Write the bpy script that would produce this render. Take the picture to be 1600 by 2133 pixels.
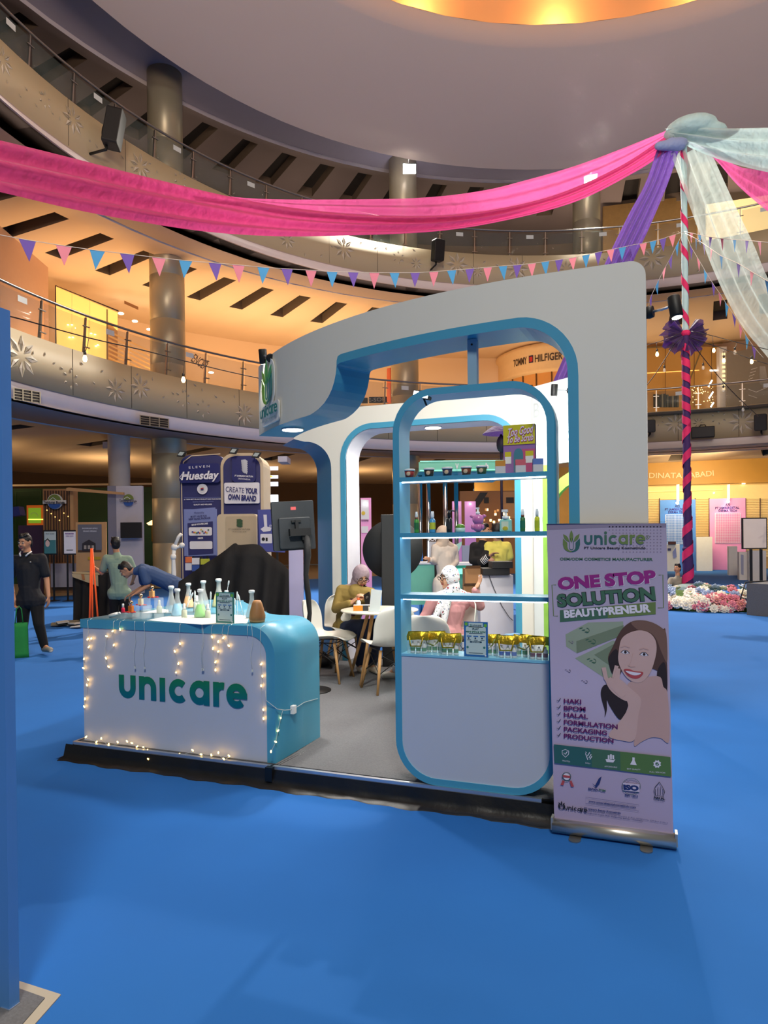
import bpy, bmesh, math, random
import numpy as np
from mathutils import Vector, Matrix
for o in list(bpy.data.objects): bpy.data.objects.remove(o)
SC = bpy.context.scene; COL = SC.collection
pi = math.pi; sin = math.sin; cos = math.cos
# ---------------------------------------------------------------- camera, world, main lights, exposure
F, YAW, PIT, ROL, PPY, EYE = 1456.73, .37038, -.005294, -.010828, 1129.4, 1.57
def _basis():
    cy, sy, cp, sp = cos(YAW), sin(YAW), cos(PIT), sin(PIT)
    f = np.array([-sy*cp, cy*cp, sp]); r0 = np.array([cy, sy, 0.]); u0 = np.cross(r0, f)
    c, s = cos(ROL), sin(ROL)
    return np.array([r0*c+u0*s, -r0*s+u0*c, f])
MB_ = _basis()
cam = bpy.data.cameras.new('camera'); camo = bpy.data.objects.new('camera', cam); COL.objects.link(camo)
cam.sensor_fit = 'AUTO'; cam.sensor_width = 36; cam.lens = F*36/2133; cam.shift_y = (PPY-1066.5)/2133
cam.clip_start = .05; cam.clip_end = 300
r, u, f = MB_
camo.matrix_world = Matrix(((r[0],u[0],-f[0],0),(r[1],u[1],-f[1],0),(r[2],u[2],-f[2],EYE),(0,0,0,1)))
SC.camera = camo
SC.view_settings.view_transform = 'Standard'; SC.view_settings.look = 'None'
SC.view_settings.exposure = 0.0; SC.view_settings.gamma = 1; SC.view_settings.use_curve_mapping = False
W = bpy.data.worlds.new('world'); SC.world = W; W.use_nodes = True
W.node_tree.nodes['Background'].inputs[0].default_value = (.95, .95, .90, 1)
W.node_tree.nodes['Background'].inputs[1].default_value = .13
def lin(c): c = c/255.; return c/12.92 if c <= .04045 else ((c+.055)/1.055)**2.4
def L3(c): return tuple(lin(x) for x in c)
def light(name, kind, loc, power, rgb=(255,255,255), size=.3, target=None, spot=None, size_y=None):
    d = bpy.data.lights.new(name, kind); d.energy = power; d.color = L3(rgb)
    if kind == 'AREA':
        d.size = size
        if size_y: d.shape = 'RECTANGLE'; d.size_y = size_y
        else: d.shape = 'DISK'
    else: d.shadow_soft_size = size
    if kind == 'SPOT': d.spot_size = math.radians(spot or 90); d.spot_blend = .5
    o = bpy.data.objects.new(name, d); COL.objects.link(o); o.location = loc
    if target is not None: o.rotation_euler = (Vector(target)-Vector(loc)).to_track_quat('-Z', 'Y').to_euler()
    return o
CX, CY = 1.25, 14.2
# floodlights on the upper gallery, shining down into the hall
light('flood_upper_gallery_centre', 'SPOT', (-9.0, 26.6, 16.75), 24000, (255,246,232), .25, (-1, 5, 0), 80)
light('flood_upper_gallery_right', 'SPOT', (-2.2, 29.9, 16.45), 20000, (255,246,232), .25, (1, 6, 0), 80)
# hall lighting high in the oculus, then unseen fill lamps added near the viewer
light('hall_dome_light', 'AREA', (1.5, 8, 16.0), 1300, (255,232,214), 9, (1.5, 8, 0))
light('up_fill_light', 'AREA', (1, -3, 9.0), 3000, (255,222,198), 5, (1, 2, 16.4))  # unseen up-light added to warm and brighten the ceiling
light('front_fill_light', 'AREA', (3, -6, 13.0), 1400, (250,246,236), 2.5, (-1, 4, 1.5))  # added fill without a fitting, brightens the booth fronts
light('side_fill_spot', 'SPOT', (6, -3, 9.5), 2600, (250,242,226), .6, (3, 30, 5.5), 42)  # added spot behind the viewer, brightens the lower right parapet
# warm corridor lighting of the first gallery
def polar(R, deg, z): a = math.radians(deg); return (CX+R*cos(a), CY+R*sin(a), z)
for k, (dg, pw) in enumerate([(170,120),(158,200),(146,230),(134,200),(122,120),(110,80)]):
    light('gallery_one_light', 'AREA', polar(19.6, dg, 6.95), pw, (255,206,150), 2.0, polar(20.2, dg, 12))
for dg, pw in [(98,60),(88,70),(79,60)]:
    light('gallery_one_light', 'AREA', polar(20.5, dg, 6.95), pw, (255,214,160), 2.0, polar(20.8, dg, 12))
for dg, pw in [(160,50),(140,60),(120,60),(100,130),(86,170)]:
    light('gallery_two_light', 'AREA', polar(19.5, dg, 12.9), pw, (255,225,195), 2.0, polar(20, dg, 20))
for dg, pw in [(170,50),(150,40),(130,60),(112,90)]:
    light('ground_corridor_light', 'AREA', polar(20.5, dg, 4.8), pw, (255,196,130), 1.5, polar(20.5, dg, 0))
for dg in (172,158,144,130,116,100):
    light('ground_corridor_fill', 'AREA', polar(24.5, dg, 3.3), 70, (255,214,160), 1.5, polar(24.5, dg, 9))  # unseen up-lights added in place of light bounced onto the corridor ceiling
light('ground_shop_light', 'AREA', (1.5, 32.5, 4.9), 560, (255,226,176), 3.0, (2.0, 37, 2))
# ---------------------------------------------------------------- pixel -> place helpers (true depths given)
def ray(u, v): return MB_.T @ np.array([(u-800)/F, -(v-PPY)/F, 1.])
def Pz(u, v, z): d = ray(u, v); t = (z-EYE)/d[2]; return Vector((d[0]*t, d[1]*t, z))
def Py(u, v, y): d = ray(u, v); t = y/d[1]; return Vector((d[0]*t, y, EYE+d[2]*t))
def Pd(u, v, Z): d = ray(u, v); return Vector((d[0]*Z, d[1]*Z, EYE+d[2]*Z))
def Pr(u, v, R):
    d = ray(u, v); a = d[0]**2+d[1]**2; b = -(d[0]*CX+d[1]*CY); c = CX*CX+CY*CY-R*R
    t = (-b+math.sqrt(b*b-a*c))/a; return Vector((d[0]*t, d[1]*t, EYE+d[2]*t))
# ---------------------------------------------------------------- materials
_M = {}
def mat(name, rgb, rough=.6, metal=0., var=.06, scale=6., bump=0., emit=None, estr=1., alpha=None, trans=0., spec=.5, coat=0., sheen=0.):
    if name in _M: return _M[name]
    m = bpy.data.materials.new(name); m.use_nodes = True; nt = m.node_tree; b = nt.nodes['Principled BSDF']
    c = L3(rgb)
    if var or bump:
        tc = nt.nodes.new('ShaderNodeTexCoord'); nz = nt.nodes.new('ShaderNodeTexNoise'); nz.inputs['Scale'].default_value = scale; nz.inputs['Detail'].default_value = 4
        nt.links.new(tc.outputs['Object'], nz.inputs['Vector'])
        if var:
            mx = nt.nodes.new('ShaderNodeMix'); mx.data_type = 'RGBA'
            mx.inputs[6].default_value = (*[x*(1-var) for x in c], 1); mx.inputs[7].default_value = (*[min(1, x*(1+var)) for x in c], 1)
            nt.links.new(nz.outputs['Fac'], mx.inputs[0]); nt.links.new(mx.outputs[2], b.inputs['Base Color'])
        if bump:
            bp = nt.nodes.new('ShaderNodeBump'); bp.inputs['Strength'].default_value = bump; bp.inputs['Distance'].default_value = .02
            nt.links.new(nz.outputs['Fac'], bp.inputs['Height']); nt.links.new(bp.outputs[0], b.inputs['Normal'])
    b.inputs['Base Color'].default_value = (*c, 1)
    b.inputs['Roughness'].default_value = rough; b.inputs['Metallic'].default_value = metal
    b.inputs['Specular IOR Level'].default_value = spec
    if coat: b.inputs['Coat Weight'].default_value = coat; b.inputs['Coat Roughness'].default_value = .15
    if trans: b.inputs['Transmission Weight'].default_value = trans
    if alpha is not None: b.inputs['Alpha'].default_value = alpha
    if emit: b.inputs['Emission Color'].default_value = (*L3(emit), 1); b.inputs['Emission Strength'].default_value = estr
    m.diffuse_color = (*c, 1)
    _M[name] = m; return m
def glassmat(name, rgb=(225,240,238), alpha=.25, rough=.05):
    if name in _M: return _M[name]
    m = bpy.data.materials.new(name); m.use_nodes = True; nt = m.node_tree; nt.nodes.clear()
    out = nt.nodes.new('ShaderNodeOutputMaterial'); mx = nt.nodes.new('ShaderNodeMixShader'); tr = nt.nodes.new('ShaderNodeBsdfTransparent')
    pr = nt.nodes.new('ShaderNodeBsdfPrincipled'); pr.inputs['Base Color'].default_value = (*L3(rgb), 1); pr.inputs['Roughness'].default_value = rough
    mx.inputs[0].default_value = alpha
    nt.links.new(tr.outputs[0], mx.inputs[1]); nt.links.new(pr.outputs[0], mx.inputs[2]); nt.links.new(mx.outputs[0], out.inputs[0])
    _M[name] = m; return m
def gradmat(name, stops, axis=0, lo=0., hi=1., rough=.5, rot=0.):
    """colour bands printed along one object axis"""
    if name in _M: return _M[name]
    m = bpy.data.materials.new(name); m.use_nodes = True; nt = m.node_tree; b = nt.nodes['Principled BSDF']
    tc = nt.nodes.new('ShaderNodeTexCoord'); sx = nt.nodes.new('ShaderNodeSeparateXYZ'); mr = nt.nodes.new('ShaderNodeMapRange'); cr = nt.nodes.new('ShaderNodeValToRGB')
    nt.links.new(tc.outputs['Object'], sx.inputs[0]); nt.links.new(sx.outputs[axis], mr.inputs[0])
    mr.inputs[1].default_value = lo; mr.inputs[2].default_value = hi
    nt.links.new(mr.outputs[0], cr.inputs[0]); nt.links.new(cr.outputs[0], b.inputs['Base Color'])
    e = cr.color_ramp.elements
    for i, (p, c) in enumerate(stops):
        q = e[i] if i < 2 else e.new(p)
        q.position = p; q.color = (*L3(c), 1)
    b.inputs['Roughness'].default_value = rough
    _M[name] = m; return m
# ---------------------------------------------------------------- object helpers
def tag(o, label=None, cat=None, group=None, kind=None):
    if label: o['label'] = label
    if cat: o['category'] = cat
    if group: o['group'] = group
    if kind: o['kind'] = kind
    return o
def thing(name, label, cat, loc=(0,0,0), rz=0., group=None):
    o = bpy.data.objects.new(name, None); COL.objects.link(o); o.empty_display_size = .1
    o.location = loc; o.rotation_euler = (0,0,rz); return tag(o, label, cat, group)
class MB:
    def __init__(s): s.bm = bmesh.new(); s.mats = []
    def mi(s, m):
        if m not in s.mats: s.mats.append(m)
        return s.mats.index(m)
    def face(s, pts, m=None, sm=False):
        vs = [s.bm.verts.new(p) for p in pts]
        try: fc = s.bm.faces.new(vs)
        except ValueError: return
        fc.smooth = sm
        if m: fc.material_index = s.mi(m)
        return fc
    def box(s, a, b, m=None, M=None):
        x0,y0,z0 = a; x1,y1,z1 = b
        P = [Vector(p) for p in ((x0,y0,z0),(x1,y0,z0),(x1,y1,z0),(x0,y1,z0),(x0,y0,z1),(x1,y0,z1),(x1,y1,z1),(x0,y1,z1))]
        if M: P = [M @ p for p in P]
        vs = [s.bm.verts.new(p) for p in P]
        for q in ((0,3,2,1),(4,5,6,7),(0,1,5,4),(1,2,6,5),(2,3,7,6),(3,0,4,7)):
            fc = s.bm.faces.new([vs[i] for i in q])
            if m: fc.material_index = s.mi(m)
        return s
    def grid(s, rows, m=None, closeu=False, closev=False, sm=True):
        V = [[s.bm.verts.new(p) for p in row] for row in rows]; n = len(V); k = len(V[0])
        for i in range(n if closev else n-1):
            for j in range(k if closeu else k-1):
                q = [V[i][j], V[i][(j+1)%k], V[(i+1)%n][(j+1)%k], V[(i+1)%n][j]]
                q = list(dict.fromkeys(q))
                if len(q) < 3: continue
                try: fc = s.bm.faces.new(q)
                except ValueError: continue
                fc.smooth = sm
                if m: fc.material_index = s.mi(m)
        return V
    def lathe(s, prof, m=None, seg=16, c=(0,0,0), M=None, cap=True, sm=True):
        rows = []
        for r, z in prof:
            row = []
            for i in range(seg):
                a = 2*pi*i/seg; p = Vector((c[0]+r*cos(a), c[1]+r*sin(a), c[2]+z)); row.append(M @ p if M else p)
            rows.append(row)
        V = s.grid(rows, m, closeu=True, sm=sm)
        if cap:
            for row, rv in ((V[0], True), (V[-1], False)):
                try:
                    fc = s.bm.faces.new(list(reversed(row)) if rv else row)
                    if m: fc.material_index = s.mi(m)
                except ValueError: pass
        return s
    def tube(s, pts, r, m=None, seg=8, cap=True, closed=False):
        pts = [Vector(p) for p in pts]; n = len(pts); rr = r if isinstance(r, (list, tuple)) else [r]*n
        rows = []; up = None
        for i, p in enumerate(pts):
            a = pts[i-1] if (i > 0 or closed) else pts[i]; b = pts[(i+1)%n] if (i < n-1 or closed) else pts[i]
            t = (b-a); t = t.normalized() if t.length > 1e-9 else Vector((0,0,1))
            if up is None: up = Vector((0,0,1)) if abs(t.z) < .9 else Vector((1,0,0))
            x = t.cross(up)
            if x.length < 1e-6: x = t.orthogonal()
            x.normalize(); y = x.cross(t).normalized(); up = y
            rows.append([p + x*rr[i]*cos(2*pi*k/seg) + y*rr[i]*sin(2*pi*k/seg) for k in range(seg)])
        V = s.grid(rows, m, closeu=True, closev=closed)
        if cap and not closed:
            for row, rv in ((V[0], 0), (V[-1], 1)):
                try:
                    fc = s.bm.faces.new(row if rv else list(reversed(row)))
                    if m: fc.material_index = s.mi(m)
                except ValueError: pass
        return s
    def ell(s, c, r, m=None, seg=14, rings=9, M=None):
        rows = []
        for i in range(rings+1):
            a = -pi/2+pi*i/rings; rows.append([])
            for j in range(seg):
                b = 2*pi*j/seg; p = Vector((r[0]*cos(a)*cos(b), r[1]*cos(a)*sin(b), r[2]*sin(a)))
                if M: p = M @ p
                rows[-1].append(p+Vector(c))
        s.grid(rows, m, closeu=True); return s
    def prism(s, pts, d, m=None, m2=None):
        """polygon (3-D points) pushed by vector d"""
        pts = [Vector(p) for p in pts]; d = Vector(d)
        a = [s.bm.verts.new(p) for p in pts]; b = [s.bm.verts.new(p+d) for p in pts]
        n = len(a)
        f1 = s.bm.faces.new(a); f2 = s.bm.faces.new(list(reversed(b)))
        if m: f1.material_index = s.mi(m); f2.material_index = s.mi(m)
        for i in range(n):
            fc = s.bm.faces.new([a[i], b[i], b[(i+1)%n], a[(i+1)%n]])
            if m2 or m: fc.material_index = s.mi(m2 or m)
        return s
    def build(s, name, parent=None, m=None, bevel=0., loc=None, rz=None, weld=True, recalc=True):
        if weld: bmesh.ops.remove_doubles(s.bm, verts=s.bm.verts, dist=1e-5)
        if recalc: bmesh.ops.recalc_face_normals(s.bm, faces=s.bm.faces)
        me = bpy.data.meshes.new(name); s.bm.to_mesh(me); s.bm.free()
        for x in ([m] if m else s.mats): me.materials.append(x)
        if m:
            for p in me.polygons: p.material_index = 0
        o = bpy.data.objects.new(name, me); COL.objects.link(o)
        if parent is not None: o.parent = parent
        if loc is not None: o.location = loc
        if rz is not None: o.rotation_euler = (0,0,rz)
        if bevel:
            b = o.modifiers.new('bevel', 'BEVEL'); b.width = bevel; b.segments = 2; b.limit_method = 'ANGLE'
        return o
def copy_tree(o, parent=None, **kw):
    c = o.copy(); COL.objects.link(c)
    if parent is not None: c.parent = parent
    for ch in list(o.children): copy_tree(ch, c)
    return c
def rrect(x0, y0, x1, y1, r, n=6):
    out = []
    rs = r if isinstance(r, (list, tuple)) else [r]*4     # bl, br, tr, tl
    for (cx, cy, a0, q) in ((x0+rs[0], y0+rs[0], pi, rs[0]), (x1-rs[1], y0+rs[1], 1.5*pi, rs[1]), (x1-rs[2], y1-rs[2], 0, rs[2]), (x0+rs[3], y1-rs[3], .5*pi, rs[3])):
        for i in range(n+1):
            a = a0+.5*pi*i/n; out.append((cx+q*cos(a), cy+q*sin(a)))
    return out
def arc(cx, cy, r, a0, a1, n=10, ry=None):
    ry = ry or r
    return [(cx+r*cos(math.radians(a0+(a1-a0)*i/n)), cy+ry*sin(math.radians(a0+(a1-a0)*i/n))) for i in range(n+1)]
def lens(p0, p1, w, n=8, bias=.5):
    """leaf outline from p0 to p1, half width w"""
    dx, dy = p1[0]-p0[0], p1[1]-p0[1]; l = math.hypot(dx, dy); tx, ty = dx/l, dy/l
    prof = lambda t: w*math.sin(pi*t**(.5/bias if bias != .5 else 1))
    A = [(p0[0]+dx*t-ty*prof(t), p0[1]+dy*t+tx*prof(t)) for t in [i/n for i in range(n+1)]]
    B = [(p0[0]+dx*t+ty*prof(t), p0[1]+dy*t-tx*prof(t)) for t in [1-i/n for i in range(1, n)]]
    return A+B
_TX = {}
def textmesh(s, bold=0., spacing=1.):
    k = (s, bold, spacing)
    if k in _TX: return _TX[k]
    cu = bpy.data.curves.new('t', 'FONT'); cu.body = s; cu.size = 1; cu.offset = bold; cu.space_character = spacing; cu.resolution_u = 3
    ob = bpy.data.objects.new('t', cu); COL.objects.link(ob)
    dg = bpy.context.evaluated_depsgraph_get(); me = bpy.data.meshes.new_from_object(ob.evaluated_get(dg))
    V = [(v.co.x, v.co.y) for v in me.vertices]; P = [tuple(p.vertices) for p in me.polygons]
    bpy.data.objects.remove(ob); bpy.data.curves.remove(cu); bpy.data.meshes.remove(me)
    if V:
        x0 = min(v[0] for v in V); x1 = max(v[0] for v in V); y1 = max(v[1] for v in V)
    else: x0 = x1 = y1 = 0
    _TX[k] = (V, P, x0, x1, y1); return _TX[k]
class Sheet:
    """flat print / lettering on a surface: origin O, unit ex, ey, normal n; 2-D coordinates in metres"""
    def __init__(s, O, ex=(1,0,0), ey=(0,0,1), n=(0,-1,0), step=.0012, fn=None):
        s.O = Vector(O); s.ex = Vector(ex); s.ey = Vector(ey); s.n = Vector(n); s.step = step; s.mb = MB(); s.fn = fn
    def at(s, x, y, l=0, h=0.):
        if s.fn: return s.fn(x, y, l*s.step+h)
        return s.O + s.ex*x + s.ey*y + s.n*(l*s.step+h)
    def poly(s, pts, m, l=1, th=0.):
        if th: s.mb.prism([s.at(x, y, l) for x, y in pts], s.n*th, m)
        else: s.mb.face([s.at(x, y, l) for x, y in pts], m)
    def rect(s, x0, y0, x1, y1, m, l=1, th=0.): s.poly([(x0,y0),(x1,y0),(x1,y1),(x0,y1)], m, l, th)
    def disc(s, x, y, r, m, l=1, ry=None, n=20, th=0.): s.poly(arc(x, y, r, 0, 360*(n-1)/n, n-1, ry), m, l, th)
    def line(s, pts, w, m, l=1, closed=False, th=0.):
        n = len(pts); L = []; R = []
        for i in range(n):
            a = pts[i-1] if (i or closed) else pts[0]; b = pts[(i+1)%n] if (i < n-1 or closed) else pts[-1]
            dx, dy = b[0]-a[0], b[1]-a[1]; q = math.hypot(dx, dy) or 1; dx /= q; dy /= q
            L.append((pts[i][0]-dy*w/2, pts[i][1]+dx*w/2)); R.append((pts[i][0]+dy*w/2, pts[i][1]-dx*w/2))
        for i in range(n if closed else n-1):
            j = (i+1)%n; s.poly([L[i], L[j], R[j], R[i]], m, l, th)
    def text(s, t, x, y, size, m, l=2, bold=0., align='L', rot=0., width=None, shear=0., spacing=1., slope=0.):
        V, P, x0, x1, y1 = textmesh(t, bold, spacing)
        if not V: return
        k = size/.73; kx = k
        if width: kx = width/(x1-x0)
        ox = {'L': x0, 'C': (x0+x1)/2, 'R': x1}[align]; c, q = cos(rot), sin(rot)
        pts = []
        for a, b in V:
            X = (a-ox)*kx+b*k*shear; Y = b*k + slope*(a-ox)*kx; pts.append(s.at(x+X*c-Y*q, y+X*q+Y*c, l))
        vs = [s.mb.bm.verts.new(p) for p in pts]; mi = s.mb.mi(m)
        for p in P:
            try: fc = s.mb.bm.faces.new([vs[i] for i in p]); fc.material_index = mi
            except ValueError: pass
    def build(s, name, parent=None, label=None):
        o = s.mb.build(name, parent, weld=False, recalc=False)
        if label: o['label'] = label
        return o
def uni_word(S, x, y, h, m, l=2, dot=False, w=.2, th=0., pick=None):
    """the lower-case word 'unicare' in round strokes; h = x-height; returns width"""
    t = w*h; r = (.92*h-t)/2; X = x; k = 0
    l0 = l
    class SS:
        def line(_, p, t, a, l, **kw):
            _.q = getattr(_, 'q', 0)+1; S0.line(p, t, a, l0+.25*_.q, **kw)
        def rect(_, a, b, c, d, m_, l, **kw): _.q += 1; S0.rect(a, b, c, d, m_, l0+.25*_.q, **kw)
        def disc(_, a, b, c, m_, l, **kw): S0.disc(a, b, c, m_, l0, **kw)
    S0 = S; S = SS()
    def M():
        nonlocal k
        q = pick(k) if pick else m; k += 1; return q
    a = M(); S.line([(X+t/2, y+h), (X+t/2, y+r+t/2)]+[(X+t/2+r-r*cos(math.radians(q)), y+t/2+r-r*sin(math.radians(q))) for q in range(15, 180, 15)]+[(X+t/2+2*r, y+r+t/2), (X+t/2+2*r, y+h)], t, a, l, th=th); X += 2*r+t+0.18*h
    a = M(); S.line([(X+t/2, y), (X+t/2, y+h)], t, a, l, th=th)
    S.line([(X+t/2+r-r*cos(math.radians(q)), y+h-t/2-r+r*sin(math.radians(q))) for q in range(0, 181, 15)]+[(X+t/2+2*r, y)], t, a, l, th=th); X += 2*r+t+0.18*h
    a = M(); S.line([(X+t/2, y), (X+t/2, y+h)], t, a, l, th=th)
    if dot: S.disc(X+t/2, y+h*1.22, t*.62, a, l, th=th)
    X += t+.2*h; R = (h-t)/2
    a = M(); S.line([(X+t/2+R+R*cos(math.radians(q)), y+h/2+R*sin(math.radians(q))) for q in range(45, 316, 15)], t, a, l, th=th); X += 2*R*.93+t+.1*h
    a = M(); S.line([(X+t/2+R+R*cos(math.radians(q)), y+h/2+R*sin(math.radians(q))) for q in range(0, 360, 18)], t, a, l, closed=True, th=th)
    S.line([(X+t/2+2*R, y), (X+t/2+2*R, y+h)], t, a, l, th=th); X += 2*R+t+0.18*h
    a = M(); S.line([(X+t/2, y), (X+t/2, y+h)], t, a, l, th=th)
    S.line([(X+t/2+r-r*cos(math.radians(q)), y+h-t/2-r+r*sin(math.radians(q))) for q in range(0, 106, 15)], t, a, l, th=th); X += r*.8+t+.1*h
    a = M(); S.line([(X+t/2+R+R*cos(math.radians(q)), y+h/2+R*sin(math.radians(q))) for q in range(0, 319, 15)], t, a, l, th=th)
    S.rect(X+t, y+h/2-t*.4, X+2*R+t, y+h/2+t*.4, a, l, th=th); X += 2*R+t
    return X-x
def uni_icon(S, x, y, h, ms, l=2, th=0.):
    """three leaves over a cupped pair of leaves; x = centre, y = bottom; ms = (left, centre, right, cup) inks"""
    k = h
    S.poly([(x+a*k, y+b*k) for a, b in lens((0,.42), (0,1), .085)], ms[1], l, th)
    S.poly([(x+a*k, y+b*k) for a, b in lens((-.1,.46), (-.36,.82), .075)], ms[0], l, th)
    S.poly([(x+a*k, y+b*k) for a, b in lens((.1,.46), (.36,.82), .075)], ms[2], l, th)
    for sg, m in ((-1, ms[0]), (1, ms[3])):
        o = [(.37,.62),(.38,.35),(.33,.16),(.22,.05),(.06,0),(.0,0),(.0,.05),(.07,.06),(.15,.13),(.18,.25),(.18,.42),(.25,.5)]
        q = [(x+sg*a*k, y+b*k) for a, b in o]
        S.poly(q, m, l, th)
    S.line([(x-.045*k, y+.62*k), (x-.09*k, y+.42*k), (x-.09*k, y+.2*k)]+[(x-.09*k*cos(math.radians(a)), y+.2*k-.09*k*sin(math.radians(a))) for a in range(30, 180, 30)]+[(x+.09*k, y+.2*k), (x+.09*k, y+.42*k), (x+.045*k, y+.62*k)], .025*k, ms[3], l, th=th)
random.seed(7)
# ================================================================ THE HALL
m_carpet = mat('blue_carpet', (20,98,176), .95, var=.14, scale=.9, bump=.15)
m_tile = mat('stone_tile', (150,140,128), .35, var=.08, scale=1.5)
m_ceil = mat('ceiling_paint', (196,182,176), .9, var=.02, scale=.4)
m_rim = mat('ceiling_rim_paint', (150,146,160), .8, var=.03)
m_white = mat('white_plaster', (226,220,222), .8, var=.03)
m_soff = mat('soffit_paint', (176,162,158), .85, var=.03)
m_tan = mat('corridor_ceiling', (214,190,160), .8, var=.03, scale=1)
m_dark = mat('slot_dark', (40,36,34), .9)
m_panel = mat('parapet_panel', (186,172,138), .6, var=.03, scale=1)
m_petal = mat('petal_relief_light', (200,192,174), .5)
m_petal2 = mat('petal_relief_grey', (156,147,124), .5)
m_steel = mat('brushed_steel', (170,166,158), .3, .9, var=.04)
m_colm = mat('column_metal', (176,168,142), .38, .35, var=.05, scale=1.5)
m_glass = glassmat('rail_glass', (120,135,130), .16, .05)
m_gold = mat('oculus_gold', (206,168,124), .6, var=.25, scale=.25)
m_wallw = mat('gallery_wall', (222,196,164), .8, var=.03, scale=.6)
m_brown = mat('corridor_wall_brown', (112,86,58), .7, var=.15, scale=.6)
m_blk = mat('black_satin', (11,11,12), .55, var=.1)

mb = MB(); mb.face([(-60,-14,-.03),(50,-14,-.03),(50,60,-.03),(-60,60,-.03)]); mb.build('floor', m=m_tile)['kind'] = 'structure'
mb = MB(); mb.prism([(x,y,-.028) for x, y in [(-22,-8),(-22,6),(-17.5,12),(-15.8,16.5),(-14.5,22),(-9,30),(-4,36),(0,36.2),(12,36.2),(20,30),(20,-8)]], (0,0,.028)); o = mb.build('floor', m=m_carpet); o['kind'] = 'structure'
def ringpts(r, z, a0, a1, n): return [polar(r, a0+(a1-a0)*i/n, z) for i in range(n+1)]
def ring(mb, prof, a0, a1, n, ms, closed=False):
    for (p, q), m in zip(zip(prof, prof[1:]), ms if isinstance(ms, list) else [ms]*(len(prof)-1)):
        mb.grid([ringpts(*p, a0, a1, n), ringpts(*q, a0, a1, n)], m)
# flat hall ceiling with the lit oculus
mb = MB(); n = 96
outer = [polar(15.54, 360*i/n, 16.4) for i in range(n)]
inner = [(.76+10.67*cos(2*pi*i/n), 11.7+10.67*sin(2*pi*i/n), 16.4) for i in range(n)]
mb.grid([outer, inner], m_ceil, closeu=True)
mb.grid([inner, [(p[0], p[1], 17.1) for p in inner]], m_ceil, closeu=True)
mb.grid([outer, [polar(15.54, 360*i/n, 17.4) for i in range(n)]], m_rim, closeu=True)
o = mb.build('ceiling', recalc=False); o['kind'] = 'structure'
mb = MB()
dome = [[(.76+rr*cos(2*pi*i/48), 11.7+rr*sin(2*pi*i/48), zz) for i in range(48)] for rr, zz in ((12.0,17.1),(12.0,17.5),(11.2,18.4),(9,19.1),(6,19.6),(3,19.9),(.01,20))]
mb.grid(dome, m_gold, closeu=True); mb.grid([[(.76+rr*cos(2*pi*i/48), 11.7+rr*sin(2*pi*i/48), 17.1) for i in range(48)] for rr in (12.0, 10.67)], m_gold, closeu=True)
o = mb.build('ceiling', recalc=False); o['kind'] = 'structure'
for a in range(20, 180, 22):
    light('oculus_cove_light', 'POINT', (.76+11.4*cos(math.radians(a)), 11.7+11.4*sin(math.radians(a)), 17.4), 95, (255,196,128), .2)
m_gap = mat('shadow_gap_grey', (96,88,94), .9)
m_slot = mat('slot_side_shade', (112,98,84), .85)  # wall colour darkened to carry the shade inside the slots
def slotted(name, z, prof_in, r_in, r_out, s0, s1, a0, a1, degs, hw, m, depth=.4):
    """corridor ceiling with real recessed slots"""
    mb = MB(); ed = [a0]
    for d in sorted(degs):
        w = math.degrees(hw/((s0+s1)/2)); ed += [d-w, d+w]
    ed.append(a1)
    for i in range(len(ed)-1):
        b0, b1 = ed[i], ed[i+1]; n = max(1, int((b1-b0)/3)); slot = i % 2 == 1
        for q0, q1 in ((r_in, s0), (s0, s1), (s1, r_out)):
            if slot and q0 == s0:
                A, B, C_, D = polar(s0,b0,z), polar(s0,b1,z), polar(s1,b1,z), polar(s1,b0,z)
                U = [(p[0], p[1], z+depth) for p in (A,B,C_,D)]
                L = [A,B,C_,D]
                for k in range(4): mb.face([L[k], L[(k+1)%4], U[(k+1)%4], U[k]], m_slot)
                mb.face(U, m_dark)
            else: mb.grid([ringpts(q0, z, b0, b1, n), ringpts(q1, z, b0, b1, n)], m)
    for p, q, mm in prof_in: mb.grid([ringpts(*p, a0, a1, 48), ringpts(*q, a0, a1, 48)], mm)
    o = mb.build(name, recalc=False); o['kind'] = 'structure'
degs = [175-5.25*k+5.25*4 for k in range(28)]; degs = [d for d in degs if 42 < d < 198]
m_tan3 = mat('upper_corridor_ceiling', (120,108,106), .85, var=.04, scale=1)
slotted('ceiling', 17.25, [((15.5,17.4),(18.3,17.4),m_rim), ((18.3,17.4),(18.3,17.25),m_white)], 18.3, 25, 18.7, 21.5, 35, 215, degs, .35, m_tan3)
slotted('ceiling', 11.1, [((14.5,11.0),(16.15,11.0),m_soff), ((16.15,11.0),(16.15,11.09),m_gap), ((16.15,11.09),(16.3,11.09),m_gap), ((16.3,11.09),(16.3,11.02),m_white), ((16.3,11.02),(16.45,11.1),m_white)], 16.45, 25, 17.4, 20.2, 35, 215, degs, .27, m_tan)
slotted('ceiling', 5.1, [((15.6,5.0),(17.7,5.0),m_soff), ((17.7,5.0),(17.7,5.09),m_gap), ((17.7,5.09),(17.9,5.09),m_gap), ((17.9,5.09),(17.9,5.0),m_white), ((17.9,5.0),(18.1,5.1),m_white)], 18.1, 38, 19.0, 21.6, 35, 215, degs[::2], .27, m_tan)
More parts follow.
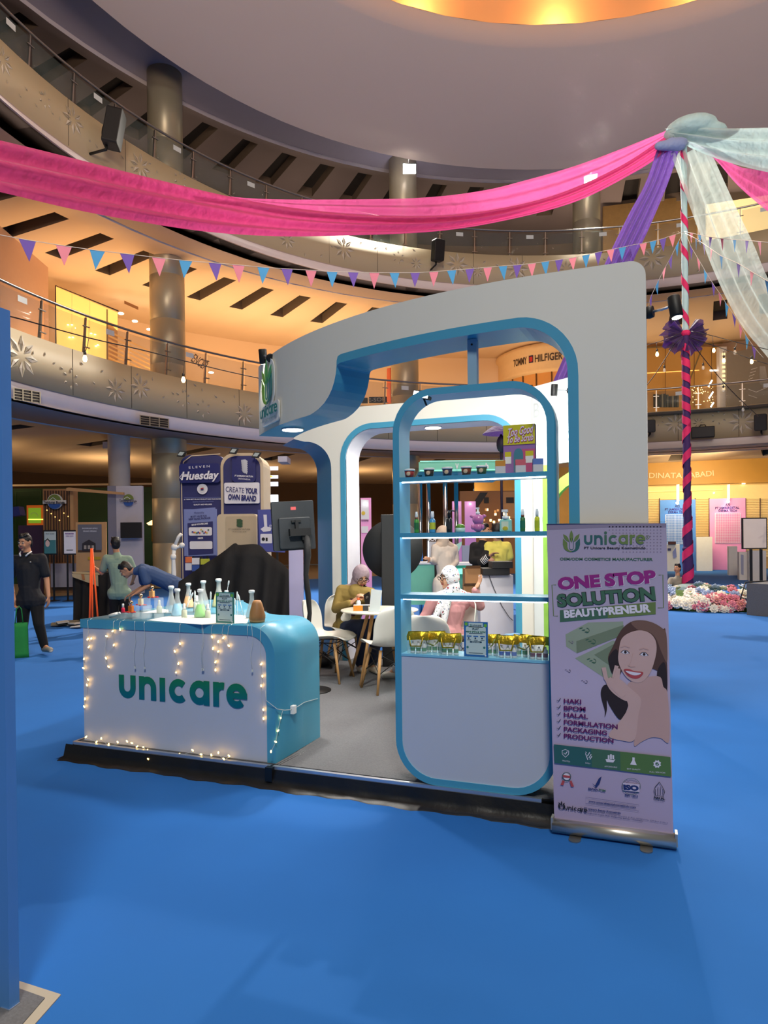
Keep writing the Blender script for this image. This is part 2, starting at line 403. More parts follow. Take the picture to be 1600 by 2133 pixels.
# parapets with petal relief
def petal(mb, R, deg, z, ang, r0, r1, w, m, m2):
    def P(x, y, h=0.): return polar(R-h, deg + math.degrees(x/R), z+y)
    c, s = cos(ang), sin(ang)
    def T(a, b, h): return P(a*c-b*s, a*s+b*c, h)
    k = r0+(r1-r0)*.45
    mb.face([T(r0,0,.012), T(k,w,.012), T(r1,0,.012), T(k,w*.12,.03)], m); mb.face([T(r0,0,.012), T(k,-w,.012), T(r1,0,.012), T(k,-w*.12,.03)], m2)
def relief(mb, R, items):
    for u, v, rp, kind in items:
        p = Pr(u, v, R); Zc = abs((MB_ @ np.array([p.x, p.y, p.z-EYE]))[2]); deg = math.degrees(math.atan2(p.y-CY, p.x-CX)); r = rp*Zc/F
        if kind == 'f':
            for k in range(8): petal(mb, R, deg, p.z, k*pi/4, r*.22, r, r*.17, m_petal, m_petal2)
        elif kind == 'r':
            for k in range(6): petal(mb, R, deg, p.z, k*pi/3+.5, r*.55, r, r*.14, m_petal, m_petal2)
        else: petal(mb, R, deg, p.z, random.choice((1.57, .6, 2.5)), -r, r, r*.45, m_petal, m_petal2)
def scatter(lst, u0, u1, vf, n, rp):
    for k in range(n):
        u = u0+(u1-u0)*(k+.5)/n+random.uniform(-6,6); lst.append((u, vf(u)+random.uniform(-24,24), rp, 's'))
def parapet(name, R, z0, z1, zb, Rb, a0, a1, items, depth=.35):
    mb = MB(); n = 60
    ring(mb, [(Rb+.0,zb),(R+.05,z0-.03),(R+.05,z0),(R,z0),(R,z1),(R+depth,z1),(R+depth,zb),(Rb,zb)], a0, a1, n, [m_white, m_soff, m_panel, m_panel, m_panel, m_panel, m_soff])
    d = a0
    while d < a1:
        p0, p1 = polar(R-.004, d, z0), polar(R-.004, d, z1); q0, q1 = polar(R-.004, d+.06, z0), polar(R-.004, d+.06, z1)
        mb.face([p0, q0, q1, p1], m_dark); d += 7.6
    for d in (a0, a1):
        mb.face([polar(R, d, z0), polar(R, d, z1), polar(R+depth, d, z1), polar(R+depth, d, zb), polar(Rb, d, zb)], m_panel)
    relief(mb, R, items); o = mb.build(name, recalc=False); o['kind'] = 'structure'; return o
I1 = [(45,742,45,'f'),(240,812,27,'f'),(292,807,27,'f'),(509,863,24,'f'),(147,790,22,'r'),(381,830,20,'r'),(423,851,20,'r')]
scatter(I1, 60, 520, lambda u: 745+.27*(u-45)-.00015*(u-45)**2, 22, 5)
parapet('wall_balcony_lower_left', 15.5, 5.42, 6.64, 5.0, 15.65, 111.5, 205, I1)
I2 = [(5,125,30,'f'),(152,250,30,'f'),(292,347,28,'f'),(598,500,20,'f'),(716,518,25,'f'),(867,549,14,'f'),(952,551,25,'f'),(995,566,13,'f'),(1077,560,25,'f'),(1359,537,27,'f'),(1530,555,22,'f'),(1180,560,18,'f'),(93,208,18,'r'),(375,375,18,'r'),(830,537,14,'r'),(1270,545,16,'r')]
for (ua, ub, fn, k) in ((10, 340, lambda u: 165+.62*(u-10), 18), (620, 1080, lambda u: 520+.08*(u-620), 16), (1350, 1590, lambda u: 548-.05*(u-1350), 8)): scatter(I2, ua, ub, fn, k, 5)
parapet('wall_balcony_upper', 14.9, 11.5, 12.68, 11.0, 14.55, 38, 212, I2)
I3 = [(1406,883,22,'f'),(1546,878,27,'f'),(1497,870,16,'r'),(1370,875,14,'r'),(1455,881,12,'f'),(1010,895,12,'r'),(1060,890,10,'r')]
scatter(I3, 940, 1050, lambda u: 900, 5, 4)
parapet('wall_balcony_lower_right', 16.6, 5.42, 6.64, 5.0, 16.75, 38, 116, I3)
# balustrades
def railing(name, label, R, z0, z1, a0, a1, step=5.4, n=60):
    t = thing(name, label, 'railing', polar(R, (a0+a1)/2, z0)); off = Vector(t.location)
    sub = lambda L: [Vector(p)-off for p in L]
    MB().tube(sub(ringpts(R, z1, a0, a1, n)), .035, seg=8).build('handrail', t, m_steel)
    d = a0+1; k = 0
    first = None
    while d < a1-1:
        b = MB(); A = Vector(polar(R+.14, d, z0)); B = Vector(polar(R+.05, d, z1-.06)); s = (Vector(polar(R, d+.5, 0))-Vector(polar(R, d, 0))).normalized()
        b.prism([A-s*.03-off, A+s*.03-off, B+s*.015-off, B-s*.015-off], (Vector(polar(R-.14, d, 0))-Vector(polar(R, d, 0)))*.45)
        for zz in (z0+.2, z1-.3): b.box((-.02,-.11,-.012), (.02,.11,.012), M=Matrix.Translation(Vector(polar(R, d, zz))-off) @ Matrix.Rotation(math.radians(d), 4, 'Z'))
        b.tube([Vector(polar(R+.02, d, z1-.12))-off, Vector(polar(R, d, z1))-off], .012, seg=6)
        b.build('post', t, m_steel)
        g = MB(); e = min(d+step, a1)-.25
        g.grid([sub(ringpts(R+.02, z0, d+.25, e, 4)), sub(ringpts(R+.02, z1-.1, d+.25, e, 4))])
        gl = g.build('glass_panel', t, m_glass)
        so = gl.modifiers.new('t', 'SOLIDIFY'); so.thickness = .012
        if k % 2 == 1:
            w = MB(); w.grid([sub(ringpts(R-.01, z1-.32, d+1.8, d+2.9, 2)), sub(ringpts(R-.01, z1-.17, d+1.8, d+2.9, 2))]); q = w.build('notice_plate', gl, mat('plate_white', (205,215,212), .5))
            q['label'] = 'small white notice plate on the glass'
        d += step; k += 1
    return t
railing('balcony_railing', 'steel and glass balcony railing of the warm orange lower gallery on the left', 15.6, 6.64, 7.7, 112, 204)
railing('balcony_railing', 'steel and glass balcony railing of the upper gallery under the ceiling rim', 15.2, 12.68, 13.78, 39, 211)
railing('balcony_railing', 'steel and glass balcony railing in front of the glass shop on the right gallery', 16.8, 6.64, 7.6, 39, 115)
# round columns
for k, (x, y, top, lab) in enumerate([(-15.41,19.57,17.45,'tall round metal-clad column left of the picture, passing both galleries'), (-9.77,27.79,17.45,'round metal-clad column behind the white booth fascia, under the bright floodlight'), (-2.65,31.26,17.45,'round metal-clad column behind the purple drape, right of the middle')]):
    b = MB(); H = [0,1.5,3,4.5,6,7.5,9,10.5,12,13.5,15,top]
    prof = []
    for a, c in zip(H, H[1:]): prof += [(.575,a),(.575,c-.012),(.565,c-.006),(.575,c)]
    b.lathe(prof, seg=40, c=(x,y,0), cap=False)
    tag(b.build('round_column', m=m_colm), lab, 'column')
p = Pd(250, 1100, 23.0); b = MB(); b.lathe([(.34,0),(.34,4.4),(.35,4.4),(.35,5.08)], seg=24, c=(p.x,p.y,0), cap=False); tag(b.build('round_column', m=mat('cream_column', (226,212,196), .5)), 'cream round column standing behind the white sign wall in the far left corridor', 'column')
# walls behind the galleries
def cylwall(name, R, z0, z1, a0, a1, m):
    b = MB(); b.grid([ringpts(R, z0, a0, a1, 50), ringpts(R, z1, a0, a1, 50)], m); o = b.build(name, recalc=False); o['kind'] = 'structure'
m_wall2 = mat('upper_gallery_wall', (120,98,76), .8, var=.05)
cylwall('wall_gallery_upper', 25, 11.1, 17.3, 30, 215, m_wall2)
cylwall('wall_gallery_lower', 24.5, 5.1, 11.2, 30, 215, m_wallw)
cylwall('wall_ground_left', 33, 0, 5.2, 112, 215, m_brown)
b = MB(); b.face([(-9,36.6,0),(17,36.6,0),(17,36.6,5.3),(-9,36.6,5.3)]); b.build('wall_ground_back', m=mat('back_wall_wood', (214,176,104), .55, var=.12, scale=2))['kind'] = 'structure'
# floors of the galleries (close the slabs)
for z, r0, nm in ((6.6-.1, 15.9, 'floor'), (12.6, 15.2, 'floor')):
    b = MB(); b.grid([ringpts(r0, z, 35, 215, 60), ringpts(26, z, 35, 215, 60)], m_tile); b.build(nm, recalc=False)['kind'] = 'structure'
# wide beige wall block at the far left of the lower gallery
P0 = [(-19.57,18.48),(-18.3,15.5),(-17.2,11.0),(-19,10),(-21.5,18)]
b = MB(); b.prism([(x,y,6.5) for x, y in P0], (0,0,4.6)); b.build('wall_gallery_left', m=mat('beige_block', (196,160,136), .8, var=.03))['kind'] = 'structure'
# floodlight fittings at the top of the columns
m_lamp = mat('lamp_face', (255,250,240), .4, emit=(255,250,236), estr=40., var=0)
for (u, v, Z_, lab) in ((853,352,26.6,'bright floodlight glowing at the head of the middle column'), (1230,376,28.0,'bright floodlight glowing behind the pink drape by the right column')):
    p = Pd(u, v, Z_); t = thing('floodlight', lab, 'floodlight', p)
    d = (Vector((-1,5,0))-p).normalized(); q = d.to_track_quat('-Z', 'Y').to_matrix().to_4x4()
    b = MB(); b.box((-.26,-.18,0), (.26,.18,.14), M=q); hs = b.build('housing', t, m_blk)
    b = MB(); b.box((-.24,-.16,-.012), (.24,.16,-.002), M=q); b.build('lamp_face', hs, m_lamp)
    b = MB(); b.tube([(0,0,.05),(0,0,.35)], .02); b.build('bracket', t, m_blk)
# ground-floor grilles on the lower slab edge
def grille(u0, v0, u1, v1, R=15.6, lab=''):
    a = Pr(u0, v0, R); c = Pr(u1, v1, R); t = thing('air_grille', lab, 'grille', a)
    b = MB(); h = Vector((0,0,.27)); e = (c-a); e.z = 0; n = Vector((-e.y, e.x, 0)).normalized()
    if n.dot(-a) < 0: n = -n
    S = Sheet((0,0,0), e.normalized(), (0,0,1), n, .01); w = e.length; dz = (c.z-a.z)
    S.poly([(0,-.27),(w,dz-.27),(w,dz),(0,0)], m_dark, 2)
    S.build('grille_back', t)
    S = Sheet((0,0,0), e.normalized(), (0,0,1), n, .01)
    for k in range(4): x = w*k/3; S.rect(x-.02, dz*k/3-.28, x+.02, dz*k/3+.01, m_petal2, 4)
    for y in (0,-.07,-.13,-.2,-.27): S.poly([(0,y-.008),(w,dz+y-.008),(w,dz+y+.008),(0,y+.008)], m_petal2, 3)
    S.build('slats', t)
grille(26, 808, 81, 817, 15.45, 'grey air grille on the white slab edge beside the blue panel at left')
grille(290, 865, 349, 873, 15.45, 'grey air grille on the white slab edge above the booth of dark blue signs')
# wall speakers
def speaker(u, v, R, w, h, yaw, tilt, lab, wide=False):
    p = Pr(u, v, R); t = thing('wall_speaker', lab, 'speaker', p)
    d = math.degrees(math.atan2(p.y-CY, p.x-CX)); M = Matrix.Rotation(math.radians(d+90+yaw), 4, 'Z') @ Matrix.Rotation(math.radians(tilt), 4, 'X')
    b = MB(); fr = rrect(-w/2, -h/2, w/2, h/2, .06, 3)
    b.prism([M @ Vector((x, .0, y)) for x, y in fr], M.to_3x3() @ Vector((0,w*.75,0))); cb = b.build('cabinet', t, m_blk, bevel=.02)
    g = MB(); g.lathe([(0.001,0),(w*.3,.01),(w*.36,.03),(w*.4,.0)], seg=20, M=M @ Matrix.Translation((0,-.004,-h*.18)) @ Matrix.Rotation(pi/2, 4, 'X'), cap=False); g.build('grille', cb, mat('speaker_grille', (34,34,36), .7))
    g = MB(); g.box((-w*.33,-.02,h*.22), (w*.33,-.001,h*.42), M=M); g.build('horn', cb, mat('speaker_horn', (10,10,11), .3))
    rad = Vector((cos(math.radians(d)), sin(math.radians(d)), 0))
    g = MB(); g.tube([(0,0,-h*.5), (0,0,-h*.62), rad*.55+Vector((0,0,-h*.62))], .035); g.build('bracket', t, m_blk)
speaker(221, 265, 14.35, .52, .92, 30, -10, 'black loudspeaker on an arm on the upper parapet at left')
speaker(908, 524, 14.3, .42, .78, 8, -8, 'black loudspeaker on the upper parapet above the white fascia')
speaker(1586, 880, 16.0, .42, .62, -5, -6, 'black loudspeaker on the lower parapet at the right edge')
speaker(1354, 888, 16.0, .42, .5, -5, -6, 'black loudspeaker half hidden by the white booth pier')
p = Pr(1464, 901, 16.2); t = thing('junction_box', 'black case hung on the lower parapet beside the wrapped pole', 'case', p)
b = MB(); b.box((-.42,-.18,-.22),(.42,.1,.22)); b.build('body', t, m_blk, bevel=.03)
b = MB(); b.tube([(-.12,0,.22),(-.08,0,.3),(.08,0,.3),(.12,0,.22)], .02); b.build('handle', t, m_blk)
b = MB(); b.box((-.03,0,.1),(.03,.35,.16)); b.build('bracket', t, m_blk)
# ================================================================ THE WHITE AND BLUE BOOTH
m_bw = mat('booth_white', (220,216,204), .75, var=.03, scale=2.2, bump=.03)
m_bw2 = mat('booth_panel_white', (186,192,206), .5, var=.02, scale=2)
m_blue = mat('booth_blue', (72,152,184), .38, var=.05, scale=3)
m_blue2 = mat('booth_blue_light', (124,192,220), .42, var=.04, scale=4)
m_alu = mat('aluminium_edge', (190,196,206), .35, .8, var=.05)
m_led = mat('led_strip', (240,250,255), .4, emit=(226,242,255), estr=9., var=0)
m_disc = mat('downlight_face', (255,255,250), .4, emit=(255,252,240), estr=22., var=0)
m_grey = mat('grey_carpet', (96,98,102), .98, var=.32, scale=90, bump=.2)
m_plastic = mat('black_plastic_sheet', (12,12,14), .4, var=.1, bump=.3, scale=9)
ZP = .12
# platform
t = thing('booth_platform', 'low black platform with grey carpet and silver edge under the white booth', 'platform', (-2,5.8,0))
def loc(o, x=-2, y=5.8): return o
b = MB(); b.box((-1.95,-1.87,.0),(1.93,2.15,.108)); b.build('base', t, m_plastic)
b = MB(); b.box((-1.93,-1.85,.108),(1.92,2.13,.119)); b.build('carpet', t, m_grey)
b = MB(); b.box((-1.95,-1.895,.098),(-1.95+1.63,-1.868,.1195)); b.box((-.30,-1.895,.098),(1.40,-1.868,.1195)); b.box((-1.965,-1.89,.098),(-1.948,-.6,.1195)); b.build('metal_edge', t, m_alu)
b = MB(); rows = []
for i in range(60):
    x = -2.02+i*(3.97/59); w = .012*sin(i*1.7)+.01*sin(i*.6)
    rows.append([(x, -1.90, .10), (x, -1.915-w*.3, .05), (x+.01*sin(i), -1.925-w*.6, .014), (x, -1.975+w, .006), (x, -1.985+w, .0)])
b.grid(rows); b.grid([[(-1.955,-1.9,.1),(-1.97,-1.9,.03),(-2.06,-1.96,.004)],[(-1.955,-.9,.1),(-1.975,-.9,.03),(-2.03,-.9,.004)]])
b.build('plastic_skirt', t, m_plastic)
b = MB()
for j in range(3): b.tube([(-.31+.02*j, -1.86, .113), (-.3+.02*j+.01*sin(j), -1.6, .113), (-.305+.02*j, -1.26, .113), (-.25+.03*j, -1.16, .113)], [.007,.0075,.007,.004])
b.box((-.335,-1.93,.03),(-.285,-1.868,.119)); b.build('tape_seam', t, m_plastic)
# curved facade
RA, AX, AY = 3.38, -.5, 7.25
def fac(s, z, t_=0.):
    if s <= 0: return (AX-s, AY-RA+t_, z)
    ph = s/RA; return (AX-(RA-t_)*sin(ph), AY-(RA-t_)*cos(ph), z)
SL, SR, TH = 2.90, -.464, .29
outer = [(-.123, ZP), (-.123, 2.43)]+[(.207+.33*cos(math.radians(a))*-1, 2.45+.33*sin(math.radians(a))) for a in range(8, 90, 8)]+[(.207,2.78)]
top_o = [(.207+(1.455-.207)*i/14, 2.78) for i in range(15)]
outer = outer+top_o[1:]+[(1.485,2.772),(1.497,2.745),(1.50,2.70)]
innr = [(-.068, ZP), (-.068, 2.43)]+[(.207-.275*cos(math.radians(a)), 2.45+.275*sin(math.radians(a))) for a in range(8, 90, 8)]+[(.207,2.725)]+[(p[0], 2.725) for p in top_o[1:]]+[(1.485,2.72),(1.495,2.71),(1.50,2.70)]
S_curve = [(1.50,2.70),(1.507,2.66),(1.525,2.61),(1.55,2.565),(1.585,2.525),(1.635,2.487),(1.70,2.458),(1.765,2.44),(1.81,2.432),(1.87,2.43)]+[(1.87+(SL-1.87)*i/12, 2.43) for i in range(1, 13)]
ft = thing('curved_arch_facade', 'tall white curved booth facade with a blue-lined arch opening', 'booth facade', (-1.2,4.0,0))
OFF = Vector(ft.location)
def fo(s, z, t_=0.): return Vector(fac(s, z, t_))-OFF
path = outer+S_curve[1:]
b = MB()
def ztop(s):
    d = s-SR
    return 3.0 if d >= .08 else 2.92+math.sqrt(max(0, .08**2-(.08-d)**2))
# front & back white skin between opening outline and the top edge
def zlow(s):
    if s <= -.123: return ZP
    best = None
    P = path
    for (a, za), (c, zc) in zip(P, P[1:]):
        if a <= s <= c and c > a: return za+(zc-za)*(s-a)/(c-a)
    return P[-1][1]
ss = sorted(set([SR+.08*(1-cos(k*pi/12)) for k in range(7)]+[SR+.08, -.3, -.2, -.1235]+[p[0] for p in path]+[SL]))
ss = [s for s in ss if SR <= s <= SL]
cols = []
for s in ss: cols.append((s, (ZP if s < -.123 else (2.43 if abs(s+.123) < 1e-6 else zlow(s))), ztop(s)))
for off_t in (0., TH):
    for (s0, l0, t0), (s1, l1, t1) in zip(cols, cols[1:]):
        if s1 <= -.1229 and s0 < -.123: l0 = l1 = ZP
        n = 6; rows = [[fo(s0, l0+(t0-l0)*i/n, off_t) for i in range(n+1)], [fo(s1, l1+(t1-l1)*i/n, off_t) for i in range(n+1)]]
        b.grid(rows, sm=False)
b.grid([[fo(s, tz, 0) for s, l, tz in cols], [fo(s, tz, TH) for s, l, tz in cols]])
b.grid([[fo(SL, z, 0) for z in (2.43, 3.0)], [fo(SL, z, TH) for z in (2.43, 3.0)]], sm=False)
b.grid([[fo(SR, z, 0) for z in (ZP, 2.92)], [fo(SR, z, TH) for z in (ZP, 2.92)]], sm=False)
b.build('white_skin', ft, m_bw)
b = MB(); b.grid([[fo(*p, -.003) for p in outer], [fo(*p, -.003) for p in innr]], sm=False)
b.grid([[fo(*p, -.003) for p in outer], [fo(*p, .0) for p in outer]], sm=False); b.build('blue_trim', ft, m_blue)
b = MB(); lin_ = innr+S_curve[1:]; b.grid([[fo(*p, -.003) for p in lin_], [fo(*p, TH+.003) for p in lin_]], sm=False)
bl = b.build('blue_soffit', ft, m_blue)
b = MB(); b.grid([[fo(-.26+.0*k, 3.0, .1), fo(.3, 3.0, .1), fo(.85, 3.0, .1)] for k in (0,)]+[[fo(-.26, 3.022, .1), fo(.3, 3.022, .1), fo(.85, 3.022, .1)]]+[[fo(-.26, 3.022, .25), fo(.3, 3.022, .25), fo(.85, 3.022, .25)]], sm=False); b.build('top_board', ft, m_bw)
# hanging post between arch and shelf unit
t = thing('hanging_post', 'short grey-blue post between the arch soffit and the shelf unit', 'post', (-.985,4.0,2.44)); b = MB(); b.box((-.027,-.02,0),(.027,.03,.283)); b.build('post_body', t, mat('post_paint', (132,164,186), .5)); b = MB(); b.lathe([(.006,0),(.006,.004)], seg=8, M=Matrix.Translation((0,-.021,.25)) @ Matrix.Rotation(pi/2,4,'X')); b.build('bolt', t, m_blk)
# round downlights
def downlight(loc, R, lab, pw=14):
    t = thing('round_downlight', lab, 'ceiling light', loc)
    b = MB(); b.lathe([(R,-.012),(R+.004,0)], seg=28); rm = b.build('rim', t, m_alu)
    b = MB(); b.lathe([(.001,-.0145),(R*.93,-.0135)], seg=28, cap=False); b.build('diffuser', rm, m_disc)
    light('downlight_beam', 'AREA', (loc[0],loc[1],loc[2]-.02), pw, (255,250,240), R*1.8, (loc[0],loc[1],0))
p = fac(2.42, 2.43, .15); downlight(p, .085, 'round white downlight in the blue underside of the curved fascia', 34)
# logo sign on the left end of the fascia
t = thing('booth_logo_sign', 'green and blue leaf logo sign with lettering on the white curved fascia', 'logo sign', fac(2.6, 2.7, -.02)); LO = Vector(t.location)
S = Sheet((0,0,0), fn=lambda x, y, h: Vector(fac(2.72-x, 2.45+y, -h))-LO)
g1 = mat('logo_leaf_green', (120,190,60), .5); g2 = mat('logo_green', (48,170,110), .5); g3 = mat('logo_teal', (20,130,130), .5); g4 = mat('logo_blue', (20,110,150), .5)
mw = mat('sign_white', (236,236,236), .5)
S.poly(rrect(.03,.015,.45,.17,.03), mw, 6, th=.02); S.poly([(.04+a*1., .15+c) for a, c in rrect(.03,0,.31,.37,.12)], mw, 4, th=.015)
S.build('sign_backing', t)
S = Sheet((0,0,0), fn=lambda x, y, h: Vector(fac(2.72-x, 2.45+y, -h))-LO)
uni_icon(S, .215, .17, .345, (g1, mat('logo_mid', (70,180,90), .5), g2, g3), 24, th=.006); S.build('leaf_emblem', t)
S = Sheet((0,0,0), fn=lambda x, y, h: Vector(fac(2.72-x, 2.45+y, -h))-LO)
uni_word(S, .045, .075, .066, g3, 28, dot=True, th=.006); S.text('PT UNICARE BEAUTY KOSMETINDO', .24, .04, .016, g3, 28, align='C', width=.37)
S.build('lettering', t)
# gallery arm spots
def armspot(p, wall, lab, pw=5, aim=(0,0,-1)):
    p = Vector(p); t = thing('arm_spotlight', lab, 'spotlight', p); w = Vector(wall)-p; a = Vector(aim).normalized(); q = a.to_track_quat('-Z','Y').to_matrix().to_4x4()
    b = MB(); b.lathe([(.028,-.06),(.032,-.05),(.032,.05),(.028,.056)], seg=18, M=q); b.build('lamp_head', t, m_blk)
    b = MB(); b.lathe([(.001,-.063),(.025,-.062)], seg=18, M=q, cap=False); b.build('lens', t, m_disc)
    b = MB(); b.tube([(0,0,.01), w*.5, w], .007); b.build('arm', t, m_alu)
    b = MB(); b.lathe([(.03,-.02),(.034,0),(.03,.02)], seg=18, M=Matrix.Translation(w) @ (Vector(wall)-p).to_track_quat('Z','Y').to_matrix().to_4x4()); b.build('mount', t, m_blk)
    light('arm_spot_beam', 'SPOT', p+a*.075, pw, (255,250,240), .03, p+a*2, 75)
w = Vector(fac(2.46, 2.97, -.01)); armspot(Pd(548, 742, 5.55), w, 'small black arm spotlight at the left end of the curved fascia', 60, (-.05,.25,-1))
armspot((-.92,7.06,3.02), (-.78,7.16,3.02), 'small black arm spotlight on the white wall seen through the right of the arch', 60, (-.1,.2,-1))
armspot((.105,3.95,2.76), (-.02,3.98,2.755), 'small black arm spotlight on the outer right side of the white pier', 30, (.15,-.1,-1))
# display shelf unit
light('booth_interior_light', 'AREA', (-1.4, 5.6, 3.6), 60, (250,252,250), 1.0, (-2.2,7.0,1.2))
su = thing('display_shelf_unit', 'rounded blue display shelf unit with a white base panel and lit shelves', 'shelf unit', (-.985,4.0,ZP)); 
W2, HT, RR, DP = .472, 2.325, .25, .19
po = rrect(-W2, 0, W2, HT, RR, 10); pi_ = rrect(-W2+.04, .04, W2-.04, HT-.04, RR-.04, 10)
Y0 = -.086; b = MB()
b.grid([[(x, Y0, z) for x, z in po], [(x, Y0, z) for x, z in pi_]], closeu=True, sm=False); b.grid([[(x, Y0+DP, z) for x, z in po], [(x, Y0+DP, z) for x, z in pi_]], closeu=True, sm=False)
b.grid([[(x, Y0, z) for x, z in po], [(x, Y0+DP, z) for x, z in po]], closeu=True); b.build('frame', su, m_blue)
b = MB(); b.grid([[(x, Y0-.0005, z) for x, z in pi_], [(x, Y0+DP, z) for x, z in pi_]], closeu=True); b.build('inner_lining', su, m_blue2)
b = MB(); lo = [(x, z) for x, z in pi_ if z < .6]; lo = rrect(-W2+.04, .04, W2-.04, .748, [RR-.04, RR-.04, .001, .001], 10)
b.prism([(x, Y0+.006, z) for x, z in lo], (0,.01,0)); b.build('base_panel', su, m_bw2)
b = MB(); b.box((-W2+.04, Y0+.002, .75), (W2-.04, Y0+DP, .764)); b.build('niche_floor', su, m_blue2)
SHZ = [(1.785, 1), (1.455, 1), (1.09, 1)]
for z, led in SHZ:
    b = MB(); b.box((-W2+.04, Y0, z), (W2-.04, Y0+DP, z+.026)); b.build('shelf', su, m_blue)
    b = MB(); b.box((-W2+.05, Y0+.012, z-.007), (W2-.05, Y0+.024, z-.0005)); b.build('light_strip', su, m_led)
# counter
ct = thing('reception_counter', 'white L-shaped counter with a rounded blue top and green lettering', 'counter', (-3.1,4.2,ZP))
CXo, CYo = -3.1, 4.2
x0, x1, y0, y1, H_ = -3.915+3.1, -2.305+3.1, 3.955-4.2, 4.60-4.2, .885
rc = .19
def rim(ins): # outline of the blue band: from left end over top round the right corner down
    r_ = rc-ins; return [(x0-.01+0*ins, H_-ins)]+[(x1-ins-r_+r_*sin(math.radians(a)), H_-ins-r_+r_*cos(math.radians(a))) for a in range(0, 91, 9)]+[(x1-ins, 0)]
ro, ri = rim(0), rim(.062)
b = MB()
b.grid([[(x, y0, z) for x, z in ro], [(x, y0, z) for x, z in ri]], sm=False)
b.grid([[(x, y0, z) for x, z in ro], [(x, y1, z) for x, z in ro]], sm=True)
b.grid([[(x, y1, z) for x, z in ro], [(x, y1, z) for x, z in ri]], sm=False)
b.grid([[(x, y0, z) for x, z in ri], [(x, y1, z) for x, z in ri]], sm=True)
b.grid([[(x0-.01, y0, z) for z in (H_-.062, H_)], [(x0-.01, y1, z) for z in (H_-.062, H_)]], sm=False)
b.prism([(x0-.01, y1, H_), (x1-.33, y1, H_), (x1-.45, y1+.06, H_), (-.42, 5.5-4.2, H_), (-.5, 5.62-4.2, H_), (x0-.06, 5.62-4.2, H_), (x0-.03, y1+.3, H_)], (0,0,-.06))
b.build('blue_top', ct, m_blue2 if False else m_blue)
b = MB(); fp = [(x0+.01, .0), (x1-.065, 0)]+[(x, z) for x, z in reversed(ri[1:-1])]+[(x0+.01, H_-.062)]
b.prism([(x, y0+.006, z) for x, z in fp], (0,.02,0)); b.box((x0+.01,y0+.02,0),(x0+.03,5.6-4.2,H_-.062)); b.box((x0+.03,5.57-4.2,0),(-.45,5.6-4.2,H_-.062)); b.build('white_panel', ct, m_bw2)
gw = gradmat('counter_letter_ink', [(0,(24,118,52)),(.55,(16,120,84)),(1,(0,104,120))], axis=2, lo=.62, hi=.36, rough=.4)
S = Sheet((0, y0+.006, 0), step=.002)
L_ = Py(247, 1440, 3.955); R_ = Py(515, 1440, 3.955)
zb = Py(300, 1458, 3.955).z-ZP; zt = Py(300, 1409, 3.955).z-ZP
uni_word(S, L_.x-CXo, zb, (zt-zb)*1.0, gw, 1, dot=False, w=.29)
wd = S.mb.bm; bmesh.ops.scale(wd, vec=(( (R_.x-L_.x)/(max(v.co.x for v in wd.verts)-min(v.co.x for v in wd.verts))),1,1), space=Matrix.Translation((-(L_.x-CXo),0,0)), verts=wd.verts)
S.build('lettering', ct, 'green and teal word on the counter front')
# back wall with portal
bt = thing('portal_back_wall', 'white back wall of the booth with a blue-edged portal', 'booth wall', (-2.4,7.6,ZP)); bx, by = -2.4, 7.6
PX0, PX1, PZ = -3.43+2.4, -1.42+2.4, 2.86-ZP
hole = [(PX0, 0), (PX0, PZ-.34)]+[(PX0+.34-.34*cos(math.radians(a)), PZ-.34+.34*sin(math.radians(a))) for a in range(10, 90, 10)]+[(PX0+.34, PZ), (PX1-.34, PZ)]+[(PX1-.34+.34*sin(math.radians(a)), PZ-.34+.34*cos(math.radians(a))) for a in range(10, 90, 10)]+[(PX1, PZ-.34), (PX1, 0)]
HB = 3.13-ZP
n = len(hole); HB = 3.13-ZP
up = hole[1:-1]
topr = [(min(max(x, PX0+.06), PX1-.06), HB) for x, z in up]
WT = .40
b = MB()
for yy in (0, WT):
    b.grid([[(x, yy, z) for x, z in up], [(x, yy, z) for x, z in topr]], sm=False)
    b.face([(PX0,yy,0),(PX0,yy,PZ-.34),(-1.22,yy,PZ-.34),(-1.22,yy,0)]); b.face([(PX1,yy,0),(PX1,yy,PZ-.34),(1.2,yy,PZ-.34),(1.2,yy,0)])
# corners and flare at the upper left
flare = [(-3.62+2.4, PZ-.34), (-3.62+2.4, 2.30)]+[(-3.62+2.4-.36*(1-cos(math.radians(a))), 2.30+.34*sin(math.radians(a))) for a in range(10, 91, 10)]+[(-3.62+2.4-.5, 2.68), (-3.62+2.4-.5, HB), (PX0+.06, HB)]
fl = [p for p in flare]
b.face([(x, 0, z) for x, z in ([(PX0, PZ-.34)]+fl)]); b.face([(x, WT, z) for x, z in ([(PX0, PZ-.34)]+fl)])

b.face([(PX1, 0, PZ-.34), (1.2, 0, PZ-.34), (1.2, 0, HB), (PX1-.06, 0, HB)]); b.face([(PX1, WT, PZ-.34), (1.2, WT, PZ-.34), (1.2, WT, HB), (PX1-.06, WT, HB)])
b.box((1.19,0,0),(1.2,WT,HB)); b.box((-3.62+2.4-.5,0,HB-.002),(1.2,WT,HB))
b.build('white_wall', bt, m_bw)
b = MB(); b.grid([[(x, .0, z) for x, z in hole], [(x, WT, z) for x, z in hole]]); b.build('white_reveal', bt, mat('reveal_white', (222,220,226), .6))
b = MB(); k = .065; hin = []
h2 = [(PX0-k, 0), (PX0-k, PZ-.34)]+[(PX0+.34-(.34+k)*cos(math.radians(a)), PZ-.34+(.34+k)*sin(math.radians(a))) for a in range(10, 90, 10)]+[(PX0+.34, PZ+k), (PX1-.34, PZ+k)]+[(PX1-.34+(.34+k)*sin(math.radians(a)), PZ-.34+(.34+k)*cos(math.radians(a))) for a in range(10, 90, 10)]+[(PX1+k, PZ-.34), (PX1+k, 0)]
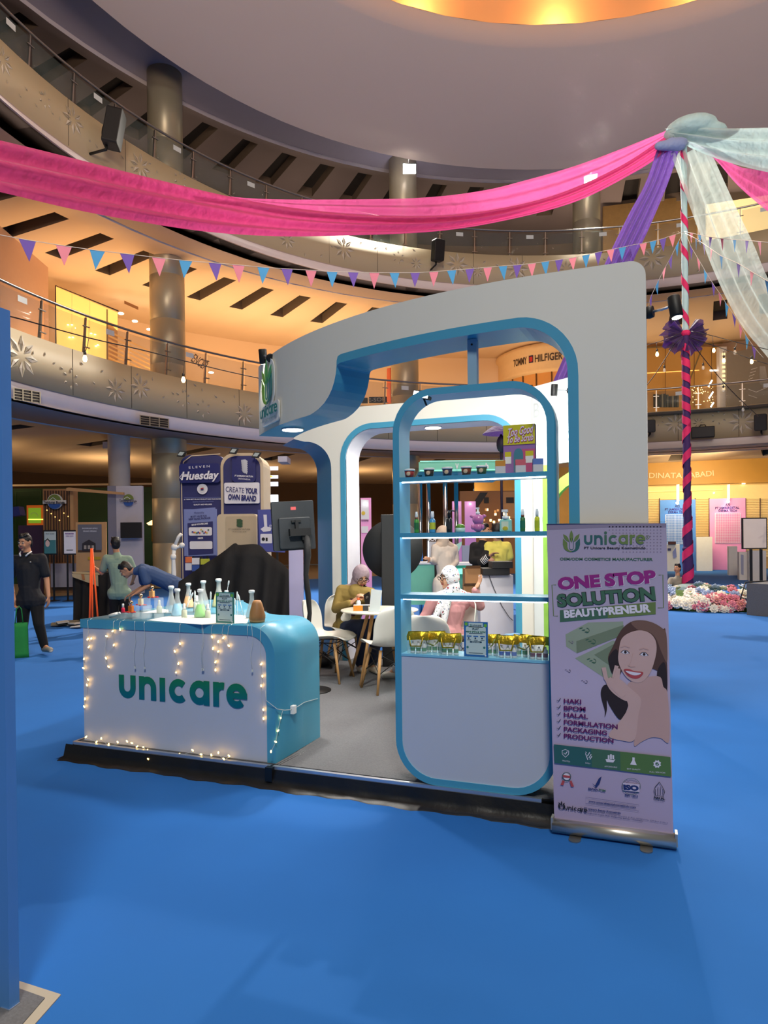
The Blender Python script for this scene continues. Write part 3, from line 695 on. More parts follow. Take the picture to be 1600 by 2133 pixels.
b.grid([[(x, -.012, z) for x, z in hole], [(x, -.012, z) for x, z in h2]], sm=False); b.grid([[(x, -.012, z) for x, z in h2], [(x, .0, z) for x, z in h2]]); b.grid([[(x, -.012, z) for x, z in hole], [(x, .02, z) for x, z in hole]]); b.build('blue_portal_trim', bt, m_blue)
b = MB(); e = [(-3.62+2.4, 0)]+flare[1:-2]; dv = Vector((-.42,.46,0))
b.grid([[Vector((x, 0, z)) for x, z in e], [Vector((x, 0, z))+dv for x, z in e]]); b.build('blue_end', bt, m_blue)
dl = Pz(895, 886, 2.86); downlight((dl.x, 7.8, 2.86), .10, 'round white downlight in the top of the white portal', 42)
# small flood lamp above the shelf unit
pf = Vector((-1.28,3.93,2.415)); t = thing('small_floodlight', 'small bright floodlight on the rounded top left of the shelf unit', 'floodlight', pf)
q = Matrix.Rotation(.25, 4, 'Y')
b = MB(); b.box((-.05,-.01,-.018),(.05,.05,.02), M=q); b.build('housing', t, m_blk)
b = MB(); b.box((-.045,-.0125,-.016),(.045,-.0105,.014), M=q); b.build('lamp_face', t, m_disc)
b = MB(); b.tube([(0,.02,0),(.02,.04,-.06)], .006); b.build('bracket', t, m_blk)
# side wall of the green booth behind
gt = thing('green_shelf_booth', 'white wall with faint lettering above bright green arched shelving, behind the portal wall', 'booth', (-1.15,7.55,ZP))
dA = Vector((.8,-.6,0)); S = Sheet((0,0,0), dA, (0,0,1), (-.6,-.8,0), .002)
mg = mat('lime_green', (150,205,84), .5, var=.06); mg2 = mat('lime_green_dark', (96,160,56), .6); mgw = mat('green_booth_white', (226,232,230), .6)
S.rect(-.05, 2.20, 1.2, 3.05, mgw, 0, th=.04); S.rect(-.05, 0, .1, 2.2, mgw, 0, th=.04); S.build('white_wall', gt)
S = Sheet((0,0,0), dA, (0,0,1), (-.6,-.8,0), .002); S.rect(.1, 0, .2, 2.2, mg, 0, th=.05); S.rect(.2, 0, 1.2, 1.45, mg, -30, th=.02)
S.poly([(.2,1.45)]+[(.62-.42*cos(math.radians(a)), 1.62+.38*sin(math.radians(a))) for a in range(0, 181, 12)]+[(1.1,1.45),(1.2,1.45),(1.2,1.62)]+[(.62+.54*cos(math.radians(a)), 1.62+.5*sin(math.radians(a))) for a in range(0, 181, 12)]+[(.12,1.45)], mg, 0, th=.04)
S.build('green_arch', gt)
for z in (1.42, 1.05, .70):
    S = Sheet((0,0,0), dA, (0,0,1), (-.6,-.8,0), .002); S.rect(.2, z, 1.2, z+.03, mg, -25, th=.16); S.build('shelf', gt)
S = Sheet((0,0,0), dA, (0,0,1), (-.6,-.8,0), .002); mt = mat('faint_text', (186,190,188), .6)
S.text('Beauty Trends', -.03, 2.72, .16, mt, 22, width=1.1); S.text('& Innovation', .0, 2.42, .16, mt, 22, width=.95); S.build('lettering', gt)
light('green_booth_light', 'AREA', (-.9,6.6,2.9), 30, (255,252,246), .3, (-.6,7.2,1.2))
# left neighbour panel
t = thing('blue_partition_panel', 'tall plain blue partition panel at the left edge', 'partition', (-2.02,1.75,0))
b = MB(); b.box((-2.2,-.04,0),(-.004,0,2.352)); b.build('panel_face', t, mat('partition_blue', (78,134,200), .5, var=.03))
b = MB(); b.box((-.04,-.044,.0),(.0,-.0005,.012)); b.build('metal_foot', t, m_alu)
t = thing('floor_mat', 'grey carpet patch edged with beige tape beside the blue partition', 'mat', (-2.1,1.8,.001))
A = [Vector(Pz(u, v, .0)) for u, v in ((40,2046),(127,2074),(60,2150))]
o0 = Vector(t.location)
e1 = (A[1]-A[0]); e2 = (A[2]-A[1])
pts = [A[0]+(A[0]-A[1])*1.2, A[1], A[1]+e2*2.2, A[0]+(A[0]-A[1])*1.2+e2*2.2]
b = MB(); b.prism([(p.x-o0.x, p.y-o0.y, 0) for p in pts], (0,0,.004)); b.build('tape_border', t, mat('beige_tape', (170,164,148), .5))
cn = sum(pts, Vector())/4; ins = [p+(cn-p).normalized()*.05 for p in pts]
b = MB(); b.prism([(p.x-o0.x, p.y-o0.y, .004) for p in ins], (0,0,.004)); b.build('carpet_piece', t, m_grey)
# ================================================================ PEOPLE
def vox(name, prims, voxel, mats, parent=None, smooth=2, label=None):
    """one continuous surface grown over tapered limbs; mats picked by nearest limb"""
    b = MB()
    for p in prims:
        if p[0] == 'c':
            p0, r0, p1, r1 = Vector(p[1]), p[2], Vector(p[3]), p[4]
            d = p1-p0; M = d.to_track_quat('Z', 'Y').to_matrix().to_4x4() if d.length > 1e-6 else Matrix()
            L = d.length; prof = [(max(1e-4, r0*sin(a)), -r0*cos(a)) for a in (.02, .5, 1.05, 1.57)]+[(max(1e-4, r1*cos(a)), L+r1*sin(a)) for a in (0, .5, 1.05, 1.55)]
            b.lathe(prof, seg=12, M=Matrix.Translation(p0) @ M)
        else: b.ell(p[1], p[2], M=p[3], seg=14, rings=10)
    bmesh.ops.recalc_face_normals(b.bm, faces=b.bm.faces)
    me = bpy.data.meshes.new('v'); b.bm.to_mesh(me); b.bm.free(); o = bpy.data.objects.new('v', me); COL.objects.link(o)
    r_ = o.modifiers.new('r', 'REMESH'); r_.mode = 'VOXEL'; r_.voxel_size = voxel
    if smooth: q = o.modifiers.new('s', 'SMOOTH'); q.factor = .5; q.iterations = smooth
    dg = bpy.context.evaluated_depsgraph_get(); m2 = bpy.data.meshes.new_from_object(o.evaluated_get(dg)); m2.name = name
    bpy.data.objects.remove(o); bpy.data.meshes.remove(me)
    for m in mats: m2.materials.append(m)
    nf = len(m2.polygons)
    if len(mats) > 1 and nf:
        C = np.empty(nf*3); m2.polygons.foreach_get('center', C); C = C.reshape(-1, 3); best = np.full(nf, 1e9); idx = np.zeros(nf, int)
        for p in prims:
            if p[0] == 'c':
                a, e = np.array(p[1]), np.array(p[3]); d = e-a; t = np.clip(((C-a) @ d)/max(d @ d, 1e-9), 0, 1); D = np.linalg.norm(C-(a+t[:, None]*d), axis=1)-(p[2]+(p[4]-p[2])*t); mi = p[5]
            else:
                Mi = np.array((p[3] or Matrix()).to_3x3().inverted()); q = (C-np.array(p[1])) @ Mi.T/np.array(p[2]); D = (np.linalg.norm(q, axis=1)-1)*min(p[2]); mi = p[4]
            w = D < best; best[w] = D[w]; idx[w] = mi
        m2.polygons.foreach_set('material_index', idx.tolist())
    m2.polygons.foreach_set('use_smooth', [True]*nf)
    o = bpy.data.objects.new(name, m2); COL.objects.link(o)
    if parent is not None: o.parent = parent
    if label: o['label'] = label
    return o
m_skin = mat('skin_tan', (186,134,102), .55, var=.04, scale=20); m_skin2 = mat('skin_warm', (198,150,120), .55, var=.04, scale=20)
m_hair = mat('hair_black', (16,13,12), .5, var=.3, scale=60, bump=.3); m_eyew = mat('eye_white', (225,220,215), .3); m_iris = mat('eye_dark', (20,14,12), .2); m_lip = mat('lips', (150,82,76), .5)
def hand(P, w, d, n, s_, curl=.5, mi=0, k=1., spread=0.):
    """palm, four unequal fingers and a thumb; w wrist, d pointing direction, n out of the palm, s_ towards the thumb"""
    w = Vector(w); d = Vector(d).normalized(); n = Vector(n); n = (n-d*n.dot(d)).normalized(); s = d.cross(n).normalized()
    if s.dot(Vector(s_)) < 0: s = -s
    for i, t in enumerate((-1.35, -.45, .45, 1.3)):
        kn = w+d*(.088-.006*abs(t))*k+s*t*.019*k
        P.append(('c', w+s*t*.011*k, .016*k, kn, .0105*k, mi))
        ln = (.034, .041, .045, .04)[i]*k; di = (d+s*t*spread).normalized()
        a = curl; d1 = (di*cos(a)+n*sin(a)); p1 = kn+d1*ln; d2 = di*cos(a*2.1)+n*sin(a*2.1); p2 = p1+d2*ln*.62; d3 = di*cos(a*2.9)+n*sin(a*2.9); p3 = p2+d3*ln*.45
        P += [('c', kn, .0098*k, p1, .0088*k, mi), ('c', p1, .0088*k, p2, .008*k, mi), ('c', p2, .008*k, p3, .007*k, mi)]
    b0 = w+d*.022*k+s*.018*k; td = (d*.62+s*.7+n*.35*max(curl,.3)).normalized(); b1 = b0+td*.038*k; b2 = b1+(d*.85+s*.25+n*.4).normalized()*.028*k
    P += [('c', b0, .0135*k, b1, .0105*k, mi), ('c', b1, .0105*k, b2, .0085*k, mi)]
def person(lab, root, J, skin, top, legs, voxel=.011, fwd=(0,-1,0), up=(0,0,1), short=True, hair=m_hair, hijab=None, shoes=None, k=1., hands=None, face=True, robe=False, face_dark=None, loose=1.):
    t = thing('person', lab, 'person', root); R0 = Vector(root)
    J = {a: Vector(b)-R0 for a, b in J.items()}
    fw = Vector(fwd).normalized(); upv = Vector(up); upv = (upv-fw*upv.dot(fw)).normalized(); rt = fw.cross(upv).normalized()
    MH = Matrix((rt, fw, upv)).transposed().to_4x4()
    h = J['head']
    P = []
    P.append(('e', h, (.074*k,.09*k,.108*k), MH, 0)); P.append(('e', h+fw*.022*k-upv*.05*k, (.055*k,.066*k,.06*k), MH, 0))
    P.append(('c', h+fw*.086*k+upv*.012*k, .009*k, h+fw*.102*k-upv*.02*k, .013*k, 0)); P.append(('c', h+fw*.07*k-upv*.086*k, .022*k, h+fw*.06*k-upv*.09*k, .02*k, 0))
    for s in (-1, 1): P.append(('e', h+rt*s*.076*k-fw*.005, (.012*k,.022*k,.032*k), MH, 0)); P.append(('c', h+rt*s*.035*k+fw*.075*k-upv*.03*k, .02*k, h+rt*s*.03*k+fw*.07*k-upv*.05*k, .02*k, 0))
    P.append(('c', h-upv*.05*k-fw*.01, .052*k, J['neck'], .056*k, 0))
    tor = lambda g, mi: [('c', J['neck'], .055*k+g*.3, (J['sL']+J['sR'])/2, .085*k+g, mi), ('c', J['sL'], .055*k+g, J['sR'], .055*k+g, mi), ('c', J['sL'].lerp(J['chest'], .35), .085*k+g, J['sR'].lerp(J['chest'], .35), .085*k+g, mi), ('c', J['sL'].lerp(J['chest'], .6), .09*k+g, J['waist'].lerp(J['hL'], .25), .1*k+g, mi), ('c', J['sR'].lerp(J['chest'], .6), .09*k+g, J['waist'].lerp(J['hR'], .25), .1*k+g, mi), ('c', J['chest'], .115*k+g, J['waist'], .11*k+g, mi), ('c', J['waist'], .115*k+g, (J['hL']+J['hR'])/2, .12*k+g, mi)]
    P += tor(0, 0)
    hd = hands or {}
    for s in 'LR':
        P += [('c', J['s'+s], .052*k, J['e'+s], .038*k, 0), ('c', J['e'+s], .038*k, J['w'+s], .026*k, 0)]
        q = hd.get(s, {}); d = Vector(q.get('d', J['w'+s]-J['e'+s])); n = Vector(q.get('n', fw)) ; hand(P, J['w'+s], d, n if n.length else fw, q.get('s', fw), q.get('curl', .35), 0, k, q.get('spread', .0))
        P += [('c', J['h'+s], .085*k, J['k'+s], .056*k, 0), ('c', J['k'+s], .055*k, J['a'+s], .036*k, 0), ('c', J['a'+s], .036*k, J['t'+s], .026*k, 0)]
    P.append(('c', J['hL'], .09*k, J['hR'], .09*k, 0))
    vox('body', P, voxel, [skin], t)
    g = .014*loose; T = tor(g, 0)
    for s in 'LR':
        if short: e = J['s'+s].lerp(J['e'+s], .72); T.append(('c', J['s'+s], .058*k+g, e, .058*k+g*.8, 0))
        else: T += [('c', J['s'+s], .055*k+g, J['e'+s], .044*k+g*.8, 0), ('c', J['e'+s], .044*k+g*.8, J['e'+s].lerp(J['w'+s], .93), .034*k+g*.7, 0)]
    T.append(('c', J['hL'], .108*k+g, J['hR'], .108*k+g, 0)); T += [('c', J['waist'].lerp(J['h'+s], .3), .1*k+g, J['h'+s].lerp(J['k'+s], .1 if not robe else .2), .1*k+g, 0) for s in 'LR']
    if robe:
        T += [('c', J['hL'], .12*k+g, J['kL'], .13*k+g, 0), ('c', J['hR'], .12*k+g, J['kR'], .13*k+g, 0), ('c', J['kL'], .13*k+g, J['aL'], .12*k+g, 0), ('c', J['kR'], .13*k+g, J['aR'], .12*k+g, 0)]
    vox('robe' if robe else ('shirt' if short else 'jacket'), T, voxel, [top], t)
    if not robe:
        g = .012; T = [('c', J['hL'], .098*k+g, J['hR'], .098*k+g, 0), ('c', (J['hL']+J['hR'])/2, .1*k+g, J['waist'].lerp((J['hL']+J['hR'])/2, .4), .105*k, 0)]
        for s in 'LR': T += [('c', J['h'+s], .088*k+g, J['k'+s], .062*k+g, 0), ('c', J['k'+s], .06*k+g, J['k'+s].lerp(J['a'+s], .93), .05*k+g*.6, 0)]
        vox('trousers', T, voxel, [legs], t)
    if shoes:
        for s in 'LR':
            a, e = J['a'+s], J['t'+s]; dd = (e-a); dd.z = 0; dd = dd.normalized() if dd.length > 1e-3 else fw
            S_ = [('c', a-Vector((0,0,.03*k))-dd*.03, .04*k, e+dd*.03-Vector((0,0,.0)), .036*k, 0), ('c', a-Vector((0,0,.05*k))-dd*.045, .03*k, e+dd*.04-Vector((0,0,.012)), .028*k, 1)]
            vox('shoe', S_, max(.007, voxel*.7), shoes, t)
    if hijab:
        m, spec = hijab
        Hh = [('e', h-fw*.012+upv*.012*k, (.098*k,.108*k,.128*k), MH, 0), ('c', h-upv*.08*k-fw*.02, .09*k, J['neck']+fw*.02-upv*.02, .1*k, 0)]
        Hh += [('c', J['neck']+fw*.04, .075*k, J['chest'].lerp(J['neck'], .35)+fw*.09, .07*k, 0), ('c', J['neck'], .08*k, J['sL'].lerp(J['neck'], .35), .07*k, 0), ('c', J['neck'], .08*k, J['sR'].lerp(J['neck'], .35), .07*k, 0)]
        for e in spec.get('extra', []): Hh.append(('c', Vector(e[0])-R0, e[1], Vector(e[2])-R0, e[3], 0))
        o = vox('hijab', Hh, voxel*.8, [m], t, smooth=3)
        # open the face: drop faces in front of the face oval
        bm = bmesh.new(); bm.from_mesh(o.data); fc = h+fw*.075*k-upv*.022*k; kill = []
        for v in bm.verts:
            q = v.co-fc
            if q.dot(fw) > -.062*k and (q.dot(rt)/(.055*k))**2+(q.dot(upv)/(.079*k))**2 < 1 : kill.append(v)
        bmesh.ops.delete(bm, geom=kill, context='VERTS'); bm.to_mesh(o.data); bm.free()
        so = o.modifiers.new('t', 'SOLIDIFY'); so.thickness = .006
    elif hair:
        Hh = [('e', h-fw*.02*k+upv*.03*k, (.083*k,.094*k,.1*k), MH, 0), ('e', h-fw*.045*k-upv*.01*k, (.078*k,.062*k,.09*k), MH, 0), ('c', h+fw*.045*k+upv*.092*k, .03*k, h-fw*.05*k+upv*.095*k, .04*k, 0)]
        for i in range(14): a = i*2.4; Hh.append(('e', h+upv*(.1+.012*sin(i*3.))*k+rt*.05*cos(a)*k+fw*(.05*sin(a)-.005)*k, (.02*k,.02*k,.022*k), MH, 0))
        vox('hair', Hh, voxel*.8, [hair], t)
    if face:
        for s in (-1, 1):
            c = h+rt*s*.031*k+fw*.083*k+upv*.012*k
            b = MB(); b.ell(c, (.0145*k,.008*k,.0085*k), m_eyew, M=MH); b.ell(c+fw*.005*k, (.0065*k,.0045*k,.0075*k), m_iris, M=MH); b.build('eye', t)
            b = MB(); b.tube([c+rt*(-.02)*k+upv*.02*k+fw*.0*k, c+upv*.026*k+fw*.005*k, c+rt*.02*k+upv*.02*k], [.003*k,.0045*k,.003*k], seg=6); b.build('eyebrow', t, m_iris)
        b = MB(); c = h+fw*.091*k-upv*.052*k; b.ell(c, (.024*k,.008*k,.0065*k), M=MH); b.ell(c-upv*.008*k, (.018*k,.008*k,.007*k), M=MH); b.build('mouth', t, m_lip)
    t['_f'] = 1; del t['_f']
    return t, (h, fw, rt, upv, MH)
def JJ(Z, **kw): return {a: Pd(u, v, Z+dz) for a, (u, v, dz) in kw.items()}
VC = -Vector(MB_[2]); VR = Vector(MB_[0])    # towards the viewer, viewer's right
# 1 man in black polo, standing at the left
Z = 9.8; J = JJ(Z, head=(52,1130,0), neck=(57,1153,.02), sL=(87,1163,.02), sR=(30,1166,.05), chest=(59,1185,0), waist=(61,1222,0), eL=(97,1207,.03), wL=(101,1243,-.05), eR=(21,1208,.05), wR=(30,1250,-.12), hL=(76,1250,0), hR=(50,1250,0), kL=(81,1300,-.05), aL=(93,1347,.02), tL=(104,1353,-.14), kR=(47,1302,0), aR=(47,1350,.05), tR=(52,1353,-.14))
m_polo = mat('polo_navy_black', (20,22,30), .85, var=.2, scale=20, bump=.2); m_trb = mat('trousers_black', (12,12,14), .9, var=.2, bump=.2); m_shoe = mat('trainer_grey', (150,146,136), .7, var=.3, scale=30); m_sole = mat('trainer_sole', (200,196,186), .7)
rt_ = Pz(66, 1352, 0)
t, hb = person('person standing at the left in a black polo shirt, holding a green bag', rt_, J, m_skin, m_polo, m_trb, .010, fwd=VC*.9-VR*.15+Vector((0,0,-.2)), shoes=[m_shoe, m_sole], hands={'L': dict(d=(0,0,-1), n=-VR, s=VC, curl=.3), 'R': dict(d=(0,0,-1), n=VR, s=VC, curl=.9)})
nk = Vector(J['neck'])-rt_
for s in (-1, 1):
    b = MB(); b.tube([nk+VC*.03+VR*s*.075+Vector((0,0,.03)), nk+VC*.09+VR*s*.06, nk+VC*.12+VR*s*.035-Vector((0,0,.035))], [.008,.012,.01], seg=6); b.build('collar_tip', t, mat('collar_white', (210,210,214), .8))
b = MB(); b.ell(nk+VC*.135+VR*.11-Vector((0,0,.115)), (.014,.006,.01)); b.build('chest_emblem', t, m_sole)
gb = Pz(41, 1369, 0); t = thing('shopping_bag', 'green fabric carrier bag held beside the left edge panel', 'bag', gb)
b = MB(); rows = []
for i in range(9):
    z = .47*i/8; w = .115-.02*i/8; d = .07-.03*i/8; rows.append([Vector((x*w+.006*sin(7*z+j), y*d, z)) for j, (x, y) in enumerate([(-1,-1),(-.3,-1.15),(.4,-1.05),(1,-1),(1.05,0),(1,1),(0,1.1),(-1,1)])])
b.grid(rows, closeu=True); b.face(list(reversed(rows[0]))); mg_ = mat('bag_green', (20,126,56), .8, var=.15, bump=.3); o = b.build('bag_body', t, mg_); so = o.modifiers.new('t','SOLIDIFY'); so.thickness = .003; 
b = MB(); b.tube([(-.05,-.03,.45),(-.03,-.02,.66),(0,0,.70),(.03,-.02,.66),(.05,-.03,.45)], .007); b.build('handle', t, mg_)
t.rotation_euler.z = math.radians(45)
# 2 man in pale green shirt seen from behind
Z = 12.5; J = JJ(Z, head=(240,1133,0), neck=(243,1152,0), sL=(222,1163,-.05), sR=(268,1165,.05), chest=(246,1182,0), waist=(248,1215,0), eL=(212,1194,.0), wL=(197,1182,.12), eR=(281,1195,.1), wR=(276,1212,.25), hL=(238,1235,-.02), hR=(260,1235,.02), kL=(238,1275,.05), aL=(238,1308,.0), tL=(234,1312,.15), kR=(260,1275,.05), aR=(262,1308,0), tR=(260,1312,.15))
m_mint = mat('shirt_mint', (128,152,136), .9, var=.08, scale=12, bump=.25)
rt_ = Pd(248,1312,12.5); rt_.z = 0
person('person seen from behind in a pale green shirt and black trousers, holding orange rods', rt_, J, m_skin, m_mint, m_trb, .011, fwd=-VC*.8-VR*.6, shoes=[m_trb, m_trb], hands={'L': dict(d=-VR-VC*.3, n=-VC, s=(0,0,1), curl=.9), 'R': dict(curl=.5)}, face=False)
# 3 man in blue shirt bending forward
Z = 10.6; J = JJ(Z, head=(263,1187,0), neck=(282,1190,0), sL=(298,1190,-.14), sR=(296,1184,.16), chest=(315,1196,0), waist=(345,1210,0), eL=(308,1220,-.15), wL=(284,1236,-.2), eR=(300,1222,.15), wR=(275,1236,.1), hL=(370,1222,-.08), hR=(370,1220,.08), kL=(362,1275,-.1), aL=(372,1330,-.1), tL=(358,1336,-.1), kR=(366,1272,.1), aR=(378,1326,.1), tR=(364,1332,.1))
m_blsh = mat('shirt_slate_blue', (58,82,124), .85, var=.12, scale=10, bump=.3); rt_ = Pd(370,1330,10.6); rt_.z = 0
person('person in a slate blue shirt bending forward behind the counter', rt_, J, m_skin, m_blsh, m_trb, .010, fwd=-VR*.75+Vector((0,0,-.75))+VC*.25, up=-VR*.7+Vector((0,0,.7)), shoes=[m_trb, m_trb], hands={'L': dict(d=-VR*.8+Vector((0,0,-.4)), n=(0,0,-1), s=VC, curl=.5), 'R': dict(curl=.4)})
# 4 seated woman, mauve hijab
Z = 7.72; J = JJ(Z, head=(752,1200,0), neck=(744,1228,.08), sL=(772,1236,-.06), sR=(712,1230,.06), chest=(736,1258,.06), waist=(722,1288,.12), eL=(783,1266,-.1), wL=(768,1252,-.22), eR=(700,1268,-.02), wR=(731,1256,-.2), hL=(738,1308,.1), hR=(714,1308,.14), kL=(788,1302,-.22), aL=(775,1386,-.12), tL=(784,1396,-.25), kR=(758,1304,-.28), aR=(750,1386,-.1), tR=(757,1396,-.22))
m_must = mat('jacket_mustard', (138,116,58), .85, var=.14, scale=14, bump=.35); m_jean = mat('jeans_navy', (30,40,66), .9, var=.2, scale=40); m_hj1 = mat('hijab_mauve', (150,132,140), .85, var=.1, scale=14, bump=.5)
rt_ = Pd(726,1330,7.72); rt_.z = ZP
fw4 = VC*.75+VR*.35+Vector((0,0,-.6))
t, (h, fw, rt, upv, MH) = person('person in mauve hijab and mustard jacket seated at the white table with a phone', rt_, J, m_skin2, m_must, m_jean, .008, fwd=fw4, short=False, hijab=(m_hj1, {}), shoes=[mat('shoe_cream', (190,178,160), .7), m_sole], k=.97, hands={'R': dict(d=VR*.6+VC*.2+Vector((0,0,.5)), n=VR, s=(0,0,1), curl=.5), 'L': dict(d=-VR*.5+VC*.2+Vector((0,0,.6)), n=-VR, s=(0,0,1), curl=.6)})
b = MB(); b.ell(J['chest']-rt_+VC*.085, (.055,.05,.13)); b.build('maroon_top', t, mat('top_maroon', (70,24,38), .8))
def glasses(t, h, fw, rt, upv, m):
    b = MB()
    for s in (-1, 1):
        c = h+rt*s*.034*.95+fw*.1+upv*.01; b.tube([c+rt*.027*cos(a)+upv*.02*sin(a) for a in [i*pi/6 for i in range(12)]], .0032, closed=True, seg=6)
        b.tube([c+rt*s*.027, h+rt*s*.08+upv*.015], .0028, seg=6)
    b.tube([h+fw*.103+upv*.013-rt*.008, h+fw*.103+upv*.013+rt*.008], .003, seg=6); b.build('glasses', t, m)
glasses(t, h, fw, rt, upv, m_blk)
# 5 seated woman, floral hijab
def floral():
    m = mat('hijab_floral', (222,220,222), .8, var=0); nt = m.node_tree; b = nt.nodes['Principled BSDF']; tc = nt.nodes.new('ShaderNodeTexCoord'); prev = None
    base = (*L3((220,220,224)), 1); last = None
    for i, (sc, thr, col) in enumerate([(26,.22,(70,88,130)),(19,.2,(170,50,66)),(31,.2,(86,110,84)),(44,.16,(90,90,110))]):
        v = nt.nodes.new('ShaderNodeTexVoronoi'); v.inputs['Scale'].default_value = sc; v.inputs['Randomness'].default_value = 1
        lt = nt.nodes.new('ShaderNodeMath'); lt.operation = 'LESS_THAN'; lt.inputs[1].default_value = thr
        mx = nt.nodes.new('ShaderNodeMix'); mx.data_type = 'RGBA'; nt.links.new(tc.outputs['Object'], v.inputs['Vector']); nt.links.new(v.outputs['Distance'], lt.inputs[0]); nt.links.new(lt.outputs[0], mx.inputs[0])
        if last is None: mx.inputs[6].default_value = base
        else: nt.links.new(last, mx.inputs[6])
        mx.inputs[7].default_value = (*L3(col), 1); last = mx.outputs[2]
    nt.links.new(last, b.inputs['Base Color']); return m
m_fl = floral()
Z = 7.15; J = JJ(Z, head=(936,1204,0), neck=(944,1236,.03), sL=(902,1250,-.12), sR=(974,1246,.12), chest=(937,1272,0), waist=(934,1302,0), eL=(889,1278,-.12), wL=(872,1300,-.14), eR=(1000,1262,.05), wR=(990,1228,-.02), hL=(928,1322,-.08), hR=(946,1322,.1), kL=(872,1326,-.15), aL=(824,1397,.08), tL=(808,1406,.08), kR=(880,1322,.12), aR=(842,1388,.3), tR=(826,1396,.3))
m_pink = mat('blouse_pink', (186,132,134), .85, var=.08, scale=12, bump=.3); m_wht = mat('trousers_white', (206,210,218), .85, var=.05, bump=.2)
rt_ = Pd(936,1340,7.15); rt_.z = ZP
t, (h, fw, rt, upv, MH) = person('person in floral hijab and pink blouse seated behind the shelf unit, hand raised', rt_, J, m_skin2, m_pink, m_wht, .008, fwd=-VR*.85+VC*.35+Vector((0,0,-.1)), short=False, hijab=(m_fl, {'extra': [(Pd(925,1245,7.02), .05, Pd(907,1285,6.96), .03), (Pd(932,1245,7.0), .05, Pd(925,1296,6.95), .03)]}), shoes=[m_sole, m_sole], k=.95, hands={'R': dict(d=VR*.45+Vector((0,0,.75)), n=-VR+VC*.3, s=VC, curl=.22, spread=.18), 'L': dict(d=-VR*.3+Vector((0,0,-.8)), n=VC, s=VC, curl=.4)})
glasses(t, h, fw, rt, upv, m_blk)
# 6-8 people standing at the booth beyond
Z = 10.6; J = JJ(Z, head=(921,1113,0), neck=(924,1132,0), sL=(907,1142,-.08), sR=(945,1142,.1), chest=(927,1160,0), waist=(928,1190,0), eL=(904,1170,-.1), wL=(896,1166,-.25), eR=(950,1170,.1), wR=(940,1182,-.1), hL=(919,1215,-.05), hR=(938,1215,.05), kL=(920,1268,0), aL=(920,1316,0), tL=(915,1322,-.1), kR=(940,1268,0), aR=(940,1316,0), tR=(936,1322,-.1))
m_bei = mat('robe_beige', (206,186,166), .85, var=.06, bump=.3); rt_ = Pd(929,1322,Z); rt_.z = 0
person('person standing in a beige hijab and long cream robe beyond the shelf unit', rt_, J, m_skin2, mat('robe_cream', (214,204,192), .85, bump=.2), m_bei, .013, fwd=-VR*.8-VC*.4, short=False, robe=True, hijab=(m_bei, {}), face=False, hands={})
Z = 10.2; J = JJ(Z, head=(1009,1108,0), neck=(1006,1128,0), sL=(1022,1142,-.1), sR=(988,1138,.1), chest=(1003,1155,0), waist=(1003,1190,0), eL=(1002,1172,-.2), wL=(1018,1160,-.25), eR=(984,1168,-.05), wR=(1008,1166,-.2), hL=(1010,1210,0), hR=(994,1210,0), kL=(1010,1262,0), aL=(1010,1320,0), tL=(1006,1326,-.1), kR=(994,1262,0), aR=(992,1320,0), tR=(988,1326,-.1))
rt_ = Pd(1002,1318,Z); rt_.z = 0
t, _ = person('person in a black top with white-striped sleeves standing beyond the shelf unit', rt_, J, m_skin, mat('top_black', (18,18,20), .9, bump=.2), m_trb, .013, fwd=VR*.7+VC*.5, short=False, hair=m_hair, face=True, hands={})
for i in range(5):
    q = (J['eL'].lerp(J['wL'], .2+.17*i))-rt_; d = (J['wL']-J['eL']).normalized(); M = Matrix.Translation(q) @ d.to_track_quat('Z','Y').to_matrix().to_4x4()
    b = MB(); b.lathe([(.05,-.005),(.055,0),(.05,.006)], seg=14, M=M, cap=False); b.build('sleeve_stripe', t, mat('stripe_white', (226,226,226), .8))
Z = 10.1; J = JJ(Z, head=(1034,1108,0), neck=(1036,1128,0), sL=(1018,1138,0), sR=(1056,1138,0), chest=(1037,1155,0), waist=(1038,1185,0), eL=(1016,1165,-.05), wL=(1014,1158,.2), eR=(1062,1168,.0), wR=(1056,1166,.22), hL=(1028,1210,0), hR=(1048,1210,0), kL=(1028,1268,0), aL=(1028,1330,0), tL=(1028,1334,.12), kR=(1048,1268,0), aR=(1048,1330,0), tR=(1048,1334,.12))
rt_ = Pd(1038,1332,Z); rt_.z = 0
person('person seen from behind in a yellow T-shirt beyond the shelf unit', rt_, J, m_skin, mat('tshirt_yellow', (216,204,96), .85, var=.06, bump=.3), m_trb, .012, fwd=-VC*.9-VR*.3, face=False, hands={})
# 9 crouching man by the flowers
Z = 17.6; J = JJ(Z, head=(1411,1184,0), neck=(1412,1200,0), sL=(1424,1208,.0), sR=(1398,1208,0), chest=(1411,1216,0), waist=(1412,1232,.05), eL=(1430,1222,-.15), wL=(1420,1232,-.3), eR=(1393,1222,-.1), wR=(1400,1232,-.3), hL=(1419,1240,.1), hR=(1404,1240,.1), kL=(1430,1228,-.3), aL=(1424,1242,-.12), tL=(1425,1246,-.25), kR=(1394,1228,-.3), aR=(1400,1242,-.12), tR=(1400,1246,-.25))
rt_ = Pz(1411, 1247, 0)
person('person crouching in a grey shirt beside the flower bed at the right', rt_, J, m_skin, mat('shirt_grey', (132,128,118), .9, bump=.2), m_trb, .014, fwd=VC*.6-VR*.7, hands={}, shoes=[m_trb, m_trb])
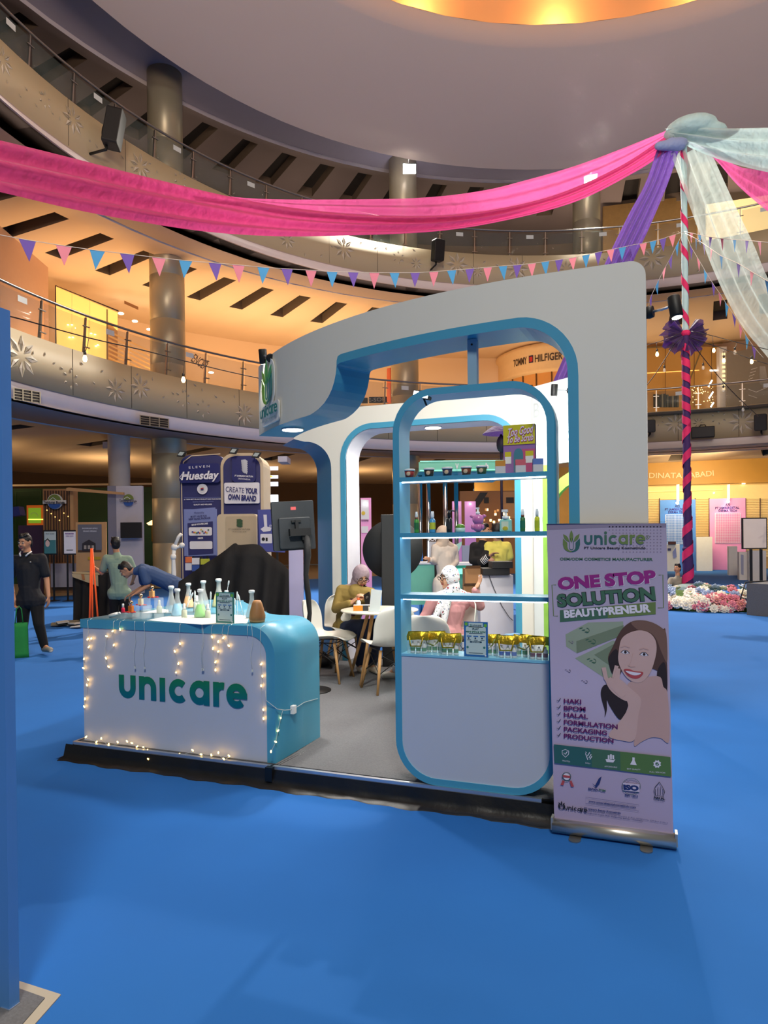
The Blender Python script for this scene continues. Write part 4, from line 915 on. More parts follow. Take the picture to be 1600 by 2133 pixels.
# ================================================================ FURNITURE AND GOODS
m_shell = mat('chair_shell', (222,222,214), .35, var=.02); m_wood = mat('beech_leg', (186,142,90), .5, var=.15, scale=12); m_wire = mat('black_wire', (14,14,15), .4)
def chair_proto():
    t = thing('shell_chair', 'x', 'chair')
    prof = [(.235,.415,.17),(.215,.44,.205),(.14,.446,.225),(.03,.436,.235),(-.08,.425,.238),(-.16,.432,.235),(-.205,.465,.228),(-.228,.53,.222),(-.245,.62,.22),(-.262,.70,.21),(-.278,.765,.18),(-.287,.80,.13),(-.292,.815,.07)]
    b = MB(); rows = []
    for i, (y, z, w) in enumerate(prof):
        k = min(1, max(0, (i-4)/4)); rows.append([(w*q, y+.075*k*q*q, z+.045*(1-k)*q*q*(.4 if i < 2 else 1)) for q in [j/5-1 for j in range(11)]])
    b.grid(rows); o = b.build('seat_shell', t, m_shell); s_ = o.modifiers.new('t','SOLIDIFY'); s_.thickness = .012; s_.offset = 0; s_ = o.modifiers.new('s','SUBSURF'); s_.levels = 1; s_.render_levels = 1
    for sx in (-1,1):
        for sy in (-1,1): b = MB(); b.tube([(sx*.13, sy*.12-.01, .40), (sx*.2, sy*.2-.01, .0)], [.016,.012], seg=10); b.build('leg', t, m_wood)
    b = MB(); c = lambda sx, sy, k: Vector((sx*(.13+.07*k), sy*(.12+.08*k)-.01, .40*(1-k)))
    for a, e in (((-1,-1),(1,-1)),((1,-1),(1,1)),((1,1),(-1,1)),((-1,1),(-1,-1))):
        b.tube([c(*a,.1), c(*e,.55)], .0045, seg=5); b.tube([c(*a,.55), c(*e,.1)], .0045, seg=5)
    b.tube([(-.13,-.13,.395),(.13,-.13,.395),(.13,.11,.395),(-.13,.11,.395)], .006, seg=5, closed=True); b.build('wire_base', t, m_wire)
    return t
ch0 = chair_proto()
def facing(v): return math.atan2(v[1], v[0])-pi/2
cw4 = Pd(724,1320,7.86); cw5 = Pd(938,1330,7.22); ce = Pd(892,1330,6.0); cg = Pd(1160,1330,5.6); cf = Pd(1000,1300,9.9); ch_ = Pd(878,1300,9.6)
spots = [(-3.15,6.52,ZP,-pi/2+.05,'white shell chair nearest the counter, empty and facing the table'),(-2.41,6.27,ZP,pi/4,'white shell chair with its back turned, beside the blue shelf frame'),
 (cw4.x,cw4.y,ZP,facing(VC*.8+VR*.3),'white shell chair under the person in the mustard jacket'),(cw5.x,cw5.y,ZP,facing(-VR*.95+VC*.3),'white shell chair under the person in the pink blouse'),
 (ce.x,ce.y,ZP,facing(-VC+VR*.2),'empty white shell chair seen through the lowest shelf gap, left of the sign card'),(cg.x,cg.y,ZP,facing(-VC*.7-VR*.7),'white shell chair at the right of the lowest shelf gap, mostly behind the roll-up banner'),
 (cf.x,cf.y,0,facing(-VC),'white shell chair beyond the portal, right of the floral hijab'),(ch_.x,ch_.y,0,facing(VR),'white shell chair beyond the portal, left of the floral hijab')]
for i, (x, y, z, rz, lab) in enumerate(spots):
    o = ch0 if i == 0 else copy_tree(ch0); o.location = (x, y, z); o.rotation_euler = (0,0,rz); tag(o, lab, 'chair', 'white shell chairs in and behind the booth')
# table
tx, ty = -2.66, 6.70; t = thing('round_table', 'small round white table with splayed wooden legs in the booth', 'table', (tx,ty,ZP))
b = MB(); b.lathe([(.001,.70),(.38,.70),(.4,.708),(.4,.716),(.396,.72),(.001,.72)], seg=40, cap=False); b.build('table_top', t, mat('table_white', (232,228,210), .3))
for k in range(4): a = math.radians(-100+90*k); b = MB(); b.tube([(.13*cos(a),.13*sin(a),.7),(.37*cos(a),.37*sin(a),0)], [.02,.014], seg=10); b.build('leg', t, m_wood)
zt = ZP+.72+.001
def on(u, v, z=zt): p = Pz(u, v, z); return p
p = on(752,1272); t = thing('snack_box', 'small orange and dark box on the round white table', 'box', p, .35); b = MB(); b.box((-.075,-.03,0),(.02,.03,.055)); b.build('orange_side', t, mat('box_orange', (226,140,40), .5)); b = MB(); b.box((.02,-.03,0),(.075,.03,.055)); b.build('dark_side', t, mat('box_dark', (52,54,58), .4)); b = MB(); b.box((-.075,-.03,.055),(.09,.06,.057)); b.build('paper_top', t, mw)
p = on(780,1274); t = thing('tabletop_sign', 'white acrylic sign standing on the round table', 'sign', p, facing(VC)+pi-.25)
b = MB(); q = Matrix.Rotation(.12,4,'Y'); b.box((-.055,-.003,0),(.055,.003,.22), M=Matrix.Shear('XY',4,(0,0)) @ q); b.build('sign_panel', t, mat('acrylic_white', (214,222,224), .2)); b = MB(); b.box((-.06,-.03,0),(.06,.03,.004)); b.build('sign_foot', t, mat('acrylic_white', (0,0,0)))
p = Pd(747,1258,7.3); t = thing('squeeze_bottle', 'clear bottle with orange cap held above the table', 'bottle', (p.x,p.y,p.z)); b = MB(); b.lathe([(.02,-.04),(.024,-.035),(.024,.02),(.012,.04)], seg=14); b.build('bottle_body', t, mat('clear_plastic', (220,224,226), .2)); b = MB(); b.lathe([(.014,.04),(.014,.06),(.01,.065)], seg=12); b.build('cap', t, mat('cap_orange', (240,100,50), .4))
p = Pd(766,1248,7.25); t = thing('smartphone', 'dark phone held by the person in the mauve hijab', 'phone', p); q = Matrix.Rotation(-.5,4,'Y') @ Matrix.Rotation(-.6,4,'X'); b = MB(); b.box((-.04,-.005,-.078),(.04,.005,.078), M=q); b.build('phone_body', t, m_blk, bevel=.003); b = MB(); b.tube([q @ Vector((.012*cos(a),-.008,.02+.012*sin(a))) for a in [i*pi/5 for i in range(10)]], .002, closed=True, seg=5); b.build('ring_grip', t, m_steel)
p = Pd(722,1284,7.45); t = thing('plastic_bag', 'white crumpled plastic bag hanging under the left of the table', 'bag', p); vox('bag_body', [('e',(0,0,0),(.055,.04,.05),None,0),('e',(.02,.01,.04),(.03,.03,.05),None,0),('e',(-.03,0,-.02),(.04,.03,.035),None,0)], .008, [mat('bag_white', (214,214,208), .4, bump=.6)], t)
p = Pz(672,1388,ZP); t = thing('backpack', 'black soft backpack lying on the grey booth carpet behind the chair', 'bag', p); vox('bag_body', [('e',(0,0,.07),(.17,.12,.07),None,0),('e',(-.07,.02,.13),(.1,.09,.05),None,0),('c',(.12,-.02,.06),.03,(.16,-.1,.02),.015,0)], .012, [mat('bag_black', (16,16,18), .7, bump=.5)], t)
b = MB(); b.tube([(-.1,-.05,.16),(-.02,-.1,.2),(.08,-.06,.15)], .008); b.build('strap', t, m_blk)
# spin wheel seen from behind
p = Pd(818,1145,8.0); t = thing('spin_wheel', 'large black wheel on a tall black stand inside the booth portal', 'spin wheel', (p.x,p.y,ZP), facing(-VC)); r_ = 63*8/F
b = MB(); b.lathe([(.001,-.012),(r_,-.012),(r_,.012),(.001,.012)], seg=56, M=Matrix.Translation((0,.05,p.z-ZP)) @ Matrix.Rotation(pi/2,4,'X'), cap=False); b.build('wheel_disc', t, mat('wheel_black', (30,32,34), .6))
zb = Pd(800,1072,8.0).z-ZP; b = MB(); b.box((-.13,-.1,0),(.16,.02,zb)); b.build('stand_box', t, mat('stand_black', (27,29,31), .6), bevel=.01)
# monitor on a pole
p = Pd(611,1095,6.7); t = thing('monitor_stand', 'black monitor seen from behind on a black wrapped pole beside the counter', 'monitor', (Pd(645,1300,6.7).x, Pd(645,1300,6.7).y, ZP))
o0 = Vector(t.location); c = p-o0; q = Matrix.Translation(c) @ Matrix.Rotation(facing(-VC)+.35, 4, 'Z') @ Matrix.Rotation(-.05,4,'Y')
m_mon = mat('monitor_plastic', (42,46,50), .45, var=.08)
b = MB(); b.prism([q @ Vector((x,-.02,z)) for x, z in rrect(-.205,-.235,.205,.235,.015,3)], q.to_3x3() @ Vector((0,.04,0))); bs0 = b.build('back_shell', t, m_mon, bevel=.008)
b = MB(); b.prism([q @ Vector((x,-.05,z)) for x, z in rrect(-.15,-.22,.16,.08,.02,3)], q.to_3x3() @ Vector((0,.035,0))); b.build('rear_bulge', bs0, m_mon, bevel=.01)
b = MB(); b.box((-.02,-.0215,.15),(.03,-.0195,.18), M=q); b.build('red_sticker', bs0, mat('sticker_red', (214,90,90), .5))
b = MB(); b.box((-.06,-.12,-.10),(.14,-.05,-.03), M=q); b.box((0,-.1,-.03),(.03,-.05,.05), M=q); b.box((.06,-.1,-.14),(.09,-.05,-.03), M=q); b.box((-.03,-.08,.03),(.06,-.05,.05), M=q); b.build('mount_bracket', bs0, m_blk)
q0 = q @ Vector((.1,-.09,-.1)); b = MB(); pts = [q0+Vector((0,0,.02))]+[q0.lerp(Vector((0,0,0)), i/8)+Vector((.012*sin(i*2.1),.01*cos(i*1.7),0)) for i in range(1, 8)]+[Vector((0,0,.01))]; b.tube(pts, [.03,.034,.024,.028,.021,.024,.02,.022,.024], seg=10); b.build('wrapped_pole', t, mat('pole_wrap', (22,22,24), .7, bump=.5))
b = MB(); b.lathe([(.2,0),(.2,.008),(.05,.02),(.03,.03)], seg=24); b.build('pole_base', t, m_blk)
# ---- counter goods
ZC = ZP+.885+.001
gl_m = glassmat('lab_glass', (245,250,250), .3, .03)
def liquid(n, c): return mat('liquid_'+n, c, .15, var=0, alpha=None, emit=c, estr=.12)
def flask(u, vb, vt, col, lab):
    p = Pz(u, vb, ZC); Zd = (MB_ @ np.array([p.x,p.y,p.z-EYE]))[2]; h = (vb-vt)*Zd/F*1.02; R = h*.24
    t = thing('conical_flask', lab, 'flask', p, group='glass conical flasks on the counter')
    pr = [(.001,.002),(R*.95,.002),(R,h*.05),(R*.97,h*.1),(R*.34,h*.66),(R*.31,h*.88),(R*.44,h*.92),(R*.44,h*.97),(R*.3,h*.97)]
    b = MB(); b.lathe(pr, seg=20, cap=False); gb_ = b.build('glass_body', t, gl_m)
    b = MB(); b.lathe([(R*.33,h*.9),(R*.46,h*.93),(R*.46,h*1.0),(R*.3,h*1.02),(.001,h*1.02)], seg=16, cap=False); b.build('stopper', t, mat('frosted', (225,232,235), .3))
    if col: hh = h*.46; b = MB(); b.lathe([(.001,.006),(R*.9,.006),(R*.93,h*.06),(R*.91,h*.1),(R*.55,hh),(.001,hh)], seg=20, cap=False); b.build('liquid', gb_, liquid('%d_%d_%d' % col, col))
flask(357,1277,1222,None,'clear empty glass flask, leftmost of the flasks on the counter')
flask(370,1283,1228,(120,196,226),'glass flask of pale blue liquid in front of the clear one')
flask(393,1266,1216,(240,170,40),'glass flask of orange liquid on the counter')
flask(424,1264,1211,None,'clear glass flask behind the green one on the counter')
flask(418,1286,1229,(130,214,96),'glass flask of bright green liquid on the counter')
flask(456,1264,1207,(236,230,130),'glass flask of pale yellow liquid behind the small sign')
flask(472,1269,1231,(200,220,226),'glass flask hidden behind the small sign with a pipette in its neck')
flask(525,1287,1231,(140,206,232),'glass flask of light blue liquid behind the wooden diffuser')
m_vial = mat('vial_frost', (206,214,190), .3); m_cap = mat('vial_cap', (232,234,232), .35)
for i, (u, vb, vt, lab) in enumerate([(332,1277,1247,'pale dropper vial left of the flasks'),(384,1286,1256,'pale dropper vial between the blue and green flasks'),(433,1287,1257,'pale dropper vial right of the green flask'),(410,1274,1236,'pale dropper vial behind the green flask')]):
    p = Pz(u, vb, ZC); h = (vb-vt)*5/F; t = thing('dropper_vial', lab, 'vial', p, group='pale dropper vials'); w = h*.2
    b = MB(); b.lathe([(w,0),(w*1.02,h*.05),(w,h*.5),(w*.6,h*.56)], seg=14); b.build('vial_body', t, m_vial)
    b = MB(); b.lathe([(w*.62,h*.56),(w*.62,h*.7),(w*.45,h*.74),(w*.48,h*.95),(w*.2,h)], seg=12); b.build('dropper_cap', t, m_cap)
m_pip = mat('pipette_clear', (216,228,232), .25)
for i, (a, e, lab) in enumerate([((388,1268),(398,1228),'pipette leaning across the orange flask'),((438,1285),(439,1232),'upright pipette right of the green flask'),((405,1282),(406,1230),'upright pipette left of the green flask'),((495,1287),(494,1232),'upright pipette just right of the small sign'),((508,1284),(496,1238),'pipette leaning left, right of the small sign'),((472,1240),(477,1209),'pipette standing in the flask behind the small sign'),((384,1280),(402,1234),'pipette leaning to the right before the orange flask'),((491,1286),(489,1246),'short pipette at the edge of the small sign')]):
    p = Pz(a[0], a[1], ZC) if i != 5 else Pd(a[0], a[1], 5.3); Zd = (MB_ @ np.array([p.x,p.y,p.z-EYE]))[2]; d = Pd(e[0], e[1], Zd)-p; t = thing('pipette', lab, 'pipette', p, group='plastic pipettes on the counter')
    b = MB(); b.tube([Vector((0,0,0)), d*.68], [.0015,.003], seg=7); b.build('stem', t, m_pip); b = MB(); b.tube([d*.66, d*.72, d*.8, d*.94, d], [.003,.006,.0065,.006,.002], seg=8); b.build('bulb', t, m_pip)
m_paper = mat('paper_white', (232,236,230), .7)
for P_, lab in (([(306,1292),(352,1283),(470,1279),(520,1283),(515,1298),(420,1301)],'printed white paper sheet under the flasks'),([(293,1277),(335,1268),(352,1270),(350,1276)],'small white paper sheet left of the flasks')):
    p = Pz(*P_[0], ZC); t = MB(); t.prism([Pz(u, v, ZC+.0003)-p for u, v in P_], (0,0,.0006)); o = t.build('paper_sheet', None, m_paper, loc=p); tag(o, lab, 'paper')
acr = glassmat('acrylic_clear', (235,245,250), .14, .05); m_red = mat('petal_red', (196,34,44), .7, bump=.3)
for (u0, u1, vt_, vb, lab) in ((250,282,1277,1290,'lowest clear acrylic riser at the left of the counter'),(270,303,1262,1287,'middle clear acrylic riser on the counter'),(293,327,1246,1291,'tallest clear acrylic riser on the counter')):
    p = Pz((u0+u1)/2, vb, ZC); Zd = (MB_ @ np.array([p.x,p.y,p.z-EYE]))[2]; h = (vb-vt_)*Zd/F; w = (u1-u0)*Zd/F/2
    t = thing('acrylic_riser', lab, 'display riser', p, group='clear acrylic risers')
    b = MB(); b.box((-w,-.01,h-.004),(w,.09,h)); b.build('shelf_plate', t, acr)
    for s in (-1,1): b = MB(); b.box((s*w-.002,-.01,0),(s*w+.002,.09,h-.004)); b.build('side_leg', t, acr)
    z = p.z+h
    lab2 = lab.replace('clear acrylic riser', 'riser')
    q = MB(); random.seed(int(u0))
    for k in range(10): c = Vector((random.uniform(-w*.9,w*.9), random.uniform(0,.08), h+.004)); q.ell(c, (.013,.01,.004), seg=7, rings=4)
    q.build('red_petals', t, m_red)['kind'] = 'stuff'
    bt_ = thing('perfume_bottle', 'square perfume bottle with a ball cap on the '+lab.split(' clear')[0]+' riser', 'perfume', (p.x+.005,p.y+.03,z+.001), group='perfume bottles with ball caps')
    cc = {250:(196,110,40), 270:(226,216,180), 293:(222,170,110)}[u0]
    b = MB(); b.box((-.017,-.013,0),(.017,.013,.05)); b.build('glass_body', bt_, mat('perfume_%d' % u0, cc, .15), bevel=.003); b = MB(); b.lathe([(.006,.05),(.006,.058)], seg=10); b.ell((0,0,.072), (.017,.017,.017)); b.build('ball_cap', bt_, mat('cap_chrome', (214,180,150), .12, 1.))
p = Pz(256.5,1276,ZC+.045); t = thing('small_bottle', 'small red bottle with a white cap on the lowest riser', 'bottle', (p.x,p.y,ZC+.046)); b = MB(); b.lathe([(.012,0),(.013,.004),(.013,.03),(.007,.036)], seg=12); b.build('bottle_body', t, mat('bottle_red', (206,40,70), .2)); b = MB(); b.lathe([(.008,.036),(.008,.06),(.006,.064)], seg=12); b.build('cap', t, m_cap)
p = Pz(238,1283,ZC+.012); t = thing('white_tube', 'white tube lying at the left end of the counter', 'tube', p); b = MB(); b.tube([(-.035,-.012,0),(.01,.0,.012),(.028,.006,.018)], [.013,.014,.012], seg=12); b.build('tube_body', t, m_cap); b = MB(); b.tube([(.028,.006,.018),(.045,.011,.024)], .008, seg=10); b.build('cap', t, m_cap)
for (u, v, lab) in ((498,1287,'clear plastic cup right of the small sign'),(514,1284,'clear plastic cup left of the wooden diffuser'),(550,1287,'clear plastic cup behind the wooden diffuser')):
    p = Pz(u, v, ZC); b = MB(); b.lathe([(.001,.001),(.017,.001),(.022,.05)], seg=16, cap=False); tag(b.build('plastic_cup', None, acr, loc=p), lab, 'cup', 'clear plastic cups')
p = Pz(536,1296,ZC); t = thing('aroma_diffuser', 'wooden teardrop aroma diffuser at the right of the counter', 'diffuser', p)
b = MB(); b.lathe([(.04,0),(.052,.012),(.056,.03),(.055,.045),(.046,.09),(.034,.13),(.026,.148),(.018,.15)], seg=32); b.build('wood_body', t, gradmat('wood_grain', [(0,(150,104,58)),(.5,(172,122,72)),(1,(148,100,56))], axis=0, lo=-.05, hi=.05)); b = MB(); b.lathe([(.05,0),(.0535,.013),(.0535,.015)], seg=32); b.build('base_ring', t, m_wood)
# small standing sign cards (two of them)
sg1 = mat('card_green', (64,130,120), .4); sg2 = mat('card_pale', (196,214,208), .4); sg3 = mat('card_ink', (24,60,80), .5); sg4 = mat('card_lime', (110,180,60), .5); sg5 = mat('card_blue', (40,104,170), .5)
def card(x0, z0, x1, z1, y, lab, pale=1.):
    w = x1-x0; h = z1-z0; t = thing('sign_card', lab, 'sign', ((x0+x1)/2, y, z0))
    b = MB(); b.box((-w/2,0,0),(w/2,.003,h)); b.build('card_panel', t, sg1 if pale < 1 else sg5); b = MB(); b.box((-w/2-.002,-.004,-.0005),(w/2+.002,.03,.001)); b.build('clear_holder', t, acr)
    S = Sheet((-w/2,0,0), step=.0006); U = lambda a, c, d, e, m, l: S.rect(a*w, c*h, d*w, e*h, m, l)
    S.poly([(a*w, c*h) for a, c in rrect(.08,.06,.92,.86,.06)], sg2, 1); U(.2,.84,.8,.97,sg2,1); S.disc(.1*w,.93*h,.07*w,sg4,1); S.disc(.9*w,.9*h,.07*w,sg4,1)
    uni_icon(S, .3*w, .86*h, .08*h, (sg1,)*4, 3); uni_word(S, .37*w, .875*h, .04*h, sg3, 3, w=.24)
    S.text('PLAY', .5*w, .765*h, .06*h, sg3, 3, align='C', bold=.03); S.text('MINI SPIN & WIN!', .5*w, .69*h, .05*h, mat('card_teal', (20,110,84), .5), 3, align='C', bold=.03, width=.82*w); U(.22,.655,.78,.675,sg3,2)
    for i in range(3): U(.12+.28*i,.57,.32+.28*i,.6,sg5,2); S.disc((.2+.28*i)*w,.53*h,.035*w,sg3,2); U(.14+.28*i,.47,.3+.28*i,.485,sg3,2)
    S.poly([(a*w, c*h) for a, c in rrect(.25,.4,.75,.445,.02)], sg3, 2); S.text('SCAN HERE!', .5*w, .407*h, .03*h, sg2, 4, align='C', bold=.02)
    for s in (.15,.85): S.disc(s*w,.27*h,.05*w,sg1,2)
    U(.2,.1,.8,.115,sg3,2); S.poly([(.9*w+.06*w*cos(a)*(1 if i%2 else .35), .05*h+.06*w*sin(a)*(1 if i%2 else .35)) for i, a in enumerate([k*pi/6 for k in range(12)])], mw, 3)
    S.build('print', t)
a = Py(450,1298,4.04); c = Py(487,1235,4.04); card(a.x, ZC, c.x, ZC+(c.z-a.z), 4.04, 'small dark green printed card standing on the counter', .5)
# ---- shelf goods
YS = 4.0
def sx(u, v, y=3.97): return Py(u, v, y).x
z1 = ZP+1.785+.0265; z2 = ZP+1.455+.0265; zn = ZP+.7645
CUPC = [(150,44,44),(58,50,46),(50,54,86),(120,60,40),(60,90,60)]
lab5 = ['paper tub with a dark red label, leftmost on the top shelf','paper tub with a dark brown label, second on the top shelf','paper tub with a navy label, middle of the tubs','paper tub with a rust label, fourth on the top shelf','paper tub with a green label beside the orange box']
for i, u in enumerate((853.8,894.5,932.5,972,1004)):
    t = thing('scrub_tub', lab5[i], 'tub', (sx(u,990),3.965,z1), group='round paper tubs on the top shelf'); b = MB(); b.lathe([(.024,0),(.03,.04)], seg=20); b.build('tub_body', t, mat('tub_%d' % i, CUPC[i], .5)); b = MB(); b.lathe([(.0325,.04),(.0325,.05),(.03,.052)], seg=20); b.build('lid', t, m_cap)
    b = MB(); b.ell((0.002,-.0275,.022),(.013,.004,.013)); b.build('round_picture', t, mat('tub_pic', (206,180,150), .6))
for u, cc, lab in ((1041.5,(206,140,50),'small carton with an orange upper half on the top shelf'),(1083.5,(206,96,108),'small carton with a pink upper half on the top shelf'),(1120,(92,124,190),'small carton with a blue upper half on the top shelf')):
    t = thing('small_carton', lab, 'carton', (sx(u,980,3.94),3.95,z1), .25, group='small two-tone cartons'); b = MB(); b.box((-.028,-.025,0),(.028,.025,.04)); b.build('pale_half', t, mat('carton_pale', (206,204,206), .6)); b = MB(); b.box((-.028,-.025,.04),(.028,.025,.073)); b.build('coloured_half', t, mat('carton_%d' % u, cc, .5))
xa, xb = sx(1048,900,4.03), sx(1114,900,4.03); t = thing('display_box', 'large purple and yellow house-shaped carton on the top shelf', 'carton', ((xa+xb)/2,4.035,z1)); w = xb-xa; h = .285
b = MB(); b.box((-w/2,0,0),(w/2,.05,h)); b.build('carton_body', t, mat('carton_purple', (96,60,120), .5))
S = Sheet((-w/2,0,0), step=.0008); U = lambda a, c, d, e, m, l: S.rect(a*w, c*h, d*w, e*h, m, l); py = mat('print_yellow', (208,196,40), .5); pp = mat('print_pink', (196,86,130), .5); pl_ = mat('print_lilac', (150,110,170), .5); pb = mat('print_teal', (70,130,150), .5)
U(0,.6,1,1,py,1); U(0,0,1,.58,pl_,1); U(.5,0,1,.5,pp,2); S.poly([(a*w,c*h) for a, c in rrect(.33,.05,.63,.52,[.01,.01,.13,.13])], pb, 3); U(.05,.36,.25,.46,py,3); U(.7,.36,.95,.46,py,3); U(.05,.22,.25,.36,mw,3); U(.7,.22,.95,.36,mw,3)
pm = mat('print_magenta', (170,40,120), .5); S.text('Too Good', .52*w+.002, .795*h-.002, .05, pm, 4, align='C', bold=.035, shear=.2, slope=.12, width=.8*w); S.text('Too Good', .52*w, .795*h, .05, mat('print_white', (236,220,236), .5), 5, align='C', bold=.012, shear=.2, slope=.12, width=.8*w); S.text('To Be Scrub', .52*w+.002, .655*h-.002, .04, pm, 4, align='C', bold=.035, shear=.2, slope=.06, width=.84*w); S.text('To Be Scrub', .52*w, .655*h, .04, mat('print_white', (0,0,0)), 5, align='C', bold=.012, shear=.2, slope=.06, width=.84*w); S.build('print', t)
def bottle(u, h, prof, cols, lab, name='spray_bottle', band=None, y=3.97, z=None, extra=None):
    t = thing(name, lab, 'bottle', (sx(u,1100,y), y, z or z2)); k = 0
    for nm, pr, c in prof: b = MB(); b.lathe(pr, seg=18); b.build(nm, t, mat('%s_%d_%d_%d' % (nm, *c), c, .3))
    if band: b = MB(); b.lathe([(band[0],band[1]),(band[0],band[2])], seg=18, cap=False); b.build('label', t, mat('label_%d_%d_%d' % band[3], band[3], .5))
    return t
def spray(u, c, lab, cap=(220,226,226), collar=None, label=None, r=.0145, hb=.078):
    pr = [('bottle_body', [(r*.95,0),(r,.004),(r,hb-.004),(r*.6,hb+.004)], c), ('spray_cap', [(r*.55,hb+.004),(r*.62,hb+.02),(r*.6,hb+.03),(r*.42,hb+.048)], cap)]
    if collar: pr.append(('collar', [(r*.66,hb+.002),(r*.66,hb+.016)], collar))
    return bottle(u, .12, pr, None, lab, band=(r+.0004,.02,.06,label) if label else None)
spray(868, (70,150,60), 'green spray bottle at the left end of the middle shelf', collar=(120,80,50), label=(40,110,60))
spray(901, (70,150,200), 'blue spray bottle with a yellow label on the middle shelf', label=(200,200,60), r=.0175, cap=(230,232,232))
t = spray(936, (24,24,26), 'black bottle with a black nozzle on the middle shelf', cap=(18,18,20), label=(44,44,46), r=.0165, hb=.082); b = MB(); b.tube([(0,0,.125),(.015,-.002,.128),(.034,-.004,.124)], .004); b.build('nozzle', t, m_blk)
t = bottle(959, .05, [('jar_body', [(.024,0),(.028,.004),(.028,.026)], (190,220,214))], None, 'low round jar with a green lid on the middle shelf', 'cream_jar'); b = MB(); b.ell((0,0,.03),(.028,.028,.02)); b.build('lid', t, mat('jar_green', (96,150,50), .3))
mpk = mat('pink_gloss', (206,120,172), .2)
t = thing('pump_bottle', 'glossy pink rounded pump bottle with small ears on the middle shelf', 'bottle', (sx(996,1100),3.97,z2)); vox('bottle_body', [('e',(0,0,.026),(.03,.026,.026),None,0),('e',(0,0,.072),(.034,.028,.032),None,0),('e',(-.036,0,.092),(.014,.007,.01),None,0),('e',(.036,0,.092),(.014,.007,.01),None,0),('e',(-.03,-.012,.03),(.01,.01,.016),None,0),('e',(.03,-.012,.03),(.01,.01,.016),None,0)], .003, [mpk], t)
b = MB(); b.lathe([(.012,.1),(.012,.116),(.006,.118),(.006,.134)], seg=14); b.box((-.012,-.006,.132),(.008,.006,.142)); b.build('pump', t, m_cap)
t = thing('pump_bottle', 'pale mint square pump bottle on the middle shelf', 'bottle', (sx(1054,1100),3.97,z2)); b = MB(); b.box((-.033,-.018,0),(.033,.018,.07)); b.build('bottle_body', t, mat('mint_plastic', (150,214,200), .3), bevel=.006); b = MB(); b.lathe([(.02,.07),(.02,.088),(.008,.09),(.008,.115)], seg=14); b.box((-.022,-.01,.112),(.012,.01,.126)); b.build('pump', t, m_cap); b = MB(); b.box((-.022,-.0188,.012),(.018,-.018,.058)); b.build('label', t, mat('label_pale', (220,230,200), .5)); b = MB(); b.ell((0,-.019,.018),(.016,.001,.012)); b.build('fruit_picture', t, mat('fruit_yellow', (196,180,50), .5))
spray(1089, (50,110,60), 'dark green spray bottle with a brown collar on the middle shelf', collar=(110,60,30), label=(30,110,84))
spray(1119, (196,200,30), 'yellow-green spray bottle at the right of the middle shelf', label=(180,190,40))
# gift bags with small bottles
m_goldf = mat('gold_foil', (206,170,44), .28, .75, var=.2, scale=30, bump=.5); m_strap = mat('bag_strap', (120,130,60), .5, bump=.3)
pv = glassmat('clear_pvc', (225,240,240), .16, .08); mbw = mat('mini_bottle_white', (214,220,220), .35)
bags = [(872,.0,(60,140,80),'green','leftmost'),(906,.055,(70,150,80),'green','second from left'),(938,.0,(70,170,60),'green','left of the card'),(1020,.05,(60,140,90),'green','right of the card'),(1058,-.0,(50,90,180),'blue','with hanging gold strap'),(1094,.06,(80,150,110),'green','behind the blue and maroon ones'),(1123,-.0,(120,30,50),'maroon','rightmost')]
for i, (u, dy, c, cn, wh) in enumerate(bags):
    y = 3.965+dy; t = thing('gift_bag', 'gold-topped gift bag of %s-labelled bottles, %s' % (cn, wh), 'gift bag', (sx(u,1340,y), y, zn), .04*(i%3-1), group='clear gift bags with gold tops')
    w, d, h = .062, .026, .125; b = MB(); b.grid([[(x*w,yy*d,0) for x, yy in ((-1,-1),(1,-1),(1,1),(-1,1))],[(x*w*1.02,yy*d*.9,h*.68) for x, yy in ((-1,-1),(1,-1),(1,1),(-1,1))]], closeu=True, sm=False); b.build('clear_pouch', t, pv)
    b = MB(); b.grid([[(x*w*1.03,yy*d*.95,h*.62+.006*sin(9*x+i)) for x, yy in ((-1,-1),(-.4,-1.2),(.2,-1),(1,-1),(1,1),(0,1.1),(-1,1))],[(x*w*1.08,yy*d*.9,h*.8) for x, yy in ((-1,-1),(-.4,-1.1),(.2,-1.3),(1,-1),(1,1),(0,1.1),(-1,1))],[(x*w,yy*d*.35,h+.005*cos(5*x+i)) for x, yy in ((-1,-1),(-.4,-1.2),(.2,-1),(1,-1),(1,1),(0,1.1),(-1,1))]], closeu=True); b.build('foil_top', t, m_goldf)
    b = MB(); s = 1 if i % 2 else -1; b.grid([[(x+.0,yy,z) for x, z, yy in P_] for P_ in ([(-.05,h*.82,-d*1.3),(-.045,h*.45,-d*1.4),(-.02+.02*s,h*.32,-d*1.45),(.03,h*.42+.01*s,-d*1.4),(.045,h*.8,-d*1.3)], [(-.042,h*.82,-d*1.3),(-.037,h*.5,-d*1.42),(-.012+.02*s,h*.38,-d*1.47),(.024,h*.48+.01*s,-d*1.42),(.037,h*.8,-d*1.3)])]); so = b.build('strap', t, m_goldf if i % 2 == 0 else m_strap).modifiers.new('t','SOLIDIFY'); so.thickness = .001
    for k in range(3):
        x = sx(u,1340,y)+(k-1)*.036; q = thing('mini_bottle', 'small %s-labelled bottle in the gift bag %s' % (cn, wh), 'bottle', (x, y-.003, zn+.001), group='small bottles in the gift bag, %s' % wh)
        b = MB(); b.lathe([(.0135,0),(.014,.003),(.014,.05),(.006,.056),(.006,.068)], seg=14); b.build('bottle_body', q, mbw); b = MB(); b.lathe([(.0144,.012),(.0144,.034)], seg=14, cap=False); b.build('label', q, mat('mini_label_%s' % cn, c, .5))
a = Py(967,1363,3.93); c = Py(1016,1292,3.93); card(a.x, zn, c.x, zn+(c.z-a.z), 3.93, 'blue and green printed card standing among the gift bags', 1.)
